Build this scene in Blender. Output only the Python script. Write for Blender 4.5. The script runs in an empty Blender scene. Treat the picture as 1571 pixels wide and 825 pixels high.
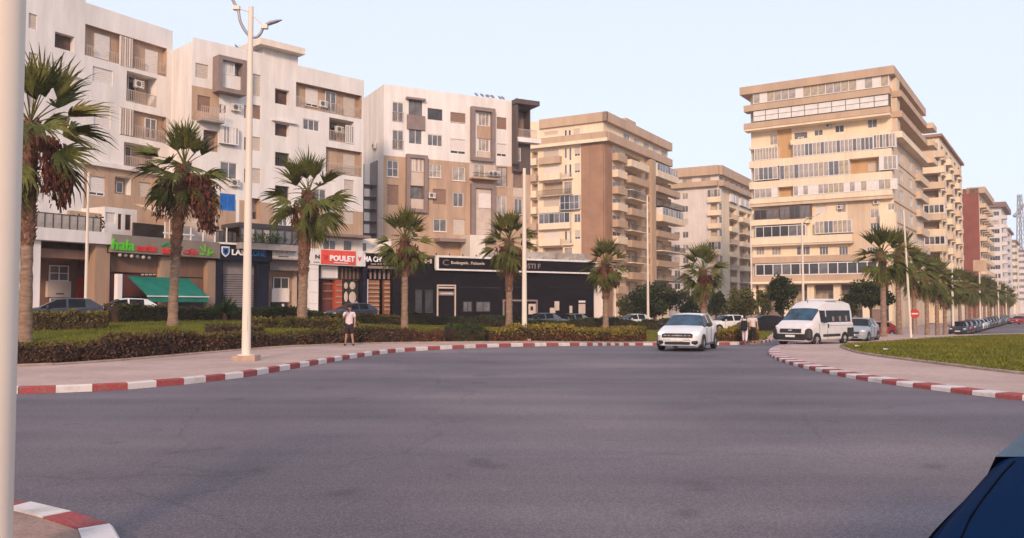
import bpy, math, random
import numpy as np
from mathutils import Vector, Matrix, Euler
from mathutils.geometry import delaunay_2d_cdt
R = math.radians
random.seed(7); rng = np.random.default_rng(7)
scene = bpy.context.scene
COL = scene.collection

# ------------------------------------------------------------------ camera
CAMZ, FPX, CX, CY, TILT = 1.75, 1290.0, 785.5, 412.5, math.atan(58 / 1290.0)
cam_data = bpy.data.cameras.new("camera")
cam = bpy.data.objects.new("camera", cam_data); COL.objects.link(cam)
cam.location = (0, 0, CAMZ); cam.rotation_euler = (R(90) + TILT, 0, 0)
cam_data.sensor_width = 36; cam_data.lens = 36 * FPX / 1571
cam_data.clip_start = 0.1; cam_data.clip_end = 6000
scene.camera = cam

# ------------------------------------------------------------------ light
SUN_EL, SUN_AZ = 21.0, 185.0           # low evening sun behind the camera
world = bpy.data.worlds.new("World"); scene.world = world; world.use_nodes = True
wn = world.node_tree.nodes; wl = world.node_tree.links
sky = wn.new("ShaderNodeTexSky"); sky.sky_type = 'NISHITA'; sky.sun_disc = False
sky.sun_elevation = R(SUN_EL); sky.sun_rotation = R(SUN_AZ)
sky.air_density = 1.0; sky.dust_density = 1.0; sky.ozone_density = 2.0
veil = wn.new("ShaderNodeMix"); veil.data_type = 'RGBA'; veil.inputs["Factor"].default_value = 0.88   # thin even high haze over the whole sky
wl.new(sky.outputs[0], veil.inputs["A"]); veil.inputs["B"].default_value = (2.86, 3.02, 3.62, 1)
wl.new(veil.outputs["Result"], wn["Background"].inputs[0]); wn["Background"].inputs[1].default_value = 0.15
sun_d = bpy.data.lights.new("sun", 'SUN'); sun = bpy.data.objects.new("sun", sun_d); COL.objects.link(sun)
sun_d.energy = 1.65; sun_d.angle = R(10); sun_d.color = (1.0, 0.69, 0.47)
sdir = Vector((math.sin(R(SUN_AZ)) * math.cos(R(SUN_EL)), math.cos(R(SUN_AZ)) * math.cos(R(SUN_EL)), math.sin(R(SUN_EL))))
sun.rotation_euler = sdir.to_track_quat('Z', 'Y').to_euler()
scene.view_settings.view_transform = 'Standard'; scene.view_settings.look = 'None'
scene.view_settings.exposure = 1.02; scene.view_settings.gamma = 1.0
scene.cycles.max_bounces = 6

# ------------------------------------------------------------------ terrain and pixel helpers
def ss(a, b, x):
    t = min(1.0, max(0.0, (x - a) / (b - a))); return t * t * (3 - 2 * t)
def zf(x, y):
    return (-0.45 * ss(34, 50, y) * ss(-6, 8, x) + 0.75 * ss(26, 47, y) * ss(-4, -17, x)
            - 0.9 * ss(58, 92, y) * ss(22, 36, x))
def ray(px, py):
    x = (px - CX) / FPX; v = (CY - py) / FPX; c, s = math.cos(TILT), math.sin(TILT)
    return Vector((x, c - v * s, s + v * c))
def at(px, py, Y):
    d = ray(px, py); return Vector((0, 0, CAMZ)) + d * (Y / d.y)
def xat(px, Y): return (px - CX) / FPX * Y
def ground(px, py, dz=0.0):
    d = ray(px, py); z = 0.0
    for _ in range(40):
        t = (CAMZ - dz - z) / max(1e-6, -d.z); z = 0.6 * z + 0.4 * zf(d.x * t, d.y * t)
    return Vector((d.x * t, d.y * t, z + dz))
def smooth_poly(pts, n=4):
    out = []
    P = [Vector(p).to_3d() for p in pts]
    for i in range(len(P) - 1):
        p0, p1, p2, p3 = P[max(0, i - 1)], P[i], P[i + 1], P[min(len(P) - 1, i + 2)]
        for k in range(n):
            t = k / n
            out.append(0.5 * ((2 * p1) + (p2 - p0) * t + (2 * p0 - 5 * p1 + 4 * p2 - p3) * t * t + (3 * p1 - p0 - 3 * p2 + p3) * t ** 3))
    out.append(P[-1]); return out

# ------------------------------------------------------------------ materials
def mat(name, col, rough=0.75, var=0.12, scale=1.5, spec=0.35, metal=0.0, bump=0.0, bscale=40.0, stretch=(1, 1, 1), col2=None, ramp=(0.35, 0.65), emit=None, fine=0.0, streak=0.0):
    m = bpy.data.materials.new(name); m.use_nodes = True
    nt = m.node_tree; N = nt.nodes; L = nt.links; b = N["Principled BSDF"]
    b.inputs["Roughness"].default_value = rough; b.inputs["Metallic"].default_value = metal
    b.inputs["Specular IOR Level"].default_value = spec
    tc = N.new("ShaderNodeTexCoord"); mp = N.new("ShaderNodeMapping"); mp.inputs["Scale"].default_value = stretch
    L.new(tc.outputs["Object"], mp.inputs[0])
    nz = N.new("ShaderNodeTexNoise"); nz.inputs["Scale"].default_value = scale; nz.inputs["Detail"].default_value = 6; nz.inputs["Roughness"].default_value = 0.62
    L.new(mp.outputs[0], nz.inputs["Vector"])
    rp = N.new("ShaderNodeValToRGB"); L.new(nz.outputs["Fac"], rp.inputs[0])
    c2 = col2 or tuple(max(0, c * (1 - 2 * var)) for c in col)
    c1 = col if col2 else tuple(min(1, c * (1 + var)) for c in col)
    rp.color_ramp.elements[0].position = ramp[0]; rp.color_ramp.elements[1].position = ramp[1]
    rp.color_ramp.elements[0].color = (*c2, 1); rp.color_ramp.elements[1].color = (*c1, 1)
    out = rp.outputs[0]
    if fine:
        n3 = N.new("ShaderNodeTexNoise"); n3.inputs["Scale"].default_value = bscale; n3.inputs["Detail"].default_value = 3
        L.new(tc.outputs["Object"], n3.inputs["Vector"])
        mr = N.new("ShaderNodeMapRange"); mr.inputs[1].default_value = .3; mr.inputs[2].default_value = .7; mr.inputs[3].default_value = 1 - fine; mr.inputs[4].default_value = 1 + fine
        L.new(n3.outputs["Fac"], mr.inputs[0])
        mx = N.new("ShaderNodeVectorMath"); mx.operation = 'SCALE'; L.new(out, mx.inputs[0]); L.new(mr.outputs[0], mx.inputs["Scale"]); out = mx.outputs[0]
    if streak:
        m4 = N.new("ShaderNodeMapping"); m4.inputs["Scale"].default_value = (2.6, 2.6, .09); L.new(tc.outputs["Object"], m4.inputs[0])
        n4 = N.new("ShaderNodeTexNoise"); n4.inputs["Scale"].default_value = 1.0; n4.inputs["Detail"].default_value = 5; n4.inputs["Roughness"].default_value = .7; L.new(m4.outputs[0], n4.inputs["Vector"])
        r4 = N.new("ShaderNodeMapRange"); r4.inputs[1].default_value = .50; r4.inputs[2].default_value = .74; r4.inputs[3].default_value = 1.0; r4.inputs[4].default_value = 1 - streak; L.new(n4.outputs["Fac"], r4.inputs[0])
        x4 = N.new("ShaderNodeVectorMath"); x4.operation = 'SCALE'; L.new(out, x4.inputs[0]); L.new(r4.outputs[0], x4.inputs["Scale"]); out = x4.outputs[0]
    L.new(out, b.inputs["Base Color"])
    if bump:
        n2 = N.new("ShaderNodeTexNoise"); n2.inputs["Scale"].default_value = bscale; n2.inputs["Detail"].default_value = 4
        L.new(tc.outputs["Object"], n2.inputs["Vector"])
        bp = N.new("ShaderNodeBump"); bp.inputs["Strength"].default_value = bump; bp.inputs["Distance"].default_value = 0.02
        L.new(n2.outputs["Fac"], bp.inputs["Height"]); L.new(bp.outputs[0], b.inputs["Normal"])
    if emit:
        b.inputs["Emission Color"].default_value = (*emit[0], 1); b.inputs["Emission Strength"].default_value = emit[1]
    return m
def leaf_mat(name, c1, c2, scale=1.2, trans=0.25, c3=None, rough=0.8):
    m = mat(name, c1, rough=rough, col2=c2, scale=scale, ramp=(0.38, 0.62), spec=0.12, fine=0.45, bscale=9)
    b = m.node_tree.nodes["Principled BSDF"]
    b.inputs["Subsurface Weight"].default_value = 0.0
    return m
def glass_mat(name, col, rough=0.08, spec=0.6, var=0.25, scale=0.6):
    return mat(name, col, rough=rough, spec=spec, var=var, scale=scale)
ST = (1, 1, 0.18)
M = dict(
    white=mat("white_render", (.74, .69, .655), .85, .075, .8, stretch=ST, bump=.12, streak=0.07),
    cream=mat("cream_render", (.72, .63, .54), .85, .06, .8, stretch=ST, bump=.12, streak=0.12),
    tan=mat("tan_render", (.46, .315, .22), .85, .11, .8, stretch=ST, bump=.12, streak=0.14),
    brown=mat("brown_panel", (.185, .135, .115), .7, .08, .9, stretch=ST),
    beige=mat("beige_panel", (.56, .455, .385), .75, .06, 1.2, streak=0.12),
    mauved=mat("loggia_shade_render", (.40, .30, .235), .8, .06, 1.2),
    mauve=mat("mauve_panel", (.24, .18, .165), .75, .06, 1.2),
    dbrown=mat("dark_brown_render", (.10, .072, .066), .75, .1, .8, stretch=ST),
    towerc=mat("tower_cream_render", (.62, .48, .345), .85, .06, .35, stretch=ST, streak=0.2),
    towerw=mat("tower_pale_render", (.77, .63, .455), .85, .05, .35, stretch=ST, streak=0.17),
    towert=mat("tower_tan_band", (.49, .345, .235), .8, .07, .4, stretch=ST, streak=0.12),
    ochre=mat("ochre_render", (.50, .31, .15), .85, .07, .5, stretch=ST),
    stripe=mat("brown_tile_cladding", (.33, .185, .115), .8, .08, .35, streak=0.2),
    redb=mat("red_brick_cladding", (.235, .062, .042), .85, .1, .4),
    farw=mat("far_white_render", (.66, .60, .57), .85, .05, .3, streak=0.18),
    fard=mat("far_roof_brown", (.22, .13, .11), .85, .05, .3),
    grey=mat("grey_concrete", (.33, .29, .27), .85, .1, .9, bump=.1),
    dark=mat("dark_interior", (.035, .027, .025), .9, .2, 1.0),
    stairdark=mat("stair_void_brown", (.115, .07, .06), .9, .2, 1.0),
    wframe=mat("white_pvc_frame", (.72, .68, .66), .5, .04, 2),
    bframe=mat("brown_wood_frame", (.16, .085, .06), .6, .15, 3),
    dframe=mat("dark_metal_frame", (.05, .045, .045), .45, .1, 3),
    rail=mat("pale_metal_rail", (.50, .42, .37), .5, .08, 3),
    glass=glass_mat("dark_window_glass", (.045, .045, .05)),
    glassc=glass_mat("curtained_window_glass", (.40, .345, .30), .25, .5),
    glassb=glass_mat("grey_window_glass", (.15, .145, .15), .12),
    glassw=glass_mat("white_curtain_glass", (.70, .66, .62), .3, .5, .08),
    glassy=glass_mat("warm_curtain_glass", (.42, .34, .24), .3, .4, .2, 1.1),
    blue=mat("blue_shutter_paint", (.012, .11, .42), .5, .1, 2),
    shut=mat("beige_roller_shutter", (.55, .47, .405), .7, .06, 2, stretch=(1, 1, 6)),
    shutw=mat("white_roller_shutter", (.70, .64, .60), .7, .05, 2, stretch=(1, 1, 6)),
    shutb=mat("brown_roller_shutter", (.27, .165, .125), .7, .08, 2, stretch=(1, 1, 6)),
    ac=mat("air_conditioner_case", (.62, .58, .54), .5, .08, 2),
    acd=mat("air_conditioner_fan", (.12, .11, .11), .6, .1, 3),
    black=mat("black_shop_cladding", (.010, .007, .010), .6, .2, .7, spec=.12),
    navy=mat("navy_shop_cladding", (.010, .011, .024), .6, .2, .9, spec=.15),
    signgrey=mat("grey_brown_sign_board", (.235, .19, .155), .6, .06, .9),
    shopbrown=mat("shop_brown_render", (.21, .115, .078), .8, .1, .8, stretch=ST, streak=0.2),
    shopred=mat("shop_red_brown_wall", (.14, .045, .038), .8, .12, .8),
    pillar=mat("shop_tan_pillar", (.36, .24, .165), .8, .08, .8, stretch=ST),
    red=mat("red_paint", (.45, .035, .025), .55, .12, 1.5),
    orange=mat("orange_paint", (.42, .085, .045), .55, .1, 1.5),
    signred=mat("red_sign_panel", (.72, .085, .055), .5, .06, 1.5),
    green=mat("green_letters", (.10, .55, .02), .5, .1, 3),
    lime=mat("lime_letters", (.17, .47, .03), .5, .1, 3),
    leafg=mat("green_logo_leaf", (.03, .25, .05), .5, .1, 3),
    redl=mat("red_letters", (.62, .035, .025), .5, .1, 3),
    whitel=mat("white_letters", (.85, .82, .82), .5, .03, 3),
    bluel=mat("blue_letters", (.02, .16, .50), .5, .1, 3),
    awng=mat("green_awning_cloth", (.004, .165, .115), .75, .12, 1.2),
    awnb=mat("beige_awning_cloth", (.62, .44, .31), .8, .08, 1.2),
    wood=mat("orange_wood_slats", (.30, .125, .065), .6, .15, 2, stretch=(6, 6, .6)),
    greyshut=mat("grey_metal_shutter", (.21, .18, .18), .5, .08, 2),
    asphalt=None, pave=None, gap=mat("panel_gap_black", (.006, .005, .006), .95, .1, 6, spec=0.0), headon=mat("lit_headlight", (.8, .8, .78), .2, .03, 6, emit=((1, .93, .85), .9)),
    kred=mat("red_kerb_paint", (.31, .068, .068), .8, .2, 3, bump=.3, bscale=30, fine=.22, col2=(.24, .11, .10), ramp=(.3, .55), spec=.15),
    kwhite=mat("white_kerb_paint", (.60, .54, .515), .8, .12, 3, bump=.3, bscale=30, col2=(.42, .36, .33), ramp=(.28, .5)),
    kplain=mat("plain_kerb_stone", (.33, .235, .19), .85, .12, 3, bump=.3, bscale=30),
    steel=mat("painted_pole", (.70, .60, .50), .5, .05, 1.2, stretch=ST),
    galv=mat("galvanised_metal", (.30, .29, .30), .45, .1, 3, metal=.3),
    pbase=mat("pole_concrete_base", (.42, .29, .22), .85, .1, 3, bump=.2),
    lens=glass_mat("lamp_lens", (.35, .36, .37), .2),
    trunk=mat("palm_trunk", (.27, .175, .125), .9, .2, 3, stretch=(1, 1, 3.5), bump=.6, bscale=14),
    boots=mat("palm_fibre", (.20, .10, .068), .9, .25, 4, bump=.6, bscale=14),
    frond=leaf_mat("palm_frond_green", (.108, .112, .030), (.050, .060, .018), .7),
    frondy=leaf_mat("palm_frond_yellowish", (.150, .128, .036), (.08, .085, .02), .7),
    frondd=leaf_mat("palm_frond_dry", (.26, .15, .085), (.13, .075, .045), .9),
    fruit=leaf_mat("palm_fruit", (.185, .065, .045), (.085, .032, .026), 2.0),
    bark=mat("tree_bark", (.11, .08, .06), .9, .2, 3, bump=.5, bscale=12),
    tree=leaf_mat("dark_tree_leaves", (.045, .058, .020), (.016, .024, .010), .55),
    treeo=leaf_mat("olive_tree_leaves", (.115, .105, .028), (.045, .05, .016), .55),
    hedgep=leaf_mat("purple_brown_hedge_leaves", (.135, .074, .045), (.06, .034, .027), 1.1),
    hedgem=leaf_mat("olive_brown_hedge_leaves", (.135, .108, .03), (.06, .05, .018), 1.1),
    hedger=leaf_mat("reddish_hedge_leaves", (.17, .065, .03), (.075, .04, .022), .9),
    hedgey=leaf_mat("yellow_hedge_leaves", (.26, .185, .035), (.13, .105, .024), .9),
    hedged=leaf_mat("dark_hedge_leaves", (.05, .06, .02), (.02, .027, .012), .9),
    bushg=leaf_mat("green_bush_leaves", (.055, .085, .022), (.022, .04, .014), .9),
    core=mat("hedge_branches", (.045, .026, .018), .95, .3, 4),
    grass=leaf_mat("lawn_grass", (.175, .158, .020), (.095, .10, .016), .35),
    soil=mat("lawn_ground", (.135, .13, .014), .95, .2, .5, col2=(.08, .085, .011), spec=.05),
    skin=mat("skin", (.33, .17, .11), .6, .05, 6),
    skind=mat("skin_tan", (.38, .21, .15), .6, .05, 6),
    tee=mat("pale_pink_cotton", (.66, .54, .56), .85, .05, 6),
    short=mat("dark_cotton", (.035, .02, .022), .9, .1, 6),
    hair=mat("dark_hair", (.02, .014, .012), .8, .2, 8),
    blackc=mat("black_cotton", (.014, .012, .014), .9, .1, 6),
    paleC=mat("pale_cotton", (.60, .50, .47), .9, .06, 6),
    shoe=mat("dark_shoe", (.05, .03, .03), .7, .1, 6),
    tyre=mat("tyre_rubber", (.018, .017, .018), .85, .1, 8),
    rim=mat("alloy_rim", (.42, .41, .41), .35, .05, 8, metal=.5),
    plastic=mat("black_plastic", (.022, .021, .023), .55, .1, 6),
    carglass=glass_mat("car_glass", (.012, .014, .018), .2, .12),
    wscreen=glass_mat("windscreen_glass", (.018, .055, .095), .06, .45, .4, 1.2),
    chrome=mat("chrome_trim", (.6, .6, .6), .2, .03, 6, metal=.8),
    headl=mat("headlight_lens", (.75, .73, .70), .12, .05, 6, spec=.8),
    tail=mat("tail_lamp_lens", (.35, .01, .01), .2, .1, 6),
    plate=mat("number_plate_white", (.7, .68, .65), .5, .05, 6),
    dishm=mat("dish_grey", (.22, .21, .22), .6, .1, 4),
)
def road_material():
    m = mat("asphalt", (.146, .122, .138), .80, .10, .16, spec=.3, bump=.5, bscale=55, fine=.28)
    nt = m.node_tree; N = nt.nodes; L = nt.links; b = N["Principled BSDF"]
    src = b.inputs["Base Color"].links[0].from_socket
    tc = N.new("ShaderNodeTexCoord")
    # worn paler patches and dust
    n1 = N.new("ShaderNodeTexNoise"); n1.inputs["Scale"].default_value = .11; n1.inputs["Detail"].default_value = 5; L.new(tc.outputs["Object"], n1.inputs["Vector"])
    r1 = N.new("ShaderNodeMapRange"); r1.inputs[1].default_value = .45; r1.inputs[2].default_value = .7; L.new(n1.outputs["Fac"], r1.inputs[0])
    mx = N.new("ShaderNodeMix"); mx.data_type = 'RGBA'; L.new(r1.outputs[0], mx.inputs["Factor"]); L.new(src, mx.inputs["A"]); mx.inputs["B"].default_value = (.240, .188, .192, 1)
    # speckle of aggregate
    vo = N.new("ShaderNodeTexVoronoi"); vo.inputs["Scale"].default_value = 38; L.new(tc.outputs["Object"], vo.inputs["Vector"])
    r2 = N.new("ShaderNodeMapRange"); r2.inputs[1].default_value = 0.0; r2.inputs[2].default_value = .6; r2.inputs[3].default_value = 1.38; r2.inputs[4].default_value = .78; L.new(vo.outputs["Distance"], r2.inputs[0])
    sc = N.new("ShaderNodeVectorMath"); sc.operation = 'SCALE'; L.new(mx.outputs["Result"], sc.inputs[0]); L.new(r2.outputs[0], sc.inputs["Scale"])
    # oil spots
    v2 = N.new("ShaderNodeTexNoise"); v2.inputs["Scale"].default_value = .9; v2.inputs["Detail"].default_value = 2; L.new(tc.outputs["Object"], v2.inputs["Vector"])
    r3 = N.new("ShaderNodeMapRange"); r3.inputs[1].default_value = .26; r3.inputs[2].default_value = .34; r3.inputs[3].default_value = .72; r3.inputs[4].default_value = 1.0; L.new(v2.outputs["Fac"], r3.inputs[0])
    s2 = N.new("ShaderNodeVectorMath"); s2.operation = 'SCALE'; L.new(sc.outputs[0], s2.inputs[0]); L.new(r3.outputs[0], s2.inputs["Scale"])
    # polished wheel bands and thin cracks
    mp = N.new("ShaderNodeMapping"); mp.inputs["Rotation"].default_value = (0, 0, R(14)); mp.inputs["Scale"].default_value = (.035, .55, 1); L.new(tc.outputs["Object"], mp.inputs[0])
    n4 = N.new("ShaderNodeTexNoise"); n4.inputs["Scale"].default_value = 1.0; n4.inputs["Detail"].default_value = 4; L.new(mp.outputs[0], n4.inputs["Vector"])
    r4 = N.new("ShaderNodeMapRange"); r4.inputs[1].default_value = .35; r4.inputs[2].default_value = .65; r4.inputs[3].default_value = .84; r4.inputs[4].default_value = 1.13; L.new(n4.outputs["Fac"], r4.inputs[0])
    s3 = N.new("ShaderNodeVectorMath"); s3.operation = 'SCALE'; L.new(s2.outputs[0], s3.inputs[0]); L.new(r4.outputs[0], s3.inputs["Scale"])
    n5 = N.new("ShaderNodeTexNoise"); n5.inputs["Scale"].default_value = .5; n5.inputs["Detail"].default_value = 4; L.new(tc.outputs["Object"], n5.inputs["Vector"])
    wv = N.new("ShaderNodeVectorMath"); wv.operation = 'MULTIPLY_ADD'; wv.inputs[1].default_value = (1.6, 1.6, 0); L.new(n5.outputs["Color"], wv.inputs[0]); L.new(tc.outputs["Object"], wv.inputs[2])
    v5 = N.new("ShaderNodeTexVoronoi"); v5.feature = 'DISTANCE_TO_EDGE'; v5.inputs["Scale"].default_value = .16; L.new(wv.outputs[0], v5.inputs["Vector"])
    r5 = N.new("ShaderNodeMapRange"); r5.inputs[1].default_value = .0; r5.inputs[2].default_value = .006; r5.inputs[3].default_value = .84; r5.inputs[4].default_value = 1.0; L.new(v5.outputs["Distance"], r5.inputs[0])
    s4 = N.new("ShaderNodeVectorMath"); s4.operation = 'SCALE'; L.new(s3.outputs[0], s4.inputs[0]); L.new(r5.outputs[0], s4.inputs["Scale"])
    L.new(s4.outputs[0], b.inputs["Base Color"])
    return m
def pave_material():
    m = mat("pink_pavement", (.50, .36, .31), .85, .09, .35, spec=.15, bump=.25, bscale=40, fine=.1)
    nt = m.node_tree; N = nt.nodes; L = nt.links; b = N["Principled BSDF"]
    src = b.inputs["Base Color"].links[0].from_socket
    tc = N.new("ShaderNodeTexCoord"); br = N.new("ShaderNodeTexBrick"); br.inputs["Scale"].default_value = 3.3
    br.inputs["Color1"].default_value = (1, 1, 1, 1); br.inputs["Color2"].default_value = (.88, .86, .85, 1); br.inputs["Mortar"].default_value = (.66, .62, .6, 1); br.inputs["Mortar Size"].default_value = .012
    L.new(tc.outputs["Object"], br.inputs["Vector"])
    mx = N.new("ShaderNodeVectorMath"); mx.operation = 'MULTIPLY'; L.new(src, mx.inputs[0]); L.new(br.outputs["Color"], mx.inputs[1])
    L.new(mx.outputs[0], b.inputs["Base Color"]); return m
M['asphalt'] = road_material(); M['pave'] = pave_material()
def paint(name, col, coat=.7, spec=.5):
    m = mat(name, col, .35, .03, 2, spec=spec); b = m.node_tree.nodes["Principled BSDF"]
    b.inputs["Coat Weight"].default_value = coat; b.inputs["Coat Roughness"].default_value = .08; b.inputs["Specular IOR Level"].default_value = spec; return m

# ------------------------------------------------------------------ mesh builder
class MB:
    def __init__(s): s.v = []; s.f = []; s.m = []
    def add(s, vs, fs, mi=0):
        o = len(s.v); s.v += [tuple(p) for p in vs]
        for f in fs: s.f.append(tuple(i + o for i in f)); s.m.append(mi)
    def quad(s, a, b, c, d, mi=0): s.add((a, b, c, d), ((0, 1, 2, 3),), mi)
    def box(s, x0, x1, y0, y1, z0, z1, mi=0, fn=None):
        p = [(x, y, z) for z in (z0, z1) for y in (y0, y1) for x in (x0, x1)]
        if fn: p = [fn(*q) for q in p]
        s.add(p, ((0, 2, 3, 1), (4, 5, 7, 6), (0, 1, 5, 4), (2, 6, 7, 3), (0, 4, 6, 2), (1, 3, 7, 5)), mi)
    def tube(s, pts, rad, n=8, mi=0, cap=True):
        pts = [Vector(p) for p in pts]
        if not hasattr(rad, '__len__'): rad = [rad] * len(pts)
        rings = []; o = len(s.v)
        for i, p in enumerate(pts):
            t = (pts[min(i + 1, len(pts) - 1)] - pts[max(i - 1, 0)]).normalized()
            u = t.cross(Vector((0, 0, 1)))
            if u.length < 1e-3: u = Vector((1, 0, 0))
            u.normalize(); w = t.cross(u)
            for k in range(n):
                a = 2 * math.pi * k / n; s.v.append(tuple(p + (u * math.cos(a) + w * math.sin(a)) * rad[i]))
        for i in range(len(pts) - 1):
            for k in range(n):
                k2 = (k + 1) % n
                s.f.append((o + i * n + k, o + i * n + k2, o + (i + 1) * n + k2, o + (i + 1) * n + k)); s.m.append(mi)
        if cap:
            s.f.append(tuple(o + k for k in range(n))); s.m.append(mi)
            s.f.append(tuple(o + (len(pts) - 1) * n + k for k in reversed(range(n)))); s.m.append(mi)
    def ball(s, c, r, n=10, k=6, mi=0):
        o = len(s.v); rx, ry, rz = r if hasattr(r, '__len__') else (r, r, r)
        for i in range(k + 1):
            th = math.pi * i / k
            for j in range(n):
                ph = 2 * math.pi * j / n
                s.v.append((c[0] + rx * math.sin(th) * math.cos(ph), c[1] + ry * math.sin(th) * math.sin(ph), c[2] + rz * math.cos(th)))
        for i in range(k):
            for j in range(n):
                j2 = (j + 1) % n
                s.f.append((o + i * n + j, o + (i + 1) * n + j, o + (i + 1) * n + j2, o + i * n + j2)); s.m.append(mi)
    def mesh(s, name, mats, smooth=False, angle=None):
        me = bpy.data.meshes.new(name); me.from_pydata(s.v, [], s.f)
        for m in (mats if isinstance(mats, (list, tuple)) else [mats]): me.materials.append(m)
        if any(s.m): me.polygons.foreach_set("material_index", s.m)
        me.validate(); me.update()
        if smooth:
            me.polygons.foreach_set("use_smooth", [True] * len(me.polygons))
            if angle: me.set_sharp_from_angle(angle=R(angle))
        return me
    def obj(s, name, mats, parent=None, loc=(0, 0, 0), rot=(0, 0, 0), smooth=False, angle=None):
        return link(name, s.mesh(name, mats, smooth, angle), parent, loc, rot)
def link(name, me, parent=None, loc=(0, 0, 0), rot=(0, 0, 0), scale=None):
    o = bpy.data.objects.new(name, me); COL.objects.link(o)
    o.location = loc; o.rotation_euler = rot; o.parent = parent
    if scale: o.scale = scale
    return o
def tag(o, label=None, cat=None, group=None, kind=None):
    for k, v in (("label", label), ("category", cat), ("group", group), ("kind", kind)):
        if v: o[k] = v
    return o
def thing(name, label, cat, loc=(0, 0, 0), rz=0.0, group=None):
    return tag(link(name, None, None, loc, (0, 0, rz)), label, cat, group)
def kids(o): return [c for c in bpy.data.objects if c.parent == o]
def dup(root, loc, rz, label, group=None, childmap=None):
    def cp(o, par):
        c = o.copy(); COL.objects.link(c); c.parent = par
        for ch in list(o.children): cp(ch, c)
        return c
    c = cp(root, None); c.location = loc; c.rotation_euler = (0, 0, rz); c["label"] = label
    if group: c["group"] = group
    return c
def np_mesh(name, verts, nper, mats, mi=None):
    """verts: (n*nper,3) array of separate polygons with nper corners"""
    n = len(verts) // nper
    me = bpy.data.meshes.new(name); me.vertices.add(len(verts)); me.vertices.foreach_set("co", np.asarray(verts, dtype=np.float32).ravel())
    me.loops.add(len(verts)); me.loops.foreach_set("vertex_index", np.arange(len(verts), dtype=np.int32))
    me.polygons.add(n); me.polygons.foreach_set("loop_start", np.arange(0, len(verts), nper, dtype=np.int32))
    for m in (mats if isinstance(mats, (list, tuple)) else [mats]): me.materials.append(m)
    if mi is not None: me.polygons.foreach_set("material_index", np.asarray(mi, dtype=np.int32))
    me.update(calc_edges=True); me.validate(); return me
def leaf_quads(c, size, up=0.0, aspect=0.6):
    """random little leaves (quads) at the centres c (n,3)"""
    n = len(c); a = rng.normal(size=(n, 3)); a[:, 2] += up; a /= np.linalg.norm(a, axis=1)[:, None]
    b = rng.normal(size=(n, 3)); b -= a * (a * b).sum(1)[:, None]; b /= np.linalg.norm(b, axis=1)[:, None]
    s = (size * (0.6 + 0.8 * rng.random(n)))[:, None]
    u = b * s; w = np.cross(a, b) * s * aspect
    return np.stack([c - u, c + w * .8 - u * .1, c + u, c - w * .8 - u * .1], 1).reshape(-1, 3)

# ------------------------------------------------------------------ ground sheets
def grid_sheet(name, xs, ys, dz, m):
    mb = MB(); nx, ny = len(xs), len(ys)
    mb.v = [(x, y, zf(x, y) + dz) for y in ys for x in xs]
    mb.f = [(j * nx + i, j * nx + i + 1, (j + 1) * nx + i + 1, (j + 1) * nx + i) for j in range(ny - 1) for i in range(nx - 1)]
    mb.m = [0] * len(mb.f)
    return tag(mb.obj(name, m, smooth=True), kind="structure")
xs = list(np.arange(-90, 180.1, 2.0)); ys = list(np.arange(-20, 20, 5.0)) + list(np.arange(20, 112, 1.5)) + list(np.arange(112, 420, 7.0))
grid_sheet("road", xs, ys, 0.0, M['asphalt'])
gm = mat("dusty_ground", (.30, .22, .18), .9, .1, .05)
mb = MB(); mb.box(-2500, 2500, -600, 4000, -2.4, -1.6); tag(mb.obj("ground", gm), kind="structure")

def in_poly(P, x, y):
    c = False; j = len(P) - 1
    for i in range(len(P)):
        if (P[i][1] > y) != (P[j][1] > y) and x < (P[j][0] - P[i][0]) * (y - P[i][1]) / (P[j][1] - P[i][1]) + P[i][0]: c = not c
        j = i
    return c
def poly_sheet(name, pts, dz, m, step=1.6, kind="structure", skirt=0.0):
    P = [Vector((p[0], p[1])) for p in pts]
    if sum(P[i - 1].x * P[i].y - P[i].x * P[i - 1].y for i in range(len(P))) < 0: P.reverse()
    vs = list(P); n = len(P)
    x0, x1 = min(p.x for p in P), max(p.x for p in P); y0, y1 = min(p.y for p in P), max(p.y for p in P)
    for x in np.arange(x0 + step / 2, x1, step):
        for y in np.arange(y0 + step / 2, y1, step if y1 - y0 < 120 else step * 2):
            if in_poly(P, x, y) and min((Vector((x, y)) - p).length for p in P) > step * .4: vs.append(Vector((x, y)))
    r = delaunay_2d_cdt(vs, [(i, (i + 1) % n) for i in range(n)], [], 1, 1e-5)
    mb = MB(); mb.v = [(p.x, p.y, zf(p.x, p.y) + dz) for p in r[0]]
    for f in r[2]:
        c = sum((r[0][i] for i in f), Vector((0, 0))) / len(f)
        if in_poly(P, c.x, c.y): mb.f.append(tuple(f)); mb.m.append(0)
    if skirt:
        for i in range(n):
            a, b = P[i], P[(i + 1) % n]; za, zb = zf(a.x, a.y) + dz, zf(b.x, b.y) + dz
            mb.quad((a.x, a.y, za - skirt), (b.x, b.y, zb - skirt), (b.x, b.y, zb), (a.x, a.y, za))
    return tag(mb.obj(name, m), kind=kind)
def resample(pts, L):
    out = [pts[0]]; acc = 0.0
    for a, b in zip(pts, pts[1:]):
        d = (b - a).length
        if d < 1e-9: continue
        while acc + d >= L:
            t = (L - acc) / d; a = a + (b - a) * t; out.append(a); d = (b - a).length; acc = 0.0
        acc += d
    return out
def offset(pts, w):
    out = []
    for i, p in enumerate(pts):
        t = (pts[min(i + 1, len(pts) - 1)] - pts[max(i - 1, 0)]).to_2d().normalized()
        out.append(Vector((p.x - t.y * w, p.y + t.x * w, 0)))
    return out
def pts_after(pts, d):
    s = 0.0
    for i in range(len(pts) - 1):
        s += (pts[i + 1] - pts[i]).length
        if s > d + 1e-6: return pts[i + 1:]
    return pts[-1:]
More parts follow.
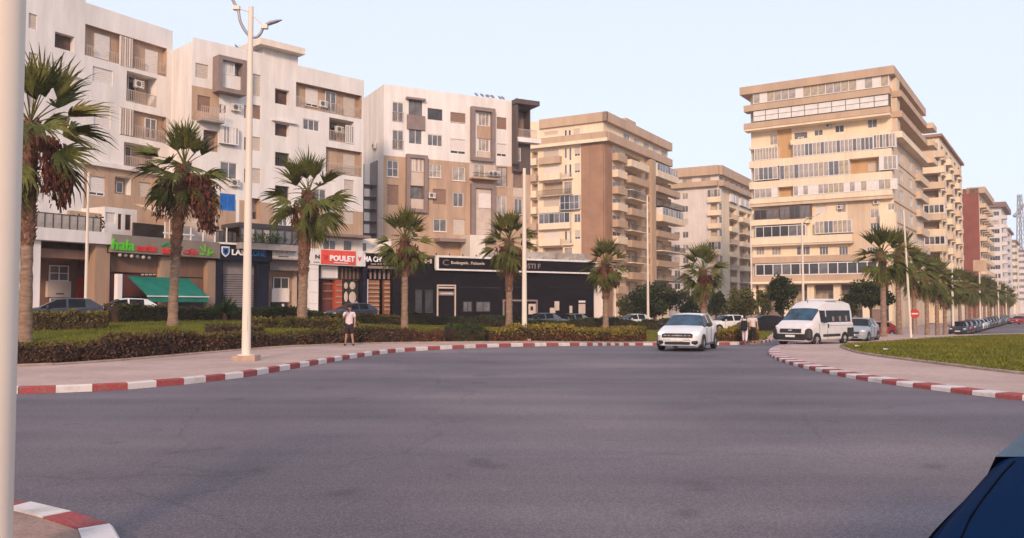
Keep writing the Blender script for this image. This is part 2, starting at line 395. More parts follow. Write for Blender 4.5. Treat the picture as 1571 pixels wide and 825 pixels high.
def kerb(pts, L, w, h, label, mats=('kred', 'kwhite'), start=0, name="kerb", red_at=None):
    """kerb stones along pts (bottom edge at the road), width w to the LEFT of the direction of travel"""
    root = tag(link(name, None), kind="structure", label=label)
    if red_at:          # a red stone begins at this photograph column
        s = 0.0; S0 = 0.0
        for a, b in zip(pts, pts[1:]):
            pa, pb = CX + FPX * a.x / max(a.y, .1), CX + FPX * b.x / max(b.y, .1)
            if pa <= red_at <= pb and b.x > a.x: S0 = s + (b - a).length * (red_at - pa) / (pb - pa)
            s += (b - a).length
        ph = S0 % L; start = int(round((S0 - ph) / L)) % 2
        if ph > .02: pts = resample(pts, ph)[1:2] + pts_after(pts, ph)
    q = resample(pts, L); inner = offset(q, w)
    for i in range(len(q) - 1):
        a, b, c, d = q[i], q[i + 1], inner[i + 1], inner[i]
        ctr = (a + b + c + d) / 4
        g = 0.012; mb = MB(); hj = h + random.uniform(-.006, .006)
        def sh(p, o=None): 
            k = 1 - g / max(L, .01); return Vector((ctr.x + (p.x - ctr.x) * k, ctr.y + (p.y - ctr.y) * k, 0))
        P = [sh(p) for p in (a, b, c, d)]
        lo = [(p.x, p.y, zf(p.x, p.y) - .05) for p in P]
        bev = .025
        mid = [(p.x, p.y, zf(p.x, p.y) + hj - bev) for p in P]
        T = [P[0] + (P[3] - P[0]).normalized() * bev, P[1] + (P[2] - P[1]).normalized() * bev, P[2], P[3]]
        top = [(p.x, p.y, zf(p.x, p.y) + hj) for p in T]
        mb.add(lo + mid + top, ((0, 1, 5, 4), (1, 2, 6, 5), (2, 3, 7, 6), (3, 0, 4, 7), (4, 5, 9, 8), (5, 6, 10, 9), (6, 7, 11, 10), (7, 4, 8, 11), (8, 9, 10, 11)))
        mb.obj("kerb_stone", M[mats[(i + start) % len(mats)]], root)
    return inner

# left pavement: kerb (road edge) and garden edge, read off the photograph and laid on the terrain
KL = [(-420, 604), (-200, 606), (32, 604), (100, 602), (148, 600), (200, 597), (245, 593), (290, 589), (340, 583), (380, 578), (420, 571), (460, 564), (500, 557), (540, 550), (580, 544), (620, 539.5), (660, 537), (700, 535), (760, 532.5), (830, 531), (900, 530.5), (970, 530), (1050, 529.5), (1130, 529), (1165, 527), (1185, 523)]
kl = [ground(*p).to_2d().to_3d() for p in KL]; kl = smooth_poly(kl, 6)
GL = [(-420, 566), (-200, 566), (34, 562), (150, 556), (240, 549), (330, 541), (420, 534), (530, 528.5), (620, 526.5), (700, 525.5), (850, 525), (1000, 525), (1140, 525), (1172, 522)]
gl = smooth_poly([ground(p[0], p[1], .14).to_2d().to_3d() for p in GL], 5)
inner = kerb(kl, 0.68, 0.16, 0.15, "red and white painted kerb of the left pavement", red_at=32)
back = [Vector((xat(px, Y), Y, 0)) for px, Y in ((1190, 74), (1000, 75), (912, 74), (557, 62), (331, 54), (40, 43), (-420, 34))]
poly_sheet("pavement", inner + list(reversed(gl)), .14, M['pave'], skirt=.14)
kerb(gl, 1.0, .12, .20, "low plain edging along the planted bed", ('kplain',), name="bed_edging")
lawn_poly = offset(gl, .1) + back
poly_sheet("lawn", lawn_poly, .16, M['soil'], skirt=.16)
# shop side pavement
shopP = [Vector((-37, 44.5, 0)), Vector((-23.55, 66.8, 0)), Vector((-13.55, 76.5, 0)), Vector((8.8, 90.2, 0)), Vector((17, 140, 0))]
sp_front = [Vector((-33.2, 42.5, 0)), Vector((-20.6, 63.5, 0)), Vector((-11.0, 72.6, 0)), Vector((13, 87.2, 0)), Vector((60, 160, 0))]
poly_sheet("shop_pavement", [Vector((-55, 44, 0))] + sp_front + [Vector((40, 190, 0)), Vector((-60, 190, 0))], .13, M['pave'], step=3, skirt=.2)

# right island
KR = [(1330, 520), (1262, 524.5), (1215, 529), (1190, 533.5), (1179, 541), (1185, 549), (1206, 557.5), (1240, 566.5), (1300, 579.5), (1350, 587.5), (1400, 594.5), (1480, 604.5), (1571, 614.5), (1720, 626), (1900, 634)]
kr = smooth_poly([ground(*p).to_2d().to_3d() for p in KR], 6)
inr = kerb(kr, 0.53, 0.44, 0.10, "wide red and white painted kerb round the right island", red_at=1522)
far_edge = [ground(px, py).to_2d().to_3d() for px, py in ((1900, 509), (1700, 511), (1571, 512), (1500, 513.5), (1440, 515.5))]
poly_sheet("island_pavement", inr + far_edge, .09, M['pave'], skirt=.1)
GRN = [(1288, 532), (1310, 540), (1350, 547), (1420, 556), (1500, 566), (1571, 574), (1720, 588), (1900, 600)]
GRF = [(1900, 512), (1700, 513), (1571, 514), (1500, 515.5), (1440, 518.5), (1390, 522), (1330, 526.5)]
gr_n = smooth_poly([ground(p[0], p[1], .1).to_2d().to_3d() for p in GRN], 5)
gr_poly = gr_n + [ground(p[0], p[1], .1).to_2d().to_3d() for p in GRF]
kerb(gr_n, 1.0, .10, .16, "low plain edging of the island grass", ('kplain',), name="grass_edging")
poly_sheet("island_lawn", [p for p in offset(gr_n, .08)] + gr_poly[len(gr_n):], .15, M['soil'], skirt=.15)
# near left corner
KC = [(-330, 790), (-120, 783), (30, 786), (60, 789), (120, 804), (158, 815), (182, 828), (190, 850), (188, 890), (172, 960), (110, 1100)]
kc = smooth_poly([ground(*p).to_2d().to_3d() for p in KC], 5)
kc = list(reversed(kc))
inc = kerb(kc, 0.62, 0.25, 0.10, "red and white painted kerb of the near corner", start=1)
poly_sheet("corner_pavement", inc + [Vector((-9, 6.2, 0)), Vector((-9, 1.0, 0)), Vector((-3, 1.0, 0))], .09, mat("worn_pavement", (.30, .19, .15), .9, .12, 1.5, bump=.4, bscale=30, fine=.2), step=.5, skirt=.12)
# avenue pavement by the tower
ad = Vector((.552, .834, 0))
poly_sheet("avenue_pavement", [Vector((13, 62, 0)), Vector((21.9, 54, 0)), Vector((30.0, 59.8, 0)), Vector((44, 85, 0)), Vector((46, 91, 0)) + ad * 250, Vector((49, 106, 0)) + ad * 250, Vector((53, 116, 0)), Vector((36, 120, 0)), Vector((20, 95, 0))], .13, M['pave'], step=3, skirt=.2)

# grass blades on the two lawns
def blades(name, poly, dens, dz, h, label, near=None):
    P = [(p.x, p.y) for p in poly]; x0, x1 = min(p[0] for p in P), max(p[0] for p in P); y0, y1 = min(p[1] for p in P), max(p[1] for p in P)
    n = int((x1 - x0) * (y1 - y0) * dens); pts = rng.random((n, 2)) * (x1 - x0, y1 - y0) + (x0, y0)
    pts = [p for p in pts if in_poly(P, p[0], p[1]) and abs(p[0] / max(p[1], 1)) < .68]
    c = np.array([(p[0], p[1], zf(p[0], p[1]) + dz) for p in pts]); n = len(c)
    a = rng.random(n) * 6.283; w = np.stack([np.cos(a), np.sin(a), np.zeros(n)], 1) * .022
    t = rng.normal(size=(n, 3)) * .035; t[:, 2] = h * (0.5 + rng.random(n))
    v = np.stack([c - w, c + w, c + t], 1).reshape(-1, 3)
    tag(link(name, np_mesh(name, v, 3, M['grass'])), label=label, kind="stuff")
blades("grass", gr_poly, 60, .15, .07, "short mown grass of the right island")
blades("grass", lawn_poly, 18, .16, .09, "mown grass between the hedges")
# ------------------------------------------------------------------ building kit
_cache = {}
def cached(key, fn):
    if key not in _cache: _cache[key] = fn()
    return _cache[key]
def q10(x): return max(.2, round(x * 10) / 10)
def frame_mesh(w, h, nv, nh, m, t=.07):
    def mk():
        mb = MB(); y0, y1 = .02, .10
        mb.box(0, w, y0, y1, 0, t); mb.box(0, w, y0, y1, h - t, h); mb.box(0, t, y0 + .002, y1 - .002, t, h - t); mb.box(w - t, w, y0 + .002, y1 - .002, t, h - t)
        for i in range(1, nv): x = w * i / nv; mb.box(x - t * .45, x + t * .45, y0 + .004, y1 - .004, t, h - t)
        for i in range(1, nh): z = h * i / nh; mb.box(t, w - t, y0 + .006, y1 - .006, z - t * .35, z + t * .35)
        return mb.mesh("window", M[m])
    return cached(("fr", w, h, nv, nh, m, t), mk)
def pane_mesh(w, h, g):
    def mk():
        mb = MB(); mb.box(.03, w - .03, .055, .075, .03, h - .03); return mb.mesh("pane", M[g])
    return cached(("pn", w, h, g), mk)
def shut_mesh(w, h, m):
    def mk():
        mb = MB(); n = max(3, int(h / .16))
        for i in range(n):
            z0, z1 = h * i / n, h * (i + 1) / n
            mb.quad((0, .055, z0), (w, .055, z0), (w, .03, z0 + (z1 - z0) * .8), (0, .03, z0 + (z1 - z0) * .8)); mb.quad((0, .03, z0 + (z1 - z0) * .8), (w, .03, z0 + (z1 - z0) * .8), (w, .055, z1), (0, .055, z1))
        mb.box(0, w, .02, .07, -.03, .03); mb.box(0, w, .07, .09, 0, h)
        return mb.mesh("roller_shutter", M[m])
    return cached(("sh", w, h, m), mk)
def rail_mesh(w, h, m, step=.16):
    def mk():
        mb = MB(); mb.box(0, w, -.03, .03, h - .05, h); mb.box(0, w, -.02, .02, .06, .10)
        n = max(2, int(w / step))
        for i in range(n + 1): x = min(w - .03, i * w / n); mb.box(x, x + .03, -.015, .015, .10, h - .05)
        return mb.mesh("railing", M[m])
    return cached(("rl", w, h, m, step), mk)
def ac_mesh():
    def mk():
        mb = MB(); mb.box(0, .85, -.36, -.08, 0, .6); mb.box(.1, .16, -.34, 0, -.06, 0); mb.box(.7, .76, -.34, 0, -.06, 0)
        o = [(.34 + .22 * math.cos(a), -.37, .3 + .22 * math.sin(a)) for a in [i * math.pi / 6 for i in range(12)]]
        mb.add(o, (tuple(range(12)),), 1)
        for i in range(3): mb.box(.64, .8, -.372, -.36, .13 + i * .15, .2 + i * .15, 1)
        return mb.mesh("air_conditioner", [M['ac'], M['acd']])
    return cached(("ac",), mk)
ROTZ = {'front': 0.0, 'right': R(90), 'left': R(-90)}
class Bld:
    def __init__(s, name, label, px0, px1, pxr, Y, az, D, cat="apartment building", zb=-3.0, group=None):
        s.e = Vector((math.sin(R(az)), math.cos(R(az)), 0)); s.n = Vector((math.cos(R(az)), -math.sin(R(az)), 0))
        P = Vector((xat(pxr, Y), Y, 0))
        def hit(px): k = (px - CX) / FPX; return (k * P.y - P.x) / (s.e.x - k * s.e.y)
        t0, t1 = hit(px0), hit(px1)
        s.O = P + s.e * t0; s.U = t1 - t0; s.D = D; s.zb = zb
        s.root = thing(name, label, cat, s.O, R(90 - az), group); s.walls = {}
    def uv(s, px, py, out=0.0):
        d = ray(px, py); C = Vector((0, 0, CAMZ)); t = (s.O + s.n * out - C).dot(s.n) / d.dot(s.n); P = C + d * t
        return (P - s.O).dot(s.e), P.z
    def av(s, px, py, out=0.0):
        """point on the right-hand face"""
        d = ray(px, py); C = Vector((0, 0, CAMZ)); t = (s.O + s.e * (s.U + out) - C).dot(s.e) / d.dot(s.e); P = C + d * t
        return (P - s.O).dot(-s.n), P.z
    def rc(s, x0, y0, x1, y1, out=0.0):
        xm, ym = (x0 + x1) / 2, (y0 + y1) / 2
        return s.uv(x0, ym, out)[0], s.uv(x1, ym, out)[0], s.uv(xm, y1, out)[1], s.uv(xm, y0, out)[1]
    def loc(s, pl, a, o, v):
        return (a, -o, v) if pl == 'front' else ((s.U + o, a, v) if pl == 'right' else (-o, s.D - a, v))
    def wall(s, pl, a0, a1, v1, base='white', v0=None):
        s.walls[pl] = dict(a=(a0, a1), v=(s.zb if v0 is None else v0, v1), open=[], zones=[], void=[], base=base)
    def zone(s, pl, a0, a1, v0, v1, m): s.walls[pl]['zones'].append((a0, a1, v0, v1, m))
    def void(s, pl, a0, a1, v0, v1): s.walls[pl]['void'].append((a0, a1, v0, v1))
    def hole(s, pl, a0, a1, v0, v1, depth=.2, rev=None, back='dark'): s.walls[pl]['open'].append((a0, a1, v0, v1, depth, rev, back))
    def put(s, pl, me, a, o, v, par=None, name=None):
        return link(name or me.name.split('.')[0], me, par or s.root, s.loc(pl, a, o, v), (0, 0, ROTZ[pl]))
    def part(s, name, mb, m, par=None, smooth=False): return mb.obj(name, m, par or s.root, smooth=smooth)
    def bx(s, mb, pl, a0, a1, o0, o1, v0, v1, mi=0):
        p, q = s.loc(pl, a0, o0, v0), s.loc(pl, a1, o1, v1)
        mb.box(min(p[0], q[0]), max(p[0], q[0]), min(p[1], q[1]), max(p[1], q[1]), v0, v1, mi)
    def slab(s, name, pl, a0, a1, o0, o1, v0, v1, m):
        mb = MB(); s.bx(mb, pl, a0, a1, o0, o1, v0, v1); return mb.obj(name, M[m], s.root)
    # ---- features
    def win(s, pl, a0, a1, v0, v1, nv=2, nh=1, fr='wframe', g='glass', depth=.16, out=0.0, cut=True, sill=False):
        w, h = q10(a1 - a0), q10(v1 - v0)
        if g == 'glass' and random.random() < .45: g = random.choice(('glassb', 'glassb', 'glassc'))
        if cut: s.hole(pl, a0, a0 + w, v0, v0 + h, depth)
        f = s.put(pl, frame_mesh(w, h, nv, nh, fr), a0, out + (-.03 if cut else .06), v0)
        link("pane", pane_mesh(w, h, g), f)
        if sill: s.slab("window_sill", pl, a0 - .08, a0 + w + .08, out, out + .09, v0 - .08, v0 - .005, 'cream')
        return f
    def shut(s, pl, a0, a1, v0, v1, m='shut', frac=1.0, g='glass', out=0.0, cut=True):
        w, h = q10(a1 - a0), q10(v1 - v0); hs = q10(h * frac)
        if cut: s.hole(pl, a0, a0 + w, v0, v0 + h, .17)
        s.put(pl, shut_mesh(w, hs, m), a0, out + (-.05 if cut else .05), v0 + h - hs)
        if hs < h - .15:
            f = s.put(pl, frame_mesh(w, q10(h - hs), 2, 1, 'wframe'), a0, out + (-.03 if cut else .06), v0); link("pane", pane_mesh(w, q10(h - hs), g), f)
    def loggia(s, pl, a0, a1, v0, v1, depth=1.2, back='tan', rev=None, railm='rail', rh=1.0):
        s.hole(pl, a0, a1, v0, v1, depth, rev or back, back)
        if railm: s.put(pl, rail_mesh(q10(a1 - a0), rh, railm), a0, -.06, v0)
    def ac(s, pl, a, v, out=0.0): s.put(pl, ac_mesh(), a, out, v)
    def ring(s, name, pl, a0, a1, v0, v1, t, o, m):
        mb = MB(); s.bx(mb, pl, a0, a1, 0, o, v0, v0 + t); s.bx(mb, pl, a0, a1, 0, o, v1 - t, v1); s.bx(mb, pl, a0, a0 + t, 0, o - .004, v0 + t, v1 - t); s.bx(mb, pl, a1 - t, a1, 0, o - .004, v0 + t, v1 - t)
        return mb.obj(name, M[m], s.root)
    def glazed(s, pl, a0, a1, v0, v1, out, n, fr='wframe', gs=('glassc', 'glassy'), deep=True, nh=1, t=.07):
        """enclosed balcony front: frame with n panes, panes as sub-parts, closed at the ends"""
        w, h = a1 - a0, v1 - v0
        mb = MB(); mb.box(0, w, -.05, .05, 0, t); mb.box(0, w, -.05, .05, h - t, h)
        for i in range(n + 1):
            x = w * i / n; x = min(max(x, t / 2), w - t / 2); mb.box(x - t / 2, x + t / 2, -.045, .045, t, h - t)
        for k in range(1, nh): mb.box(0, w, -.04, .04, h * k / nh - t * .4, h * k / nh + t * .4)
        if deep:
            for x in (0.0, w): mb.box(x - .03 if x else 0, x if x else .03, .05, out, 0, h)
        f = s.put(pl, mb.mesh("glazed_balcony", M[fr]), a0, out, v0)
        pw = w / n
        for i in range(n):
            g = random.choice(gs); pm = MB(); pm.box(0, pw - t, -.01, .01, 0, h - 2 * t)
            link("pane", cached(("gp", round(pw, 2), round(h, 2), g), lambda: pm.mesh("pane", M[g])), f, (i * pw + t / 2, random.uniform(-.012, .012), t))
        return f
    def balcony(s, pl, a0, a1, v0, proj, ph=1.0, m='towert', slabm=None, railm=None):
        mb = MB(); s.bx(mb, pl, a0, a1, 0, proj, v0 - .18, v0)
        if not railm:
            s.bx(mb, pl, a0, a1, proj - .12, proj - .003, v0, v0 + ph); s.bx(mb, pl, a0 + .003, a0 + .12, 0, proj - .12, v0, v0 + ph - .004); s.bx(mb, pl, a1 - .12, a1 - .003, 0, proj - .12, v0, v0 + ph - .004)
        o = mb.obj("balcony", M[m], s.root)
        if railm: s.put(pl, rail_mesh(q10(a1 - a0), ph, railm), a0, proj - .06, v0)
        return o
    def finish(s, H, roofm='grey', parapet=.5, body='white', sides=('left', 'right', 'back'), name="wall"):
        """build every wall with its openings, then the closed body behind"""
        for pl, W in s.walls.items():
            mats = []; mb = MB()
            def mi(n):
                if n not in mats: mats.append(n)
                return mats.index(n)
            A, V = {W['a'][0], W['a'][1]}, {W['v'][0], W['v'][1]}
            for r in W['open'] + W['zones'] + W['void']: A.update(r[0:2]); V.update(r[2:4])
            def cl(S, lo, hi):
                o = []
                for x in sorted(S):
                    x = min(max(x, lo), hi)
                    if not o or x - o[-1] > 1e-4: o.append(x)
                return o
            A, V = cl(A, *W['a']), cl(V, *W['v'])
            for i in range(len(A) - 1):
                for j in range(len(V) - 1):
                    ca, cv = (A[i] + A[i + 1]) / 2, (V[j] + V[j + 1]) / 2
                    if any(r[0] < ca < r[1] and r[2] < cv < r[3] for r in W['open'] + W['void']): continue
                    m = W['base']
                    for z in W['zones']:
                        if z[0] < ca < z[1] and z[2] < cv < z[3]: m = z[4]
                    mb.quad(s.loc(pl, A[i], 0, V[j]), s.loc(pl, A[i + 1], 0, V[j]), s.loc(pl, A[i + 1], 0, V[j + 1]), s.loc(pl, A[i], 0, V[j + 1]), mi(m))
            for (a0, a1, v0, v1, dp, rev, back) in W['open']:
                m = rev
                if m is None:
                    m = W['base']; ca, cv = a0 - .05, (v0 + v1) / 2
                    for z in W['zones']:
                        if z[0] < ca < z[1] and z[2] < cv < z[3]: m = z[4]
                L = s.loc; k = mi(m)
                mb.quad(L(pl, a0, 0, v0), L(pl, a1, 0, v0), L(pl, a1, -dp, v0), L(pl, a0, -dp, v0), k); mb.quad(L(pl, a0, 0, v1), L(pl, a0, -dp, v1), L(pl, a1, -dp, v1), L(pl, a1, 0, v1), k)
                mb.quad(L(pl, a0, 0, v0), L(pl, a0, -dp, v0), L(pl, a0, -dp, v1), L(pl, a0, 0, v1), k); mb.quad(L(pl, a1, 0, v0), L(pl, a1, 0, v1), L(pl, a1, -dp, v1), L(pl, a1, -dp, v0), k)
                mb.quad(L(pl, a0, -dp, v0), L(pl, a1, -dp, v0), L(pl, a1, -dp, v1), L(pl, a0, -dp, v1), mi(back))
            mb.obj(name, [M[n] for n in mats], s.root)
        mb = MB(); U, D, z0 = s.U, s.D, s.zb
        if 'left' not in s.walls: mb.quad((0, 0, z0), (0, D, z0), (0, D, H), (0, 0, H))
        if 'right' not in s.walls: mb.quad((U, 0, z0), (U, D, z0), (U, D, H), (U, 0, H))
        mb.quad((0, D, z0), (U, D, z0), (U, D, H), (0, D, H)); rz = H - parapet
        mb.quad((0, .25, rz), (U, .25, rz), (U, D - .25, rz), (0, D - .25, rz), 1)
        mb.box(.003, U - .003, .003, .25, rz - .1, H - .002); mb.box(.003, U - .003, D - .25, D - .003, rz - .1, H - .002); mb.box(.003, .25, .25, D - .25, rz - .1, H - .002); mb.box(U - .25, U - .003, .25, D - .25, rz - .1, H - .002)
        mb.obj("building_body", [M[body], M[roofm]], s.root)
def dishes(b, pts, y=1.0):
    for (a, v) in pts:
        mb = MB(); mb.tube([(0, 0, 0), (0, 0, .75)], .035, 6)
        c = Vector((0, -.12, .95)); n = 12; ax = Vector((.25, -.75, .6)).normalized(); u = ax.cross(Vector((0, 0, 1))).normalized(); w = ax.cross(u)
        ring0 = [c + ax * -.02]; o = len(mb.v); mb.v.append(tuple(c - ax * .1))
        for rr, dd in ((.25, -.05), (.48, .06)):
            for k in range(n): a_ = 2 * math.pi * k / n; mb.v.append(tuple(c + ax * dd + (u * math.cos(a_) + w * math.sin(a_)) * rr))
        for k in range(n):
            k2 = (k + 1) % n; mb.f.append((o, o + 1 + k, o + 1 + k2)); mb.f.append((o + 1 + k, o + 1 + n + k, o + 1 + n + k2, o + 1 + k2)); mb.m += [0, 0]
        mb.tube([c, c + ax * .5], .015, 4)
        o_ = mb.obj("satellite_dish", M['dishm'], b.root, (a, y, v - .1), (0, 0, random.uniform(-.5, .5))); o_.scale = (.62, .62, .62)

# ================================================================= building 1 (behind the near palm)
b = Bld("apartment_building", "white and tan apartment block at the left edge, partly behind the big palm", -160, 258, 100, 63, 30.7, 14)
H1 = b.uv(200, 26)[1]; Htow = H1 + 4.6
uT0, uT1 = b.uv(62, 60)[0], b.uv(130, 60)[0]
b.wall('front', 0, b.U, Htow, 'white')
b.void('front', uT1, b.U, H1, Htow + 1); b.void('front', 0, uT0, H1 + 3.2, Htow + 1)
zw = b.rc(135, 262, 257, 330); lv = zw[3]
b.zone('front', uT1 + .2, b.U, -3, lv, 'tan'); b.zone('front', 0, uT0, -3, lv - .2, 'tan')
def F(fn, x0, y0, x1, y1, *a, **k):
    r = CUR.rc(x0, y0, x1, y1); return getattr(CUR, fn)('front', *r, *a, **k)
CUR = b
# top tan loggia band
r = b.rc(130, 55, 256, 101); b.hole('front', r[0], r[1], r[2], r[3], .45, 'tan', 'tan')
for x0, y0, x1, y1 in ((144, 53, 168, 90), (222, 77, 241, 112)):
    q = b.rc(x0, y0, x1, y1, -.45); b.shut('front', *q, 'shutw', 1.0, out=-.40, cut=False)
def slats(b, x0, y0, x1, y1, n, out=.06):
    q = b.rc(x0, y0, x1, y1, out); w = (q[1] - q[0]) / n
    for i in range(n): mb = MB(); b.bx(mb, 'front', q[0] + i * w + .02, q[0] + (i + .62) * w, -.06, out, q[2], q[3]); mb.obj("screen_slat", M['beige' if i % 2 else 'shutw'], b.root)
slats(b, 184, 57, 205, 102, 6)
for x0, x1, yb in ((131, 144, 88), (168, 183, 98), (206, 221, 106), (242, 255, 113)):
    q = b.rc(x0, yb - 15, x1, yb); b.put('front', rail_mesh(q10(q[1] - q[0]), .95, 'rail'), q[0], -.08, b.uv((x0 + x1) / 2, yb)[1])
F('shut', 142, 104, 173, 128, 'shutw')
r = b.rc(194, 114, 241, 160); b.loggia('front', *r, 1.2, 'tan', 'white'); b.ac('front', b.uv(212, 125)[0], b.uv(218, 133)[1], -.75)
q = b.rc(195, 118, 206, 156, -1.2); b.win('front', *q, 1, 1, 'wframe', 'glass', out=-1.14, cut=False); q = b.rc(226, 128, 240, 160, -1.2); b.shut('front', *q, 'shut', out=-1.12, cut=False)
F('shut', 144, 161, 170, 195, 'shutw')
r = b.rc(184, 172, 255, 213); b.hole('front', *r, .4, 'tan', 'tan'); slats(b, 184, 167, 206, 207, 6)
q = b.rc(221, 182, 239, 213, -.4); b.win('front', *q, 2, 1, 'wframe', 'glassb', out=-.34, cut=False)
q = b.rc(206, 196, 254, 213); b.put('front', rail_mesh(q10(q[1] - q[0]), 1.0, 'rail'), q[0], -.08, r[2])
r = b.rc(190, 222, 246, 261); b.loggia('front', *r, 1.2, 'tan', 'white'); q = b.rc(190, 224, 201, 258, -1.2); b.win('front', *q, 1, 1, 'wframe', 'glass', out=-1.14, cut=False)
q = b.rc(222, 231, 240, 262, -1.2); b.shut('front', *q, 'shutb', out=-1.12, cut=False)
b.slab("ledge", 'front', 0, b.U, .004, .35, lv, lv + .35, 'white')
F('shut', 137, 270, 161, 300, 'shutw', .8); r = b.rc(176, 271, 201, 298); b.hole('front', *r, .8, 'white', 'tan'); q = b.rc(177, 278, 187, 296, -.8); b.win('front', *q, 1, 1, out=-.74, cut=False)
F('shut', 213, 280, 231, 302, 'beige' if 0 else 'shut')
for y0, y1, x0, x1 in ((-8, 13, 87, 116), (52, 76, 84, 114), (116, 139, 84, 110), (176, 199, 82, 108)):
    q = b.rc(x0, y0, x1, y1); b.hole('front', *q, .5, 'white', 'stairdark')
b.slab("stair_ledge", 'front', b.uv(84, 116)[0], b.uv(122, 120)[0], .004, .25, b.uv(100, 115)[1], b.uv(100, 115)[1] + .12, 'white')
for y0, y1 in ((20, 44), (80, 106), (140, 166), (205, 230), (275, 300)):
    q = b.rc(44, y0, 57, y1); b.shut('front', *q, 'shut')
q = b.rc(66, 268, 118, 318); b.zone('front', q[0], q[1], q[2] - 4, q[3], 'white')
b.slab("stair_tower", 'front', uT0, uT1, -6, -.004, H1 - 1, Htow, 'white')
b.finish(H1, parapet=.6)
B1 = b
# terrace on the podium in front of building 1: little white pavilion, beige awning, railing
# ================================================================= building 2
b = Bld("apartment_building", "white apartment block with brown framed bay and blue window behind the tall street lamp", 289, 556, 432, 74, 44.4, 15); CUR = b
H2 = b.uv(500, 110)[1]; Ht2 = b.uv(430, 70)[1]
x = lambda px, py=110: b.uv(px, py)[0]
b.wall('front', 0, b.U, Ht2 - .2, 'white')
HL = b.uv(340, 67)[1]; uA, uB = x(404), x(457)
b.void('front', uB, b.U, H2, 99); b.void('front', 0, uA, HL, 99)
b.slab("cornice", 'front', x(391), x(460), -6, .9, Ht2 - .55, Ht2, 'cream')
b.slab("stair_tower", 'front', uA, uB, -5.5, -.004, H2 - 1.5, Ht2 - .56, 'white')
b.slab("stair_pilaster", 'front', uA, uB - .004, .004, .32, -1, Ht2 - .56, 'white') if 0 else None
b.zone('front', -1, x(336, 160), b.uv(312, 186)[1], b.uv(312, 134)[1], 'tan')
vt2 = b.uv(480, 321)[1]
b.zone('front', -1, b.U, -3, vt2 + .2, 'tan'); q = b.rc(421, 320, 451, 350); b.zone('front', q[0], q[1], -3, vt2 + 1, 'white')
q = b.rc(362, 300, 367, 345); b.zone('front', q[0], q[1], -3, vt2 + 1, 'white')
F('shut', 300, 97, 320, 120)
q = b.rc(326, 92, 369, 146); b.ring("box_frame", 'front', *q, .35, 1.1, 'mauve'); MBx = MB(); b.bx(MBx, 'front', q[0] + .35, q[1] - .35, .004, .7, q[2] + .35, q[2] + 1.6); MBx.obj("parapet", M['white'], b.root)
b.glazed('front', q[0] + .5, q[1] - .9, q[2] + 1.6, q[3] - .36, .68, 7, 'wframe', ('glassw', 'glassc', 'glassb'), t=.1)
F('shut', 303, 147, 323, 171, 'shutb'); q = b.rc(292, 170, 336, 187); b.balcony('front', q[0] + .5, q[1], q[2] + .1, 1.0, 1.0, 'grey', railm='rail')
F('win', 336, 160, 341, 174, 1, 1, 'wframe', 'glass'); F('win', 343, 161, 348, 174, 1, 1, 'wframe', 'glass')
b.ac('front', x(353, 170), b.uv(356, 170)[1]); 
for y0, y1, m in ((114, 147, 'shut'), (161, 182, 'shutb'), (210, 231, 'shut'), (258, 281, 'shut')):
    F('shut', 385, y0, 400, y1, m); F('shut', 374.5, y0 + 1, 378, y1 - 1, 'shutb')
q = b.rc(335, 195, 363, 222); b.glazed('front', q[0], q[1], q[2], q[3], .35, 6, 'wframe', ('glassc', 'glassw')); 
q = b.rc(312, 200, 334, 232); b.hole('front', *q, .6, 'tan', 'mauve')
F('win', 338, 249, 363, 274, 2, 1, 'wframe', 'glassb'); b.ac('front', x(351, 280), b.uv(357, 286)[1]); 
q = b.rc(337, 297, 361, 323); b.hole('front', *q, .2); f = b.put('front', frame_mesh(q10(q[1] - q[0]), q10(q[3] - q[2]), 2, 1, 'bluel', .12), q[0], .02, q[2]); link("pane", pane_mesh(q10(q[1] - q[0]), q10(q[3] - q[2]), 'blue'), f)
q = b.rc(384, 304, 399, 336); b.hole('front', *q, .8, 'tan', 'beige'); q2 = b.rc(388, 325, 397, 336, -.8); b.win('front', *q2, 1, 1, 'bframe', 'glassb', out=-.74, cut=False)
for y0, y1 in ((82, 104), (137, 160), (189, 209), (234, 255), (285, 304)):
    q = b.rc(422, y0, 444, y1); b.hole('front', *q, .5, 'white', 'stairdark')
    if y0 > 230:
        for i in range(6): b.slab("louvre", 'front', q[0] + i * (q[1] - q[0]) / 6 + .05, q[0] + i * (q[1] - q[0]) / 6 + .16, -.3, -.2, q[2], q[3], 'dframe')
q = b.rc(416, 188, 454, 190); b.slab("stair_ledge", 'front', q[0], q[1], .004, .3, q[3], q[3] + .14, 'white')
r = b.rc(454, 136, 555, 173); b.hole('front', *r, .6, 'tan', 'tan')
for x0, y0, x1, y1, k in ((468, 136, 487, 164, 'shutw'), (526, 150, 543, 178, 'shut')):
    q = b.rc(x0, y0, x1, y1, -.6); b.shut('front', *q, k, .8 if x0 < 500 else 1, out=-.54, cut=False)
q = b.rc(498, 141, 515, 172, -.6); b.win('front', *q, 2, 1, 'wframe', 'glassb', out=-.53, cut=False); b.ac('front', b.uv(489, 160)[0], b.uv(494, 164)[1], -.2)
for x0, x1, yb in ((455, 467, 164), (488, 525, 173), (543, 555, 182)):
    q = b.rc(x0, yb - 12, x1, yb); b.put('front', rail_mesh(q10(q[1] - q[0]), 1.0, 'rail'), q[0], -.06, r[2])
F('win', 465, 183, 490, 200, 3, 1, 'wframe', 'glassb')
r = b.rc(505, 183, 543, 218); b.loggia('front', *r, 1.2, 'tan', 'white'); q = b.rc(506, 189, 515, 216, -1.2); b.win('front', *q, 1, 1, 'bframe', 'glass', out=-1.14, cut=False); b.ac('front', b.uv(520, 200)[0], b.uv(525, 202)[1], -.8)
q = b.rc(530, 199, 542, 219); b.glazed('front', q[0], q[1], r[2], r[2] + 1.7, .02, 4, 'wframe', ('glassc', 'glassb'), deep=False)
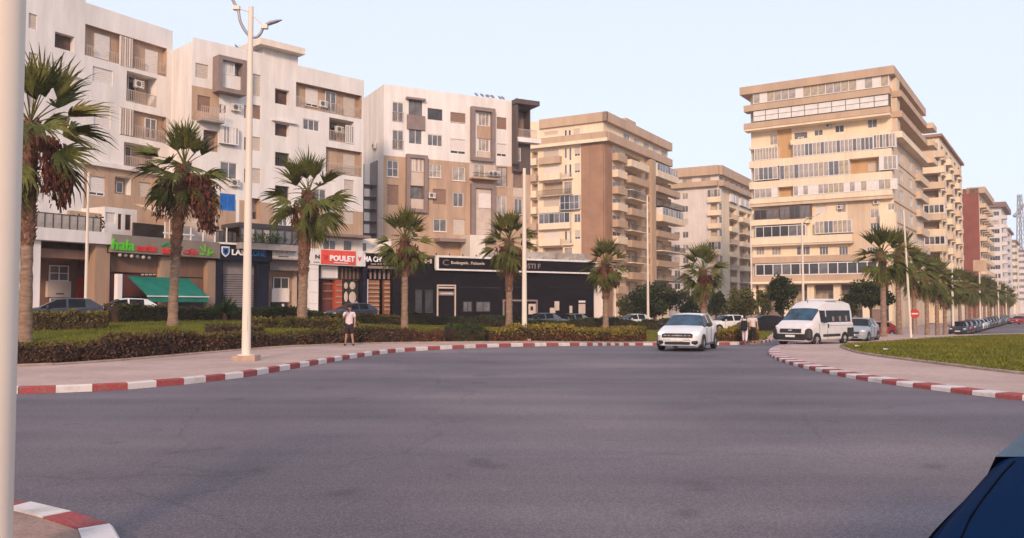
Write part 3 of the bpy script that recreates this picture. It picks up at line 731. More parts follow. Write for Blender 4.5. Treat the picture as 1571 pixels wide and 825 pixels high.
r = b.rc(500, 229, 555, 268); b.hole('front', *r, .45, 'tan', 'tan'); q = b.rc(526, 238, 543, 268, -.45); b.shut('front', *q, 'shut', out=-.4, cut=False); q = b.rc(503, 256, 555, 268); b.put('front', rail_mesh(q10(q[1] - q[0]), 1.0, 'rail'), q[0], -.06, r[2])
F('shut', 528, 276, 543, 300, 'shut'); F('win', 480, 290, 500, 308, 2, 1)
F('win', 498, 321, 516, 341, 2, 1, 'wframe', 'glassc'); F('shut', 526, 323, 543, 343, 'shut'); F('win', 422, 330, 440, 346, 3, 1, 'wframe', 'glass')
b.slab("canopy", 'front', x(470, 360), b.U, .004, 1.3, b.uv(518, 364)[1], b.uv(518, 360)[1], 'mauve')
F('win', 496, 368, 516, 384, 2, 1, 'wframe', 'glassb'); F('win', 527, 368, 541, 386, 1, 1, 'wframe', 'glassb')
q = b.rc(489, 366, 556, 400); b.zone('front', q[0], q[1], -3, q[3], 'cream')
dishes(b, [(uA + .6, Ht2), (uA + 1.7, Ht2), (uA + 2.6, Ht2), (uA + 3.2, Ht2), (x(375), HL)], 1.5)
b.finish(H2, parapet=.7)
B2 = b
# ================================================================= building 3
b = Bld("apartment_building", "white and tan apartment block with dark balcony wing above the black shopfront", 587, 814, 640, 93, 61.9, 16); CUR = b
H3 = b.uv(690, 142)[1]; x = lambda px, py=150: b.uv(px, py)[0]
b.wall('front', 0, b.U, H3, 'white'); vb = b.uv(690, 247)[1]; uw = x(785)
b.zone('front', -1, b.U, -3, vb, 'tan'); b.zone('front', uw, b.U + 1, vb - .8, 99, 'dbrown')
for y0, y1 in ((157, 187), (200, 230)):
    q = b.rc(602, y0, 619.5, y1); b.win('front', *q, 2, 2, 'wframe', 'glassb'); b.put('front', rail_mesh(q10(q[1] - q[0]), 1.1, 'rail'), q[0], .05, q[2])
F('win', 627, 154, 647, 177, 2, 1, 'bframe', 'glassb'); F('win', 627, 198, 648, 221, 2, 1, 'wframe', 'glassb')
q = b.rc(622, 152, 651, 154); b.slab("window_hood", 'front', q[0], q[1], .004, .5, q[2], q[2] + .22, 'mauve')
q = b.rc(624, 177, 651.5, 199); b.slab("spandrel_panel", 'front', *q[:2], .004, .18, *q[2:], 'mauve')
F('win', 656, 166, 678.6, 184, 2, 1, 'bframe', 'glass'); F('win', 656, 207, 678.6, 224, 3, 1, 'wframe', 'glass')
F('shut', 691, 173, 714, 190, 'shutb', .85); F('shut', 691, 213, 714, 236, 'shutw', .75)
q = b.rc(721, 166, 757, 248); b.ring("box_frame", 'front', *q, .42, .55, 'mauve')
for y0, y1, y2 in ((173, 193, 213), (213, 232, 247)):
    F('win', 734, y0, 751, y1, 3, 1, 'wframe', 'glassc'); q = b.rc(732, y1, 752, y2); b.slab("spandrel_panel", 'front', *q[:2], .004, .12, q[2] + .02, q[3] - .02, 'tan' if y0 < 200 else 'beige')
F('shut', 762, 180, 777, 198, 'shutb'); F('shut', 762, 220, 777, 240, 'shutw', .75)
# dark wing with roof slab
b.slab("roof_slab", 'front', uw, b.U + .6, -5, 1.2, b.uv(800, 163)[1], b.uv(800, 156)[1], 'dbrown'); b.slab("wing_wall", 'front', uw, uw + .35, .004, 1.0, vb + .2, b.uv(787, 163)[1], 'dbrown')
r = b.rc(791, 168, 812, 213); b.hole('front', *r, 1.4, 'dbrown', 'mauve'); b.slab("balcony_slab", 'front', r[0] - .3, b.U + .9, .0, 1.0, r[2] - .55, r[2] - .02, 'white'); b.put('front', rail_mesh(q10(r[1] - r[0] + .6), 1.0, 'rail', .12), r[0] - .1, .9, r[2] - .02)
q = b.rc(792, 196, 800, 213, -1.4); b.shut('front', *q, 'shutb', out=-1.34, cut=False)
F('win', 790, 227, 799, 247, 1, 1, 'wframe', 'glassc')
F('win', 594, 246, 611, 271, 2, 2, 'wframe', 'glassb', sill=True)
q = b.rc(622, 238, 654, 326); b.ring("box_frame", 'front', *q, .4, .5, 'mauve')
vA = [b.uv(638, y)[1] for y in (240, 264, 285, 305, 323)]; ua, ub = x(627, 280), x(649, 280)
b.glazed('front', ua, ub, vA[1], vA[0], .2, 7, 'beige', ('glassw', 'shutw', 'glassc'), t=.1)
b.slab("spandrel_panel", 'front', ua, ub, .004, .2, vA[2], vA[1] - .02, 'beige'); b.win('front', ua, ub, vA[3], vA[2] - .05, 3, 1, 'bframe', 'glassb'); b.slab("spandrel_panel", 'front', ua, ub, .004, .2, vA[4], vA[3] - .02, 'beige')
F('win', 658, 251, 677, 272, 3, 2, 'wframe', 'glass', sill=True); F('shut', 664, 290, 684, 313, 'shutb'); b.ac('front', x(656, 300), b.uv(660, 304)[1]); F('shut', 594, 283, 611, 314, 'shutb')
F('win', 694, 256, 714, 277, 2, 1, 'wframe', 'glassc', sill=True); F('win', 695, 296, 711, 317, 2, 1, 'wframe', 'glass')
q = b.rc(720, 250, 760, 274); b.balcony('front', q[0], q[1], q[2], 1.1, .5, 'tan', railm='dframe'); b.zone('front', q[0], q[1], q[2], q[3], 'beige')
F('win', 727, 252, 744, 272, 2, 1, 'wframe', 'glassc'); b.ac('front', x(745, 262), b.uv(748, 271)[1], .4); b.ac('front', x(752, 262), b.uv(752, 271)[1], .4)
q = b.rc(721, 283, 758, 372); b.ring("box_frame", 'front', *q, .5, .5, 'mauve'); q = b.rc(729, 290, 755, 366); b.slab("spandrel_panel", 'front', *q[:2], .004, .22, *q[2:], 'beige')
v = b.uv(742, 305)[1]; b.slab("spandrel_panel", 'front', q[0] + .3, q[1] - .3, .225, .3, v - 1.1, v + .6, 'shutw')
F('win', 762, 256, 778, 286, 2, 2, 'bframe', 'glassc', sill=True); F('win', 762, 300, 777, 330, 2, 1, 'wframe', 'glassc')
q = b.rc(787.5, 262, 804, 302); b.hole('front', *q, .8, 'tan', 'mauve'); q = b.rc(787.5, 288, 804, 302); b.slab("spandrel_panel", 'front', *q[:2], -.15, -.02, *q[2:], 'beige'); F('win', 789, 304, 802, 329, 2, 1, 'wframe', 'glassb')
F('win', 665, 336, 685, 355, 2, 1, 'wframe', 'glassb', sill=True); F('shut', 695, 336, 713, 360, 'shut')
b.slab("canopy", 'front', x(666, 368), x(706, 368), .004, 1.6, b.uv(685, 372)[1], b.uv(685, 367)[1], 'mauve'); 
b.slab("terrace_wall", 'front', x(706, 375), x(729, 375), .004, 2.6, 2.0, b.uv(715, 363)[1], 'cream')
dishes(b, [(x(p, 150), H3) for p in (737, 746, 755, 762, 773, 778)] + [(x(801), b.uv(800, 156)[1]), (x(809), b.uv(800, 156)[1])], 1.2)
# air conditioner and service stair on the side wall towards building 2
b.walls['left'] = dict(a=(0, b.D), v=(-3, H3), open=[], zones=[], void=[], base='cream')
aS = b.D - 4.2; b.slab("stair_shaft", 'left', aS - .1, aS + 2.3, .004, .1, 3, 18, 'mauve')
b.put('left', ac_mesh(), b.D - 3.0, 0, b.uv(565, 224)[1] + .3)
for k in range(7):
    z = 7 + k * 1.35; b.slab("stair_flight", 'left', aS, aS + 2.2, .1, 1.5, z, z + .16, 'dframe')
for aa in (aS + .05, aS + 2.1): b.slab("stair_post", 'left', aa, aa + .08, 1.5, 1.58, 4, 17.5, 'dframe')
b.finish(H3, parapet=.6)
B3 = b
# ================================================================= far block with the brown stripe
b = Bld("apartment_building", "tan block with a wide brown tiled stripe on its corner, beyond the black shopfront", 812, 927, 927, 152, 120.3, 34); CUR = b
x = lambda px, py=250: b.uv(px, py)[0]
H4 = b.uv(900, 176)[1]
b.wall('front', 0, b.U, H4, 'towerw'); b.wall('right', 0, b.D, H4, 'towerw')
fl = [b.uv(860, 225 + 25.2 * k)[1] for k in range(11)]
U = b.U; vr = b.uv(870, 193)[1]; vc1, vc0 = b.uv(870, 209)[1], b.uv(870, 222)[1]
b.zone('front', x(829), U, vr, 99, 'towert'); b.zone('right', 0, b.D, vr, 99, 'towert')
b.slab("cornice", 'front', x(812), U + .9, .004, .9, vc0, vc1, 'towert'); b.slab("cornice_lip", 'front', x(812), U + 1.2, .9, 1.2, vc0 - .25, vc0 + .35, 'towerw')
b.slab("cornice", 'right', 0, b.D, .004, 1.1, vc0, vc1, 'towert'); b.slab("roof_band", 'right', -.5, b.D + .5, .004, .9, vr, H4 + .1, 'towert'); b.slab("roof_band", 'front', x(829), U + .9, .004, .5, vr, H4 + .1, 'towert')
q = b.rc(892.5, 221, 929, 440); b.slab("brown_stripe", 'front', x(892.5), U, .004, .28, -3, vc0 - .26, 'stripe'); b.slab("brown_stripe", 'right', 0, 3.2, .004, .28, -3, vc0 - .26, 'stripe')
for k in range(1, 8): b.slab("stripe_joint", 'front', x(892.5), U, .28, .31, fl[k] - 1.5 - .06, fl[k] - 1.5 + .06, 'stripe') if k % 2 else None
for px in (866, 872): q = b.rc(px, 199, px + 3.5, 208); b.win('front', *q, 1, 1, 'wframe', 'glass')
q = b.rc(835, 201, 856, 207); b.shut('front', *q, 'shut'); q = b.rc(880, 197, 890, 207); b.shut('front', *q, 'shut')
kinds = ['tan', 'plain', 'open', 'glazedR', 'glazedL', 'plain', 'open', 'tan', 'glazedL', 'plain']
for k in range(9):
    v1, v0 = fl[k], fl[k] - 2.95
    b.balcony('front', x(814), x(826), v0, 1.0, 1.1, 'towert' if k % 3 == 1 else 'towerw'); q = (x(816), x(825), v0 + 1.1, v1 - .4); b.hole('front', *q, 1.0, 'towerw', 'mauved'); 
    kd = kinds[k]; a0, a1 = x(829.5), x(863)
    if kd == 'open':
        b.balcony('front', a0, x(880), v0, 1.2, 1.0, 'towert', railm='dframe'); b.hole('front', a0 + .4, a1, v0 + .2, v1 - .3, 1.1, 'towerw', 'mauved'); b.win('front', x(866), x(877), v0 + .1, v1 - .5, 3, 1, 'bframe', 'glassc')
    elif kd == 'glazedL':
        b.balcony('front', a0, x(877), v0, 1.0, .9, 'towerw'); b.glazed('front', a0 + .1, x(877), v0 + .9, v1 - .15, .9, 6, 'wframe', ('glassb', 'glass', 'glassc')); b.win('front', x(880.5), x(890), v0 + .9, v1 - .5, 2, 1)
    elif kd == 'glazedR':
        b.balcony('front', a0, x(861), v0, .9, 1.0, 'towerw'); b.shut('front', x(834), x(858), v0 + 1.1, v1 - .5, 'shut'); b.glazed('front', x(862), x(891), v0 + .2, v1 - .1, .8, 4, 'wframe', ('glassb', 'glass'), nh=2)
    else:
        b.balcony('front', a0, x(862), v0, .9, 1.1, 'towert' if kd == 'tan' else 'towerw'); b.shut('front', x(834), x(857), v0 + 1.1, v1 - .4, 'shutw' if k % 2 else 'shut')
        b.win('front', x(866), x(869.5), v0 + .7, v1 - .4, 1, 1); b.win('front', x(873), x(876.5), v0 + .2, v1 - .4, 1, 1); b.balcony('front', x(864), x(880), v0, .8, .9, 'towerw', railm='rail') if k % 2 else None
        b.shut('front', x(881.5), x(890), v0 + .9, v1 - .4, 'shut', .7)
A = lambda px, py=260: b.av(px, py)[0]
cA = (A(938), A(953), A(957), A(985), A(990), A(997), A(998), A(1031))
b.slab("pilaster", 'right', cA[4], cA[5], .004, 1.3, -3, vc0 - .3, 'towert')
for k in range(9):
    v1, v0 = fl[k], fl[k] - 2.95
    b.balcony('right', cA[0], cA[1], v0 + .3, 1.3, 1.2, 'towerw' if k % 2 else 'towert'); b.win('right', cA[0] + .5, cA[1] - .5, v0 + 1.6, v1 - .5, 2, 1)
    solid = k % 2 == 1
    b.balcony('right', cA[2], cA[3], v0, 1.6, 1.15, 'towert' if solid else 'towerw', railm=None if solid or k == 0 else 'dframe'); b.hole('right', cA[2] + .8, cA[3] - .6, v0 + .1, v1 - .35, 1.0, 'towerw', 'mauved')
    b.win('right', cA[2] + 1.2, cA[2] + 3.2, v0 + .1, v1 - .6, 2, 1, 'wframe', 'glassc', out=-.9, cut=False); b.shut('right', cA[3] - 4.5, cA[3] - 2.2, v0 + .1, v1 - .6, 'shut', out=-.9, cut=False)
    pj = 2.6 if k in (2, 3, 5, 7) else 1.5
    b.balcony('right', cA[6], cA[7] + (1 if k % 2 else 0), v0, pj, 1.1, 'towert' if k in (1, 4, 8, 6) else 'dframe' if k in (2, 7) else 'towerw', railm='dframe' if k in (2, 7, 5) else None)
    if k in (0, 3): b.glazed('right', cA[6] + .2, cA[7] - .2, v0 + 1.1, v1 - .3, pj - .1, 8, 'wframe', ('glassb', 'glassc', 'glass'))
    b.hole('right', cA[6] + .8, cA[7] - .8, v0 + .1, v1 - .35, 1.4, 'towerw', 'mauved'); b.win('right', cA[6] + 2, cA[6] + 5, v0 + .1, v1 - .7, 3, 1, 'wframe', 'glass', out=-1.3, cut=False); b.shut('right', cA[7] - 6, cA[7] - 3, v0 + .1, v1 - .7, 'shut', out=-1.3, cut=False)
for i in range(5): b.win('right', cA[2] + i * 5.2, cA[2] + i * 5.2 + 3.0, vc1 + .3, vr - .4, 4, 1, 'wframe', 'glassc' if i % 2 else 'glassb')
b.slab("roof_hut", 'front', U * .55, U - .2, -12, -8.5, H4, H4 + 1.8, 'towert') if 0 else b.slab("roof_hut", 'right', 12, 17, -4, -.5, H4, H4 + 1.5, 'towert')
b.finish(H4, 'grey', .6, 'towerw'); B4 = b
# ================================================================= pale block further along
b = Bld("apartment_building", "pale block with tan roof band between the brown striped block and the tall cream tower", 1015, 1104, 1104, 193, 120.3, 44); CUR = b
x = lambda px, py=330: b.uv(px, py)[0]; A = lambda px, py=330: b.av(px, py)[0]; U = b.U
H5 = b.uv(1075, 257)[1]; fl = [b.uv(1075, 291 + 19.9 * k)[1] for k in range(12)]
b.wall('front', 0, U, H5, 'farw'); b.wall('right', 0, b.D, H5, 'towerw')
vr = b.uv(1075, 270)[1]; vc1, vc0 = b.uv(1075, 279)[1], b.uv(1075, 287)[1]
for pl, L in (('front', U), ('right', b.D)):
    b.slab("roof_band", pl, -.3, L + .3, .004, 1.0, vr, H5 + .15, 'towert'); b.slab("cornice", pl, 0, L, .004, 1.2, vc0, vc1, 'towert')
    for i in range(int(L / 4.5)): b.win(pl, .8 + i * 4.5, 3.2 + i * 4.5, vc1 + .1, vr - .15, 2, 1, 'wframe', 'glassc' if i % 3 else 'glass')
for k in range(10):
    v1, v0 = fl[k], fl[k] - 3.0
    for px, wd in ((1034, 3), (1047, 5)):
        (b.shut if (k * 3 + px) % 4 == 1 else b.win)('front', x(px), x(px + 9), v0 + 1.0, v1 - .5, *(() if (k * 3 + px) % 4 == 1 else (2, 1, 'wframe', 'glass' if (k + px) % 2 else 'glassb')))
    c0, c1 = x(1087), U - .1
    b.balcony('front', c0, U + .8, v0, .9, 1.0, 'towerw')
    if k in (0, 4, 7): b.glazed('front', c0 + .1, U + .7, v0 + 1.0, v1 - .2, .85, 4, 'wframe', ('glassb', 'glass', 'glassc'))
    else: b.hole('front', c0 + .5, U - .4, v0 + .1, v1 - .3, .9, 'towerw', 'beige')
    b.win('right', .4, 2.6, v0 + .3, v1 - .3, 2, 1, 'bframe', 'glassb')
    for i, (p0, p1) in enumerate(((1119, 1130), (1134, 1146), (1147, 1153))):
        a0, a1 = A(p0), A(p1)
        if k == 0: b.glazed('right', a0, a1, v0 + .9, v1 - .2, .5, 6, 'wframe', ('glassc', 'glassw'), t=.1); continue
        b.hole('right', a0, a1, v0 + .1, v1 - .3, 1.0, 'towerw', 'mauved'); b.balcony('right', a0 - .3, a1 + .3, v0, 1.0 if i else .6, 1.0, 'towerw', railm='rail' if (k + i) % 2 else None)
        b.win('right', a0 + 1.0, a0 + 3.0, v0 + .1, v1 - .6, 2, 1, 'wframe', 'glassc', out=-.9, cut=False)
b.finish(H5, 'grey', .5, 'farw'); B5 = b
# ================================================================= the cream tower
b = Bld("apartment_tower", "tall cream tower with overhanging top floors and rows of glazed balconies behind the van", 1155, 1374, 1374, 121, 123.5, 30, cat="apartment tower"); CUR = b
U = b.U; RX = 1270
x = lambda px, py=300: b.uv(px, py)[0]; V = lambda py, px=RX, o=0.0: b.uv(px, py, o)[1]; A = lambda px, py=300: b.av(px, py)[0]
HT = V(116)
b.wall('front', 0, U, HT, 'towerw'); b.wall('right', 0, b.D, HT, 'towerc')
P = 1.15
def band(y0, y1, m, o=P, a0=0.0, a1=None, name="balcony_band"): return b.slab(name, 'front', a0, U if a1 is None else a1, .004, o, V(y1, o=o), V(y0, o=o), m)
def glz(y0, y1, px0, px1, n, fr='wframe', gs=('glassy', 'glassc', 'glassw'), o=P, nh=1, t=.09):
    b.glazed('front', b.uv(px0, (y0 + y1) / 2, o)[0], b.uv(px1, (y0 + y1) / 2, o)[0], V(y1, o=o) + .02, V(y0, o=o) - .02, o, n, fr, gs, nh=nh, t=t)
# top floors: roof slab, two bands, two glazed rows
b.slab("roof_slab", 'front', -1.1, U + .7, -b.D - .3, 2.0, V(126, o=2.3), V(113.5, o=2.3), 'towert')
glz(126.5, 144.5, 1155, 1364, 18, o=1.6)
b.slab("balcony_band", 'front', -.5, U, .004, 1.9, V(155, o=1.9), V(145, o=1.9), 'towert')
glz(155.5, 173.5, 1155, 1364, 10, 'dframe', ('glassw', 'glassw', 'shutw'), o=1.7, nh=2, t=.07)
b.slab("balcony_band", 'front', -.5, U, .004, 2.0, V(183, o=2.0), V(174, o=2.0), 'towert'); b.slab("slab_edge", 'front', -.5, U, .004, 1.9, V(186.5, o=1.9), V(183.2, o=1.9), 'towerw')
# set-back floor
b.zone('front', x(1167), x(1193), V(300), V(186), 'ochre') if 0 else None
b.zone('front', x(1194), x(1216), V(262), V(187), 'ochre')
q = b.rc(1181, 206, 1193, 222); b.win('front', *q, 2, 1, 'wframe', 'glassc'); q = b.rc(1219, 203, 1238, 218); b.win('front', *q, 3, 1, 'bframe', 'glassb'); q = b.rc(1249, 199, 1263, 208); b.win('front', *q, 2, 1, 'wframe', 'glass'); q = b.rc(1281, 192, 1295, 203); b.win('front', *q, 2, 1, 'wframe', 'glass'); q = b.rc(1331, 183, 1345, 196); b.win('front', *q, 2, 1, 'wframe', 'glassb')
b.ac('front', x(1267, 190), V(196)); b.ac('front', x(1225, 200), V(212))
band(208, 216, 'towerw', a0=x(1217), name="parapet"); band(213, 217, 'towerw', a1=x(1193), name="parapet")
glz(216, 236, 1157, 1193, 8, gs=('glassy', 'glassc')); glz(216, 236, 1217, 1340, 20, gs=('glassy', 'glassc', 'glassc', 'glassb')); glz(214, 235, 1340, 1374, 7, gs=('glassy', 'glassc', 'glassb'))
band(236, 247, 'towerw')
glz(247, 268, 1157, 1193, 5, gs=('glassc', 'glassb')); glz(247, 270, 1196, 1303, 14, gs=('glassb', 'glassc', 'glassy')); glz(247, 268, 1349, 1376, 4, gs=('glassc', 'glassw', 'glassb'))
b.zone('front', x(1304), x(1348), V(272), V(247), 'ochre'); q = b.rc(1331, 250, 1346, 262); b.shut('front', *q, 'shut'); band(270, 281, 'towerw')
glz(281, 297, 1157, 1193, 4, gs=('glassw', 'glassc')); glz(281, 297, 1217, 1303, 11); glz(281, 297, 1303, 1376, 8, gs=('glassc', 'glassw', 'glassy')); b.zone('front', x(1194), x(1216), V(300), V(280), 'ochre')
band(297, 305, 'towerw'); band(305.2, 310, 'towerc', o=1.0, name="slab_edge")
glz(315, 331, 1157, 1195, 4, 'bframe', ('glassb', 'glass')); glz(312, 333, 1196, 1243, 6, 'bframe', ('glassb', 'glass')); band(331, 340, 'towerw', a1=x(1243)); 
for x0, y0, x1, y1, g in ((1252, 316, 1268, 328, 0), (1284, 312, 1298, 326, 1), (1335, 320, 1349, 334, 1), (1362, 311, 1384, 322, 1)):
    q = b.rc(x0, y0, min(x1, 1372), y1); (b.shut('front', *q, 'shutw') if not g else b.win('front', *q, 2, 1, 'wframe', 'glassc'))
b.zone('front', x(1300), x(1348), V(392), V(306), 'towerc'); b.ac('front', x(1284), V(322)); b.ac('front', x(1340), V(318)); b.ac('front', x(1350), V(306))
q = b.rc(1350, 328, 1376, 366, P); b.slab("enclosed_bay", 'front', q[0], U + .4, .004, P, V(366, 1362, P), V(326, 1362, P), 'towerw')
glz(342, 360, 1159, 1236, 6, gs=('glass', 'glassb')); glz(338, 358, 1250, 1307, 8, gs=('glassc', 'glassy', 'glassb')); band(360, 371, 'towerw', a1=x(1309)); band(371.5, 374, 'towerc', a1=x(1309), name="slab_edge"); q = b.rc(1335, 341, 1350, 356); b.win('front', *q, 3, 1, 'wframe', 'glassb')
for x0, x1, g in ((1160, 1173, 'glassc'), (1184, 1198, 'glassc'), (1222, 1243, 'glass'), (1257, 1271, 'glassb'), (1287, 1301, 'glassb'), (1330, 1342, 'glassb')):
    q = b.rc(x0, 378, x1, 391); b.win('front', *q, 3, 1, 'wframe', g)
band(391, 401, 'towert', a1=x(1346)); glz(402, 421, 1159, 1346, 13, gs=('glass', 'glassb', 'glassb', 'glass'), t=.13); band(421, 430, 'towert', a1=U - .3); band(430.2, 434, 'towerw', o=1.35, a1=U - .3, name="slab_edge")
band(392, 420, 'towerc', a0=x(1346), name="corner_bay")
# ground floor: recess with pillars and shopfronts
q = (0.5, U - .5, V(492), V(436)); b.hole('front', *q, 2.4, 'towert', 'mauve')
for px in (1162, 1200, 1236, 1276, 1320, 1360): b.slab("pillar", 'front', x(px), x(px) + 1.0, -1.0, .0, -3, V(435), 'towerw')
for px0, px1 in ((1205, 1230), (1242, 1270), (1284, 1316), (1328, 1354)): 
    a0, a1 = x(px0), x(px1); b.win('front', a0, a1, V(474), V(445), 3, 1, 'wframe', 'glassy', out=-2.3, cut=False)
# right-hand face
vt = [V(y, 1374) for y in (101, 127, 135, 160, 168, 190)]
aE = A(1409, 200); fy = [V(y, 1372) for y in (143, 174, 206, 236, 266, 294, 326, 357, 386, 412, 440)]
b.slab("roof_slab_edge", 'right', -2, b.D + .4, 1.0, 1.3, V(113, 1374), V(101, 1374), 'towert') if 0 else None
for k in range(3):
    v0 = V((154, 184, 214)[k], RX, 0) - .1
    b.slab("side_band", 'right', .0, b.D, .004, 1.3, v0 - .65, v0 + .25, 'towert' if k < 2 else 'towerw'); b.hole('right', 3.2, b.D - 4, v0 + .4, v0 + 2.0, 1.4, 'towerc', 'mauved'); b.slab("side_pilaster", 'right', 0, 2.4, .004, .7, v0 + .25, v0 + 2.2, 'towerc')
    b.slab("side_balcony", 'right', b.D - 3.5, b.D + 1.5, .004, 2.2, v0 - .6, v0 + .3, 'towerc'); 
vz = V(225)
for k in range(7):
    v0 = vz - 2.95 * k - 2.2
    b.balcony('right', b.D - 9, b.D + 1, v0 - .9, .8, 1.0, 'towerc')
    b.win('right', 5.5, 8.5, v0 + .1, v0 + 1.5, 2, 1, 'wframe', 'glass' if k in (2, 3) else 'glassy'); b.win('right', 15, 17.5, v0 + .1, v0 + 1.5, 2, 1, 'wframe', 'glassc'); b.win('right', b.D - 7.5, b.D - 4.5, v0 - .6, v0 + 1.4, 2, 1, 'wframe', 'glassb')
    b.slab("side_string_course", 'right', 0, b.D - 9, .004, .12, v0 - .75, v0 - .6, 'towert')
b.finish(HT, 'grey', .3, 'towerc'); TW = b
# ================================================================= blocks along the avenue
b = Bld("apartment_building", "cream block with stacked corner balconies just beyond the tall cream tower", 1398, 1446, 1446, 160, 123.5, 40); CUR = b
U = b.U; H6 = b.uv(1430, 210)[1]; x = lambda px, py=300: b.uv(px, py)[0]; A = lambda px, py=320: b.av(px, py)[0]
b.wall('front', 0, U, H6, 'towerw'); b.wall('right', 0, b.D, H6, 'towerw'); b.slab("roof_slab", 'front', -.3, U + .6, -b.D, .7, H6 - .1, H6 + .4, 'stripe')
for k in range(10):
    v1 = H6 - 1.0 - 3.0 * k; v0 = v1 - 3.0
    b.balcony('front', x(1402), U + .9, v0, 1.4, 1.1, 'towerw' if k % 2 else 'towerc')
    if k in (4, 6): b.glazed('front', x(1402) + .1, U + .8, v0 + 1.1, v1 - .2, 1.3, 6, 'wframe', ('glass', 'glassb'), t=.15)
    else: b.hole('front', U - 3.2, U - .3, v0 + .1, v1 - .3, 1.3, 'towerc', 'mauved'); b.win('front', U - 6.5, U - 4, v0 + .5, v1 - .6, 2, 1, 'wframe', 'glassy')
    for i in range(5):
        a0 = 2.5 + i * 7.5
        b.hole('right', a0, a0 + 3.6, v0 + .1, v1 - .3, 1.0, 'towerc', 'mauved'); b.balcony('right', a0 - .3, a0 + 4.0, v0, .45 + .5 * (i % 2), 1.0, 'towerw' if (i + k) % 3 else 'towerc'); 
b.finish(H6, 'grey', .3, 'towerc')
b = Bld("apartment_building", "block with a windowless dark red side wall along the avenue", 1462, 1505, 1505, 232, 123.5, 34); CUR = b
U = b.U; H7 = b.uv(1490, 289)[1]
b.wall('front', 0, U, H7, 'redb'); b.wall('right', 0, b.D, H7, 'towerw')
b.slab("roof_slab", 'right', 0, b.D, -3, 1.6, H7 - 1.4, H7 + .3, 'towert')
for k in range(9):
    v1 = H7 - 2 - 3.1 * k; v0 = v1 - 3.1
    for i in range(4):
        a0 = 2 + i * 8; b.balcony('right', a0, a0 + 5.5, v0, 1.5, 1.0, 'towerc'); b.hole('right', a0 + .7, a0 + 4.8, v0 + .1, v1 - .4, 1.0, 'towerc', 'mauved')
for i in range(1, 6): b.slab("cladding_joint", 'front', U * i / 6 - .04, U * i / 6 + .04, .004, .04, 0, H7, 'redb')
b.finish(H7, 'grey', .3, 'towerw')
b = Bld("apartment_building", "white far block with dark roof and stacked window pairs along the avenue", 1506, 1539, 1539, 285, 123.5, 30); CUR = b
U = b.U; H8 = b.uv(1525, 316)[1]
b.wall('front', 0, U, H8, 'farw'); b.wall('right', 0, b.D, H8, 'farw'); b.slab("roof_slab", 'front', -1, U + 1.5, -b.D, 1.5, H8 - .5, H8 + 1.2, 'fard')
for k in range(9):
    v1 = H8 - 1.2 - 3.05 * k; v0 = v1 - 3.05; b.win('front', U * .42, U * .9, v0 + .9, v1 - .6, 4, 1, 'wframe', 'glass'); b.balcony('right', .3, 5, v0, 1.5, 1.0, 'farw'); b.hole('right', .8, 4.5, v0 + .1, v1 - .4, 1.0, 'farw', 'mauved')
    for i in range(3): b.win('right', 8 + i * 7, 10.5 + i * 7, v0 + .9, v1 - .6, 2, 1, 'wframe', 'glassb')
b.finish(H8, 'fard', .3, 'farw')
for (p0, p1, Y, py, m, lab) in ((1526, 1548, 335, 352, 'farw', "pale block half hidden behind the white far block"), (1540, 1559, 380, 370, 'towerw', "cream block last before the open sky along the avenue"), (1553, 1572, 420, 385, 'farw', "grey pale block at the right edge under the pylon")):
    b = Bld("apartment_building", lab, p0, p1, p1, Y, 123.5, 30); h = b.uv((p0 + p1) / 2, py)[1]; U = b.U
    b.wall('front', 0, U, h, m); b.wall('right', 0, b.D, h, m)
    b.slab("roof_slab", 'front', -.5, U + .8, -b.D, .8, h - .3, h + .6, 'fard')
    for k in range(8):
        v0 = h - 4 - 3.1 * k
        for i in range(3): b.win('front', U * (.12 + .29 * i), U * (.12 + .29 * i) + 2.2, v0 + .9, v0 + 2.3, 2, 1, 'wframe', 'glassb')
        for i in range(4): b.win('right', 2 + 7 * i, 4.5 + 7 * i, v0 + .9, v0 + 2.3, 2, 1, 'wframe', 'glassb')
    b.finish(h, 'grey', .3, m)
# ================================================================= shops
class Face:
    """a shop line: a vertical plane along which one shop unit is built; same local axes as a building"""
    def __init__(s, A, B): s.A = A; d = (B - A); s.e = d.normalized(); s.n = Vector((s.e.y, -s.e.x, 0)); s.az = math.degrees(math.atan2(s.e.x, s.e.y))
SEG = [Face(shopP[0], shopP[1]), Face(shopP[1], shopP[2]), Face(shopP[2], shopP[3])]
def shop(name, label, px0, px1, seg, cat="shop", D=9):
    f = SEG[seg]; k = (px0 - CX) / FPX; t = (k * f.A.y - f.A.x) / (f.e.x - k * f.e.y); P = f.A + f.e * t
    return Bld(name, label, px0, px1, px0, P.y, f.az, D, cat)
def text(par, s, m, b, px0, y0, px1, y1, out, name="lettering", bold=0.0, shear=0.0, ext=.03, pl='front'):
    """raised letters filling the pixel box on the plane `out` metres in front of the shop line"""
    cu = bpy.data.curves.new(name, 'FONT'); cu.body = s; cu.extrude = ext; cu.offset = bold; cu.shear = shear; cu.resolution_u = 2
    o = bpy.data.objects.new(name, cu); me = bpy.data.meshes.new_from_object(o); bpy.data.objects.remove(o)
    me.materials.clear(); me.materials.append(M[m])
    co = np.zeros(len(me.vertices) * 3); me.vertices.foreach_get("co", co); co = co.reshape(-1, 3)
    if len(co) == 0: return None
    a0, a1, v0, v1 = b.rc(px0, y0, px1, y1, out); lo, hi = co.min(0), co.max(0)
    n = np.empty_like(co); n[:, 0] = a0 + (co[:, 0] - lo[0]) / (hi[0] - lo[0]) * (a1 - a0); n[:, 2] = v0 + (co[:, 1] - lo[1]) / (hi[1] - lo[1]) * (v1 - v0); n[:, 1] = -out - (co[:, 2] - lo[2])
    me.vertices.foreach_set("co", n.ravel()); me.update()
    return link(name, me, par)
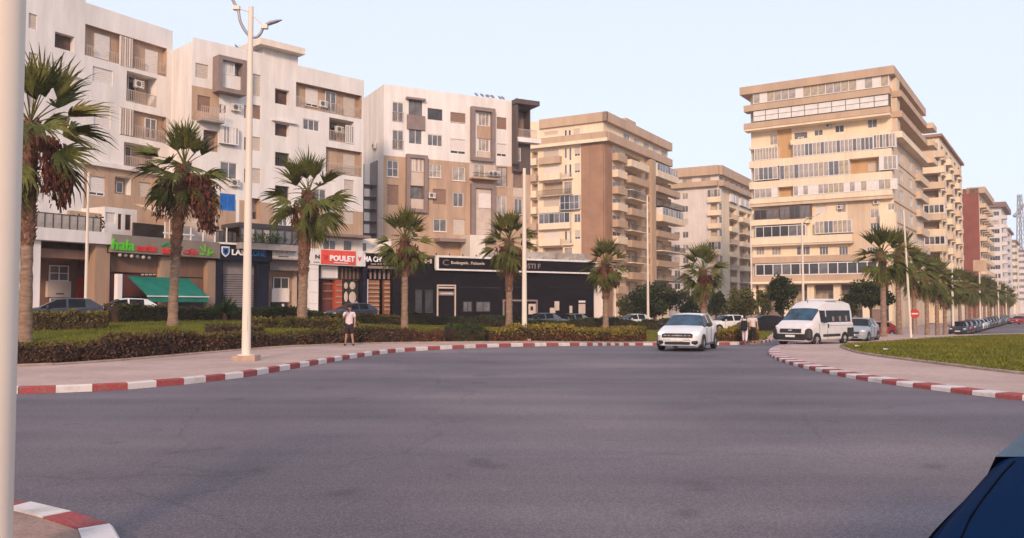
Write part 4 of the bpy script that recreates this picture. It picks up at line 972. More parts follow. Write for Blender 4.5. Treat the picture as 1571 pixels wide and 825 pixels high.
def bxp(b, name, px0, y0, px1, y1, o0, o1, m, par=None):
    q = b.rc(px0, y0, px1, y1, o1); mb = MB(); b.bx(mb, 'front', q[0], q[1], o0, o1, q[2], q[3]); return mb.obj(name, M[m], par or b.root)
def low(b, name, px0, px1, y0, o0, o1, m):
    q = b.rc(px0, y0, px1, y0 + 5, o1); mb = MB(); b.bx(mb, 'front', q[0], q[1], o0, o1, -1.0, q[3]); return mb.obj(name, M[m], b.root)
def roofcap(b, v, m='grey'):
    mb = MB(); mb.box(0, b.U, .1, b.D, v - .25, v); return mb.obj("terrace_slab", M[m], b.root)
def backwall(b, v, m, depth): 
    mb = MB(); mb.box(0, b.U, depth, depth + .2, -1, v); return mb.obj("back_wall", M[m], b.root)

# white portico with red door
b = shop("shop_entrance", "white entrance portico with a red door and small grid window, left of the market", 12, 165, 0)
vt = b.uv(100, 352)[1]; roofcap(b, vt - .1); backwall(b, vt - .3, 'shopbrown', 3.0); b.slab("ledge", 'front', 0, b.U, -.6, .35, b.uv(100, 370, .35)[1], vt, 'white')
low(b, "pillar", 43, 63, 366, -1.0, .0, 'white'); low(b, "pillar", 147, 164.5, 373, -1.0, .05, 'pillar')
b.slab("soffit_beam", 'front', 0, b.U, -2.98, -.61, b.uv(100, 398, -2)[1], b.uv(100, 385, -2)[1], 'shopbrown')
q = b.rc(75, 406, 105, 431, -2.9); b.win('front', *q, 2, 2, 'wframe', 'glass', out=-2.88, cut=False)
bxp(b, "panel", 73, 431, 109, 456, -3, -2.75, 'beige'); bxp(b, "panel_print", 86, 449.5, 98, 451.5, -2.75, -2.74, 'dframe')
q = b.rc(76, 457, 105, 470, -2.9); b.win('front', *q, 3, 1, 'wframe', 'glass', out=-2.88, cut=False)
low(b, "door", 119, 128, 425, -2.98, -2.9, 'red'); low(b, "dark_bay", 119, 147, 390, -3.2, -2.99, 'shopred'); low(b, "pipe", 142, 144.5, 424, -1.6, -1.5, 'pillar')
# market
b = shop("market_shop", "market with green and red lettering, grey brown sign board and green awning", 165, 331, 0); vt = b.uv(250, 366)[1]; roofcap(b, vt - .3); backwall(b, vt - .5, 'shopbrown', .9)
sg = tag(b.slab("sign_board", 'front', 0, b.U, -.3, .45, b.uv(250, 391, .45)[1], b.uv(250, 365, .45)[1], 'signgrey'))
text(b.root, "hala", 'green', b, 170, 367, 206, 384, .46, bold=.03, shear=.15); text(b.root, "market", 'redl', b, 210, 375, 240, 386, .46, bold=.05)
bxp(b, "logo_basket", 250, 381, 263, 389, .45, .55, 'redl')
mb = MB()
for (px, py, w, h) in ((251, 376, 6, 4), (256, 373, 7, 5), (261, 377, 6, 4)):
    q = b.rc(px - w / 2, py - h / 2, px + w / 2, py + h / 2, .5); c = ((q[0] + q[1]) / 2, -.5, (q[2] + q[3]) / 2); mb.ball(c, ((q[1] - q[0]) / 2, .06, (q[3] - q[2]) / 2), 8, 5)
mb.obj("logo_leaf", M['leafg'], b.root)
text(b.root, "\uFE95\uFEDB\uFEAD\uFE8E\uFEE3", 'redl', b, 281, 380, 303, 393, .46, bold=.02); text(b.root, "\uFEFC\uFEEB", 'lime', b, 306, 375, 328, 392, .46, bold=.02)
low(b, "pillar", 163.5, 169, 388, -.9, .1, 'pillar'); low(b, "pillar", 247, 262, 393, -.5, .0, 'pillar'); low(b, "pillar", 319, 331, 399, -.9, .1, 'pillar')
bxp(b, "wall_panel", 170, 388, 247, 418, -.8, -.4, 'shopbrown'); bxp(b, "wall_panel", 263, 394, 319, 425, -.8, -.4, 'shopbrown'); bxp(b, "wall_panel", 263, 426.5, 319, 455, -.8, -.38, 'shopbrown')
low(b, "dark_wall", 169, 247, 420, -.88, -.6, 'shopred'); low(b, "dark_opening", 187, 315, 455, -.85, -.30, 'dark')
low(b, "post", 181, 188, 420, .6, 1.0, 'white')
q0, q1 = b.rc(197, 425, 290, 426, .2), b.rc(226, 454, 296, 455, 2.6); mb = MB()
a0, a1, c0, c1 = q0[0], q0[1] , q1[0] - .3, q1[1] + .2
zt, zb_ = q0[3], q1[3]
mb.quad((a0, -.1, zt), (a1, -.1, zt), (a1, -2.4, zb_), (a0, -2.4, zb_)); mb.quad((a0, -2.4, zb_), (a1, -2.4, zb_), (a1, -2.44, zb_ - .42), (a0, -2.44, zb_ - .42))
mb.quad((a0, -.1, zt - .03), (a0, -2.4, zb_ - .03), (a1, -2.4, zb_ - .03), (a1, -.1, zt - .03))
tag(mb.obj("green_awning", M['awng'], b.root)); mb = MB(); mb.box(a0 - .05, a1 + .05, -2.5, -2.42, zb_ - .06, zb_ + .02); mb.obj("awning_bar", M['white'], b.root)
for i in range(6): q = b.rc(184 + i * 9, 389 + i * .9, 187 + i * 9, 391 + i * .9, .3); mb = MB(); mb.ball((q[0], -.3, q[2]), .13, 8, 5); mb.obj("spot_lamp", M['dishm' if i % 2 else 'beige'], b.root)
for i in range(8): bxp(b, "awning_trim", 217 + i * 6, 420, 221 + i * 6, 422, -.39, -.35, 'beige')
# navy shop
b = shop("navy_shop", "navy shop with a blue shield logo and a grey shutter behind the tall lamp", 331, 413.5, 1); vt = b.uv(372, 373)[1]; roofcap(b, vt - .2); backwall(b, vt - .3, 'dark', 1.2)
b.slab("sign_board", 'front', 0, b.U, -.3, .4, b.uv(372, 400, .4)[1], b.uv(372, 376, .4)[1], 'navy'); b.slab("parapet", 'front', 0, b.U, -.3, .45, b.uv(372, 376, .4)[1] + .004, b.uv(372, 373, .4)[1], 'white')
low(b, "pillar", 331.2, 341, 399, -.9, .1, 'navy'); low(b, "pillar", 395, 413, 400, -.9, .1, 'navy'); bxp(b, "shutter_box", 342, 400, 395, 421, -.8, -.5, 'greyshut')
q = b.rc(342, 421, 395, 480, -.5); mb = MB(); n = 26
for i in range(n): z0 = -.5 + (q[3] + .5) * i / n; z1 = -.5 + (q[3] + .5) * (i + 1) / n; mb.box(q[0], q[1], .52, .62, z0, z1 - .05)
mb.obj("roller_shutter", M['greyshut'], b.root)
text(b.root, "LAS", 'whitel', b, 355.5, 382.5, 375, 391.5, .41, bold=.03); text(b.root, "ZONE", 'bluel', b, 381, 384, 407.5, 393, .41, bold=.02)
q = b.rc(340, 378, 352, 394, .43); w, h = q[1] - q[0], q[3] - q[2]
def shield(k, y, m, nm):
    pts = [(0, 1), (1, 1), (1, .45), (.85, .2), (.5, 0), (.15, .2), (0, .45)]; c = (.5, .55); mb = MB()
    P = [(q[0] + w * (c[0] + (p[0] - c[0]) * k), q[2] + h * (c[1] + (p[1] - c[1]) * k)) for p in pts]
    mb.add([(p[0], -y, p[1]) for p in P] + [(p[0], -y + .04, p[1]) for p in P], [tuple(range(7))] + [(i, (i + 1) % 7, 7 + (i + 1) % 7, 7 + i) for i in range(7)]); mb.obj(nm, M[m], b.root)
shield(1.0, .44, 'whitel', "logo_shield"); shield(.78, .46, 'bluel', "logo_shield"); shield(.45, .48, 'navy', "logo_shield")
# white portico
b = shop("shop_entrance", "white rounded portico between the navy shop and the white pillar, with small window and panel", 413.5, 489, 1); vt = b.uv(450, 379)[1]; roofcap(b, vt - .2); backwall(b, vt - .3, 'pillar', 2.0)
q = b.rc(413.5, 380, 489, 398, .4); mb = MB()
prof = [(-.6, q[2]), (.28, q[2]), (.38, q[2] + .12), (.4, (q[2] + q[3]) / 2), (.38, q[3] - .12), (.28, q[3]), (-.6, q[3])]
mb.add([(0, -o, v) for o, v in prof] + [(b.U, -o, v) for o, v in prof], [(i, (i + 1) % 7, 7 + (i + 1) % 7, 7 + i) for i in range(7)] + [tuple(range(7)), tuple(range(13, 6, -1))]); mb.obj("ledge", M['white'], b.root)

for px in (424, 432, 440, 452): bxp(b, "sign_mark", px, 385.5, px + 1.2, 388, .4, .41, 'mauve')
bxp(b, "sign_mark", 427, 393, 443, 394.3, .4, .41, 'dframe')
bxp(b, "soffit_beam", 414, 399, 476, 415, -1.98, -.8, 'greyshut'); q = b.rc(419, 425, 443, 443, -1.9); b.win('front', *q, 2, 1, 'wframe', 'glass', out=-1.9, cut=False)
bxp(b, "panel", 417, 443, 444, 463, -2, -1.75, 'white'); bxp(b, "dark_window", 417, 464, 441, 480, -2, -1.78, 'dark'); bxp(b, "poster", 432, 466, 436, 474, -1.8, -1.76, 'white')
low(b, "pilaster", 451, 456, 416, -1.98, -1.7, 'beige'); low(b, "dark_door", 457, 463, 424, -1.98, -1.9, 'dark'); low(b, "pillar", 474.5, 489, 384, -.8, .42, 'white')
for k in range(1, 6): z = k * 1.0; b.slab("pillar_joint", 'front', *b.rc(474.5, 400, 489, 410, .42)[:2], .42, .428, z, z + .02, 'greyshut')
# poulet shop
b = shop("chicken_shop", "shop with the orange red POULET sign panel", 489, 556.5, 1); vt = b.uv(520, 384)[1]; roofcap(b, vt - .2); backwall(b, vt - .3, 'dark', 1.6)
b.slab("sign_board", 'front', *b.rc(475, 383, 557, 405, .5)[:2], .425, .5, b.uv(520, 407, .5)[1], b.uv(520, 383, .5)[1], 'white'); b.slab("sign_backing", 'front', 0, b.U, -.3, .42, b.uv(520, 407, .5)[1], b.uv(520, 383, .5)[1] - .1, 'white')
bxp(b, "sign_panel", 493, 384, 546, 405.5, .5, .56, 'signred'); text(b.root, "POULET", 'whitel', b, 506, 392, 544, 401, .57, bold=.035); bxp(b, "sign_line", 512, 402.6, 534, 403.6, .56, .57, 'whitel')
text(b.root, "V", 'redl', b, 496, 391, 503, 398, .57, bold=.05); text(b.root, "V", 'redl', b, 549, 394, 554, 400, .51, bold=.03)
text(b.root, "N", 'dframe', b, 483.5, 390.5, 490, 396.5, .51, bold=.03); bxp(b, "sign_line", 481, 401.5, 490, 402.6, .5, .51, 'dframe')
bxp(b, "white_panel", 491, 408, 519, 428, -.6, -.3, 'greyshut'); bxp(b, "white_panel", 493, 408, 518, 426, -.3, -.25, 'white')
bxp(b, "dark_board", 519, 410, 552, 430, -.7, -.5, 'dark')
for i in range(5): bxp(b, "board_slat", 524 + i * 6, 411, 526 + i * 6, 428, -.5, -.46, 'shopbrown')
low(b, "shop_window", 494, 512, 430, -1.4, -.8, 'shopred'); low(b, "orange_shelf", 514, 525, 429, -.9, -.4, 'orange')
for i in range(5): bxp(b, "shelf", 516, 436 + i * 9, 525, 438 + i * 9, -.4, -.3, 'pillar')
for i, yy in enumerate((434, 445, 457)): bxp(b, "shelf", 495, yy, 512, yy + 2.5, -.8, -.72, 'wood')
low(b, "poster_board", 526, 550, 431, -.9, -.5, 'dark')
mb = MB()
for (px, py, rx, ry) in ((531, 438, 3, 5), (541, 438, 4.5, 6), (531, 455, 3, 8), (541, 456, 5.5, 9), (547, 468, 2.5, 6), (543, 467, 2, 6)):
    q = b.rc(px - rx, py - ry, px + rx, py + ry, -.45); mb.ball(((q[0] + q[1]) / 2, .47, (q[2] + q[3]) / 2), ((q[1] - q[0]) / 2, .03, (q[3] - q[2]) / 2), 10, 6)
mb.obj("poster_print", M['beige'], b.root)
# black shop with white letters
b = shop("black_shop", "black shop with white capital letters and orange slatted shelves, right of the red sign", 556.5, 622, 2); vt = b.uv(590, 389)[1]; roofcap(b, vt - .15); backwall(b, vt - .3, 'black', 1.2)
b.slab("sign_board", 'front', 0, b.U, -.3, .4, b.uv(590, 406, .4)[1], b.uv(590, 390, .4)[1], 'black'); b.slab("coping", 'front', 0, b.U, -.2, .5, b.uv(590, 390, .5)[1] + .004, b.uv(590, 388.6, .5)[1], 'dbrown')
text(b.root, "MA CHIC BAGS", 'whitel', b, 558, 393.5, 614, 402, .41, bold=.03); [bxp(b, "sign_line", x0, 404.3, x1, 405.4, .4, .41, 'beige') for x0, x1 in ((569, 577), (579, 586), (588, 597), (599, 606))]
bxp(b, "shutter_box", 565, 408, 608, 412, -.2, .3, 'mauve'); low(b, "pillar", 557, 563, 406, -.6, .2, 'navy'); low(b, "dark_wall", 603, 622, 406, -.6, .1, 'black')
for x0, x1 in ((565, 582), (590, 598.5)):
    low(b, "slat_back", x0, x1, 430, -.8, -.3, 'orange' if 0 else 'wood')
    for i in range(7): bxp(b, "shelf_slat", x0, 434 + i * 6.6, x1, 436.2 + i * 6.6, -.3, -.12, 'pillar')
low(b, "shop_frame", 563.6, 565, 428, -.3, .0, 'white')
for i in range(5): bxp(b, "board_slat", 567 + i * 7, 413, 570 + i * 7, 428, -.6, -.5, 'mauve')
# black bakery shopfront
b = shop("bakery_shopfront", "long black shopfront with a white framed sign band, behind the middle palms", 622, 911, 2); vt = b.uv(760, 397)[1]; roofcap(b, vt - .1); backwall(b, vt - .3, 'black', .6)
q = b.rc(622, 400, 672, 480, .1); b.slab("cladding", 'front', 0, b.U, -.55, .0, -1, vt - .12, 'black')
vA, vB = b.uv(790, 398.5, .5)[1], b.uv(790, 415, .5)[1]; u0 = b.uv(671, 400, .5)[0]
b.slab("sign_board", 'front', u0, b.U - .1, .004, .45, vB, vA, 'black')
b.slab("sign_frame", 'front', u0 - .1, b.U, .2, .6, vA, vA + .19, 'white'); b.slab("sign_frame", 'front', u0 - .1, b.U,   .2, .58, vB - .15, vB, 'white'); b.slab("sign_frame", 'front', u0 - .15, u0 + .12, .2, .585, vB, vA, 'white')
text(b.root, "Boulangerie . Patisserie", 'beige', b, 692, 401, 743, 407, .46, bold=.01); text(b.root, "TOSTI F", 'mauve', b, 795, 404, 829, 412, .46, bold=.02); text(b.root, "N  H", 'beige', b, 628, 396.5, 662, 403.5, .02, bold=.03); text(b.root, "C", 'mauve', b, 679, 398, 688, 407, .46)
b.slab("coping", 'front', 0, u0 - .16, -.2, .3, vt - .1, vt + .1, 'dbrown')
q = b.rc(671, 437, 700, 480, .1)
for nm, x0, x1, y0, y1 in (("door_frame", 671, 672.6, 437, 0), ("door_frame", 698, 699.6, 437, 0)): low(b, nm, x0, x1, y0, .01, .15, 'beige')
bxp(b, "door_lintel", 671, 436.5, 699.6, 438.5, .01, .16, 'beige'); bxp(b, "door_sign", 672.8, 440, 698, 442.5, .01, .12, 'beige'); bxp(b, "door_sign", 672.8, 447, 698, 453, .01, .12, 'mauve'); bxp(b, "sign_line", 676, 449, 695, 451, .12, .13, 'beige')
for x0, x1 in ((637, 648), (652, 663)): q = b.rc(x0, 445, x1, 480, .02); b.win('front', *q, 1, 2, 'dframe', 'glass', out=.0, cut=False)
for x0, x1 in ((705, 738), (739, 768), (776, 808), (842, 872), (873, 905)): q = b.rc(x0, 440, x1, 484, .02); b.win('front', *q, 3, 2, 'dframe', 'glass', out=-.04, cut=False)
for x0, x1 in ((710, 724), (730, 752)): q = b.rc(x0, 463, x1, 478, .02); b.win('front', *q, 2, 1, 'dframe', 'glassb', out=.05, cut=False)
bxp(b, "window_lintel", 772, 459.5, 825, 462, .01, .14, 'mauve'); low(b, "window_post", 772, 774, 460, .01, .14, 'mauve'); low(b, "window_post", 823, 825, 460, .01, .14, 'mauve'); bxp(b, "poster", 811, 466, 822, 482, .01, .06, 'beige'); bxp(b, "poster", 814, 470, 818, 476, .06, .08, 'dark')
for x0, y0, x1, y1 in ((851, 462, 858, 476), (844, 472, 852, 480), (874, 469, 878, 480), (888, 461, 898, 464), (888, 466, 898, 481)): bxp(b, "poster", x0, y0, x1, y1, .01, .06, 'beige' if y0 != 461 else 'white')
low(b, "side_pier", 910, 926, 437, -3, -.05, 'cream')
for i in range(14): bxp(b, "terrace_post", 628 + i * 20.5, 386 + i * .9, 629 + i * 20.5, 399 + i * .1, -.6, -.5, 'dframe')
BK = b
q = b.rc(745, 380, 905, 398, -.5); mb = MB(); b.bx(mb, 'front', q[0], q[1], -.56, -.54, vt, vt + .9); mb.obj("terrace_glass", M['glassc'], b.root)
# roof terrace things behind the shop fronts
b = B1; CUR = B1
O = 5.0
def outb(b, name, label, cat, px0, y0, px1, y1, o, parts):
    pass
t = Bld("terrace_pavilion", "small white pavilion with narrow dark windows on the terrace above the market", 158, 208, 158, 62.5, 30.7, 4, "pavilion", zb=b.uv(180, 366, 0)[1] - 2)
v1 = t.uv(183, 319)[1]; t.wall('front', 0, t.U, v1, 'white')
for x0, y0, x1, y1 in ((181, 327, 187, 352), (192, 329, 201, 353)): q = t.rc(x0, y0, x1, y1); t.win('front', *q, 1, 1, 'bframe', 'glass')
q = t.rc(162, 325, 178, 342); t.shut('front', *q, 'shutw'); t.finish(v1, 'grey', .1, 'white')
t = Bld("beige_awning", "beige sloping awning over the terrace railing above the market sign", 202, 262, 202, 63, 30.7, 1, "awning", zb=4)
q = t.rc(204, 314, 262, 337, 0); vm = t.uv(230, 315)[1]; vl = t.uv(240, 336, 2.4)[1]; mb = MB(); mb.quad((.1, .1, vm), (t.U, .1, vm), (t.U + .2, -2.4, vl), (2.2, -2.4, vl)); mb.quad((.1, .1, vm - .04), (2.2, -2.4, vl - .04), (t.U + .2, -2.4, vl - .04), (t.U, .1, vm - .04)); mb.quad((2.2, -2.4, vl), (t.U + .2, -2.4, vl), (t.U + .2, -2.42, vl - .3), (2.2, -2.42, vl - .3))
mb.obj("awning_cloth", M['awnb'], t.root)
mb = MB(); mb.box(.3, t.U - .3, .3, .5, vl - 3, vl - .1); mb.obj("dark_backing", M['dark'], t.root)
for i in range(6): t.slab("railing_post", 'front', 1.0 + i * 1.15, 1.08 + i * 1.15, 2.3, 2.38, vl - 2.6, vl - .1, 'white')
t.slab("top_rail", 'front', .9, t.U + .2, 2.29, 2.4, vl - 1.0, vl - .9, 'white')
t = Bld("terrace_veranda", "dark framed glass veranda with planters above the navy shop", 366, 457, 366, 67.2, 45.5, 3, "veranda", zb=4); v1 = t.uv(410, 344)[1]; v0 = t.uv(410, 374)[1]
t.slab("veranda_roof", 'front', -.1, t.U + .1, -3, .15, v1 - .35, v1, 'dframe'); t.glazed('front', 0, t.U, v0, v1 - .35, .05, 8, 'dframe', ('glassc', 'glassb', 'glassb'), t=.12, deep=False); t.slab("veranda_back", 'front', 0, t.U, -3, -2.8, v0 - 1, v1 - .36, 'shopbrown'); t.slab("veranda_floor", 'front', 0, t.U, -2.8, .3, v0 - .5, v0, 'grey')
t = Bld("terrace_railing", "glass balustrade along the terrace above the navy shop", 331, 366, 331, 67.2, 45.5, 1, "railing", zb=4); v0 = t.uv(370, 374)[1]; 
t.glazed('front', 0.1, t.U, v0 + .05, v0 + 1.0, -.5, 5, 'dframe', ('glassb',), t=.05, deep=False)
t = Bld("terrace_railing", "glass balustrade with potted shrubs above the white entrance portico", 45, 160, 100, 56.8, 30.7, 1, "railing", zb=4); v0 = t.uv(100, 352)[1]
t.glazed('front', 0.1, t.U, v0 + .02, v0 + 1.1, -.6, 9, 'dframe', ('glassc',), t=.05, deep=False)
t = Bld("terrace_wall", "low tan wall on the terrace left of the white pavilion", 104, 158, 104, 60.5, 30.7, .3, "wall", zb=5); t.slab("wall", 'front', 0, t.U, -.3, 0, 5, t.uv(140, 326)[1], 'tan')
t = Bld("terrace_wall", "pale blank terrace wall behind the palm, between market and navy shop", 262, 332, 262, 66.5, 40, .3, "wall", zb=5); t.slab("wall", 'front', 0, t.U, -.3, 0, 5, t.uv(300, 336)[1], 'beige')
t = Bld("terrace_wall", "cream terrace wall in the gap between the second and third block", 553, 600, 553, 80.5, 58, .3, "wall", zb=4); t.slab("wall", 'front', 0, t.U, -.3, 0, 4, t.uv(575, 366)[1], 'cream'); q = t.rc(555, 371, 562, 386); t.win('front', *q, 1, 1, 'wframe', 'glassb', out=.06, cut=False)
def foliage_ball(c, r, n, size):
    d = rng.normal(size=(n, 3)); d /= np.linalg.norm(d, axis=1)[:, None]; d *= (rng.random(n) ** .45)[:, None] * np.array(r); return leaf_quads(d + np.array(c), size)
def shrub(name, label, loc, r, m, n=160, size=.09, cat="shrub", group=None):
    o = link(name, np_mesh(name, foliage_ball((0, 0, r[2]), r, n, size), 4, M[m]), None, loc); tag(o, label, cat, group); return o
for i, px in enumerate((55, 73, 88, 118, 150)):
    o = shrub("potted_shrub", ("leftmost", "second", "third", "fourth", "rightmost")[i] + " small potted shrub on the terrace above the white portico", (xat(px, 57 + i), 57 + i, v0 + .1 + .05 * i), (.45, .45, .6), 'bushg' if i % 2 else 'tree', 120, .1, "shrub", "potted shrubs along the left terrace")
for i, px in enumerate((376, 392, 404, 416, 424, 432, 440, 448)):
    Y = 66.2 + i * .75; o = shrub("planter_shrub", ("leftmost", "second", "third", "fourth", "fifth", "sixth", "seventh", "rightmost")[i] + " grassy planter plant in front of the glass veranda", (xat(px, Y), Y, B2.uv(px, 374)[1] - .35), (.4, .4, .45), 'bushg', 90, .1, "shrub", "planter plants of the veranda")

# ================================================================= palms
def frond_mesh(seed, L, droop, mat_, nseg=24, dead=False):
    """a fan leaf: bare stalk, then long pointed segments in a folded fan whose tips hang"""
    r = random.Random(seed); mb = MB(); pl = L * .46; c = []
    for i in range(6):
        t = i / 5; c.append(Vector((pl * t, 0, -droop * .28 * pl * t * t)))
    mb.tube(c, [.035, .032, .028, .024, .02, .016], 4, 1)
    hub = c[-1]; base = Vector((1, 0, -droop * .55)).normalized(); side = Vector((0, 1, 0)); up = base.cross(side) * -1
    if up.z < 0: up = -up
    fold = R(r.uniform(22, 48)); spread = r.uniform(62, 84)
    for k in range(nseg):
        if r.random() < .10: continue
        f = (k + .5) / nseg * 2 - 1; ang = f * R(spread) + r.uniform(-.05, .05); ln = L * .60 * (1 - .30 * abs(f) ** 1.6) * r.uniform(.66, 1.14)
        lat = side * math.cos(fold) * (1 if f > 0 else -1) + up * math.sin(fold)
        d = (base * math.cos(ang) + lat * math.sin(abs(ang))).normalized(); p = hub.copy(); pts = []; n = 4
        wdt = ln * .034 * (1.15 if not dead else .8); br = r.uniform(.45, .7)
        for j in range(n + 1):
            t = j / n; pts.append(p.copy()); dd = d + Vector((0, 0, -1)) * (droop * .8 * t * t + r.uniform(1.4, 2.6) * max(0, t - br) + .08 * t); p = p + dd.normalized() * (ln / n)
        tan = d.cross(lat.cross(base)); tan = tan.normalized() if tan.length > .05 else side
        if dead: tan = (tan + Vector((r.uniform(-.6, .6), r.uniform(-.6, .6), 0))).normalized()
        o = len(mb.v); wd = [.7, 1.2, .85, .45, .04]
        for j, q in enumerate(pts):
            mb.v.append(tuple(q - tan * wdt * wd[j] - Vector((0, 0, .25 * wdt * wd[j])))); mb.v.append(tuple(q)); mb.v.append(tuple(q + tan * wdt * wd[j] - Vector((0, 0, .25 * wdt * wd[j]))))
        for j in range(n):
            a = o + j * 3; mb.f += [(a, a + 1, a + 4, a + 3), (a + 1, a + 2, a + 5, a + 4)]; mb.m += [0, 0]
    return mb.mesh("frond", [M[mat_], M['frondy' if not dead else 'frondd']])
FR = {}
def fronds(L):
    key = round(L, 1)
    if key not in FR:
        FR[key] = dict(up=[frond_mesh(i, L * .92, .25 + .1 * i, 'frond' if i != 1 else 'frondy') for i in range(4)], mid=[frond_mesh(10 + i, L, .85 + .22 * i, 'frond' if i else 'frondy') for i in range(4)], low=[frond_mesh(20 + i, L, 1.3 + .2 * i, 'frond') for i in range(3)], dead=[frond_mesh(30 + i, L * .85, 1.9, 'frondd', 16, True) for i in range(2)])
    return FR[key]
def frond_list(n, ndead, seed, gap=1.0):
    r = random.Random(seed); out = []
    for i in range(n):
        t = i / (n - 1); el = 84 - 138 * t ** 1.05 + r.uniform(-8, 8); az = i * 137.5 + r.uniform(-14, 14)
        k = 'up' if el > 35 else 'mid' if el > -2 else 'low'
        out.append((k, el, az, .35 * (1 - t), r.uniform(.88, 1.1)))
    for i in range(ndead): out.append(('dead', r.uniform(-72, -52), i * 360 / max(1, ndead) + r.uniform(-25, 25), -.25 - r.random() * .5, r.uniform(.8, 1.1)))
    return out
def trunk_mb(h, r0, r1, seed, boots_from=.55, lean=(0, 0)):
    r = random.Random(seed); mb = MB(); n = 12; K = 26; rings = []
    for i in range(K + 1):
        t = i / K; z = h * t; rad = r0 * (1 + .28 * math.exp(-t * 14)) + (r1 - r0) * t
        rad *= 1 + .05 * math.sin(i * 2.6) + r.uniform(-.03, .03); cx_, cy_ = lean[0] * t * t, lean[1] * t * t
        for k in range(n): a = 2 * math.pi * k / n; q = rad * (1 + r.uniform(-.05, .05)); mb.v.append((cx_ + q * math.cos(a), cy_ + q * math.sin(a), z))
    for i in range(K):
        for k in range(n): k2 = (k + 1) % n; mb.f.append((i * n + k, i * n + k2, (i + 1) * n + k2, (i + 1) * n + k)); mb.m.append(0)
    return mb
def boots_mb(h, rad, z0, seed, lean=(0, 0), spread=1.0):
    r = random.Random(seed); mb = MB(); rows = int((h - z0) / .16)
    for i in range(rows):
        t = i / max(1, rows - 1); z = z0 + (h - z0) * t; R_ = rad * (1 + .38 * t * spread)
        zz = z / h; cx_, cy_ = lean[0] * zz * zz, lean[1] * zz * zz
        m = 9
        for k in range(m):
            a = 2 * math.pi * (k + .5 * (i % 2)) / m + r.uniform(-.12, .12); ca, sa = math.cos(a), math.sin(a); w = .17 * rad / .3; ln = r.uniform(.20, .34); o_ = R_ * .93
            tip = o_ + r.uniform(.04, .17)
            mb.add([(cx_ + o_ * ca - sa * w, cy_ + o_ * sa + ca * w, z), (cx_ + o_ * ca + sa * w, cy_ + o_ * sa - ca * w, z), (cx_ + tip * ca + sa * w * .3, cy_ + tip * sa - ca * w * .3, z + ln), (cx_ + tip * ca - sa * w * .3, cy_ + tip * sa + ca * w * .3, z + ln), (cx_ + (o_ - .05) * ca, cy_ + (o_ - .05) * sa, z + ln * .8)], ((0, 1, 2, 3), (0, 3, 4), (1, 4, 2), (2, 4, 3)))
    return mb
def fruit_mb(L, seed):
    r = random.Random(seed); mb = MB(); p = Vector((0, 0, 0)); pts = [p.copy()]; d = Vector((1, 0, .25)); n = 8
    for i in range(n): d = (d + Vector((-.06, r.uniform(-.06, .06), -.55))).normalized(); p = p + d * L / n; pts.append(p.copy())
    mb.tube(pts, .03, 5)
    for i in range(120):
        t = .18 + .78 * r.random(); k = min(n - 1, int(t * n)); q = pts[k].lerp(pts[k + 1], t * n - k); s = .19 * (1.15 - .5 * t)
        c = q + Vector((r.gauss(0, s), r.gauss(0, s), r.gauss(0, .08) + .05)); l = r.uniform(.12, .30); w = r.uniform(.03, .07)
        u = Vector((r.uniform(-1, 1), r.uniform(-1, 1), 0)).normalized() * w
        mb.add([c + u, c - u, c - u * .5 - Vector((r.uniform(-.08, .08), r.uniform(-.08, .08), l)), c + u * .5 - Vector((0, 0, l))], ((0, 1, 2, 3),))
    return mb
def palm(label, px, Y, ytop, r0, L, seed, n=34, ndead=5, fruits=0, bf=.5, lean=(0, 0), group="tall palms in the left bed", faz=None, fl=(1.2, 2.0)):
    X = xat(px, Y); z0 = zf(X, Y) + .1; ztop = at(px, ytop, Y).z; h = ztop - z0
    t = thing("palm_tree", label, "palm tree", (X, Y, z0), 0, group)
    trunk_mb(h, r0, r0 * .82, seed, lean=lean).obj("trunk", M['trunk'], t, smooth=True)
    boots_mb(h + .15, r0 * .85, h * bf, seed, lean).obj("fibre_boots", M['boots'], t)
    fr = fronds(L); top = Vector((lean[0], lean[1], h))
    for (k, el, az, dz, sc) in frond_list(n, ndead, seed):
        link("frond", random.choice(fr[k]), t, top + Vector((0, 0, dz)), Euler((R(random.uniform(-45, 45)), -R(el), R(az)), 'XYZ'), (sc,) * 3)
    for i in range(fruits):
        a = faz[i] if faz else random.uniform(0, 360)
        fm = fruit_mb(random.uniform(*fl), seed * 10 + i); fm.obj("fruit_cluster", M['fruit'], t, top + Vector((.2 * math.cos(R(a)), .2 * math.sin(R(a)), -.1)), (0, 0, R(a)))
    return t
palm("big palm with hanging dry fruit at the left edge, beside the near pole", 40, 33.5, 200, .24, 3.3, 3, 34, 4, 8, .45, faz=(-12, 6, -25, -5, 10, 60, -5, 15), fl=(2.6, 3.7))
palm("tall palm with long hanging brown fruit in front of the market", 266, 42.5, 262, .235, 2.6, 5, 36, 10, 20, .42, lean=(.45, 0), faz=(-5, -25, 15, -35, -10, 5, -15, 200, -8, -20, 30, -35, 20, -5, 10, -20, 0, -30, 10, -12), fl=(2.2, 3.8))
palm("palm with a shaggy trunk in front of the white pillar, right of the lamp", 464, 50, 303, .29, 2.85, 8, 33, 5, 3, .38, lean=(.3, 0))
palm("palm between the black shop and the bakery front", 621, 56, 372, .23, 2.3, 11, 36, 8, 3, .6)
palm("palm with dry brown skirt just left of the second lamp post", 781, 61, 374, .25, 2.4, 14, 40, 16, 7, .45)
palm("palm at the right end of the black bakery front", 929, 66, 408, .24, 2.2, 17, 34, 10, 4, .5)
palm("palm behind the white car", 1079, 76, 418, .29, 2.7, 20, 38, 8, 3, .35)
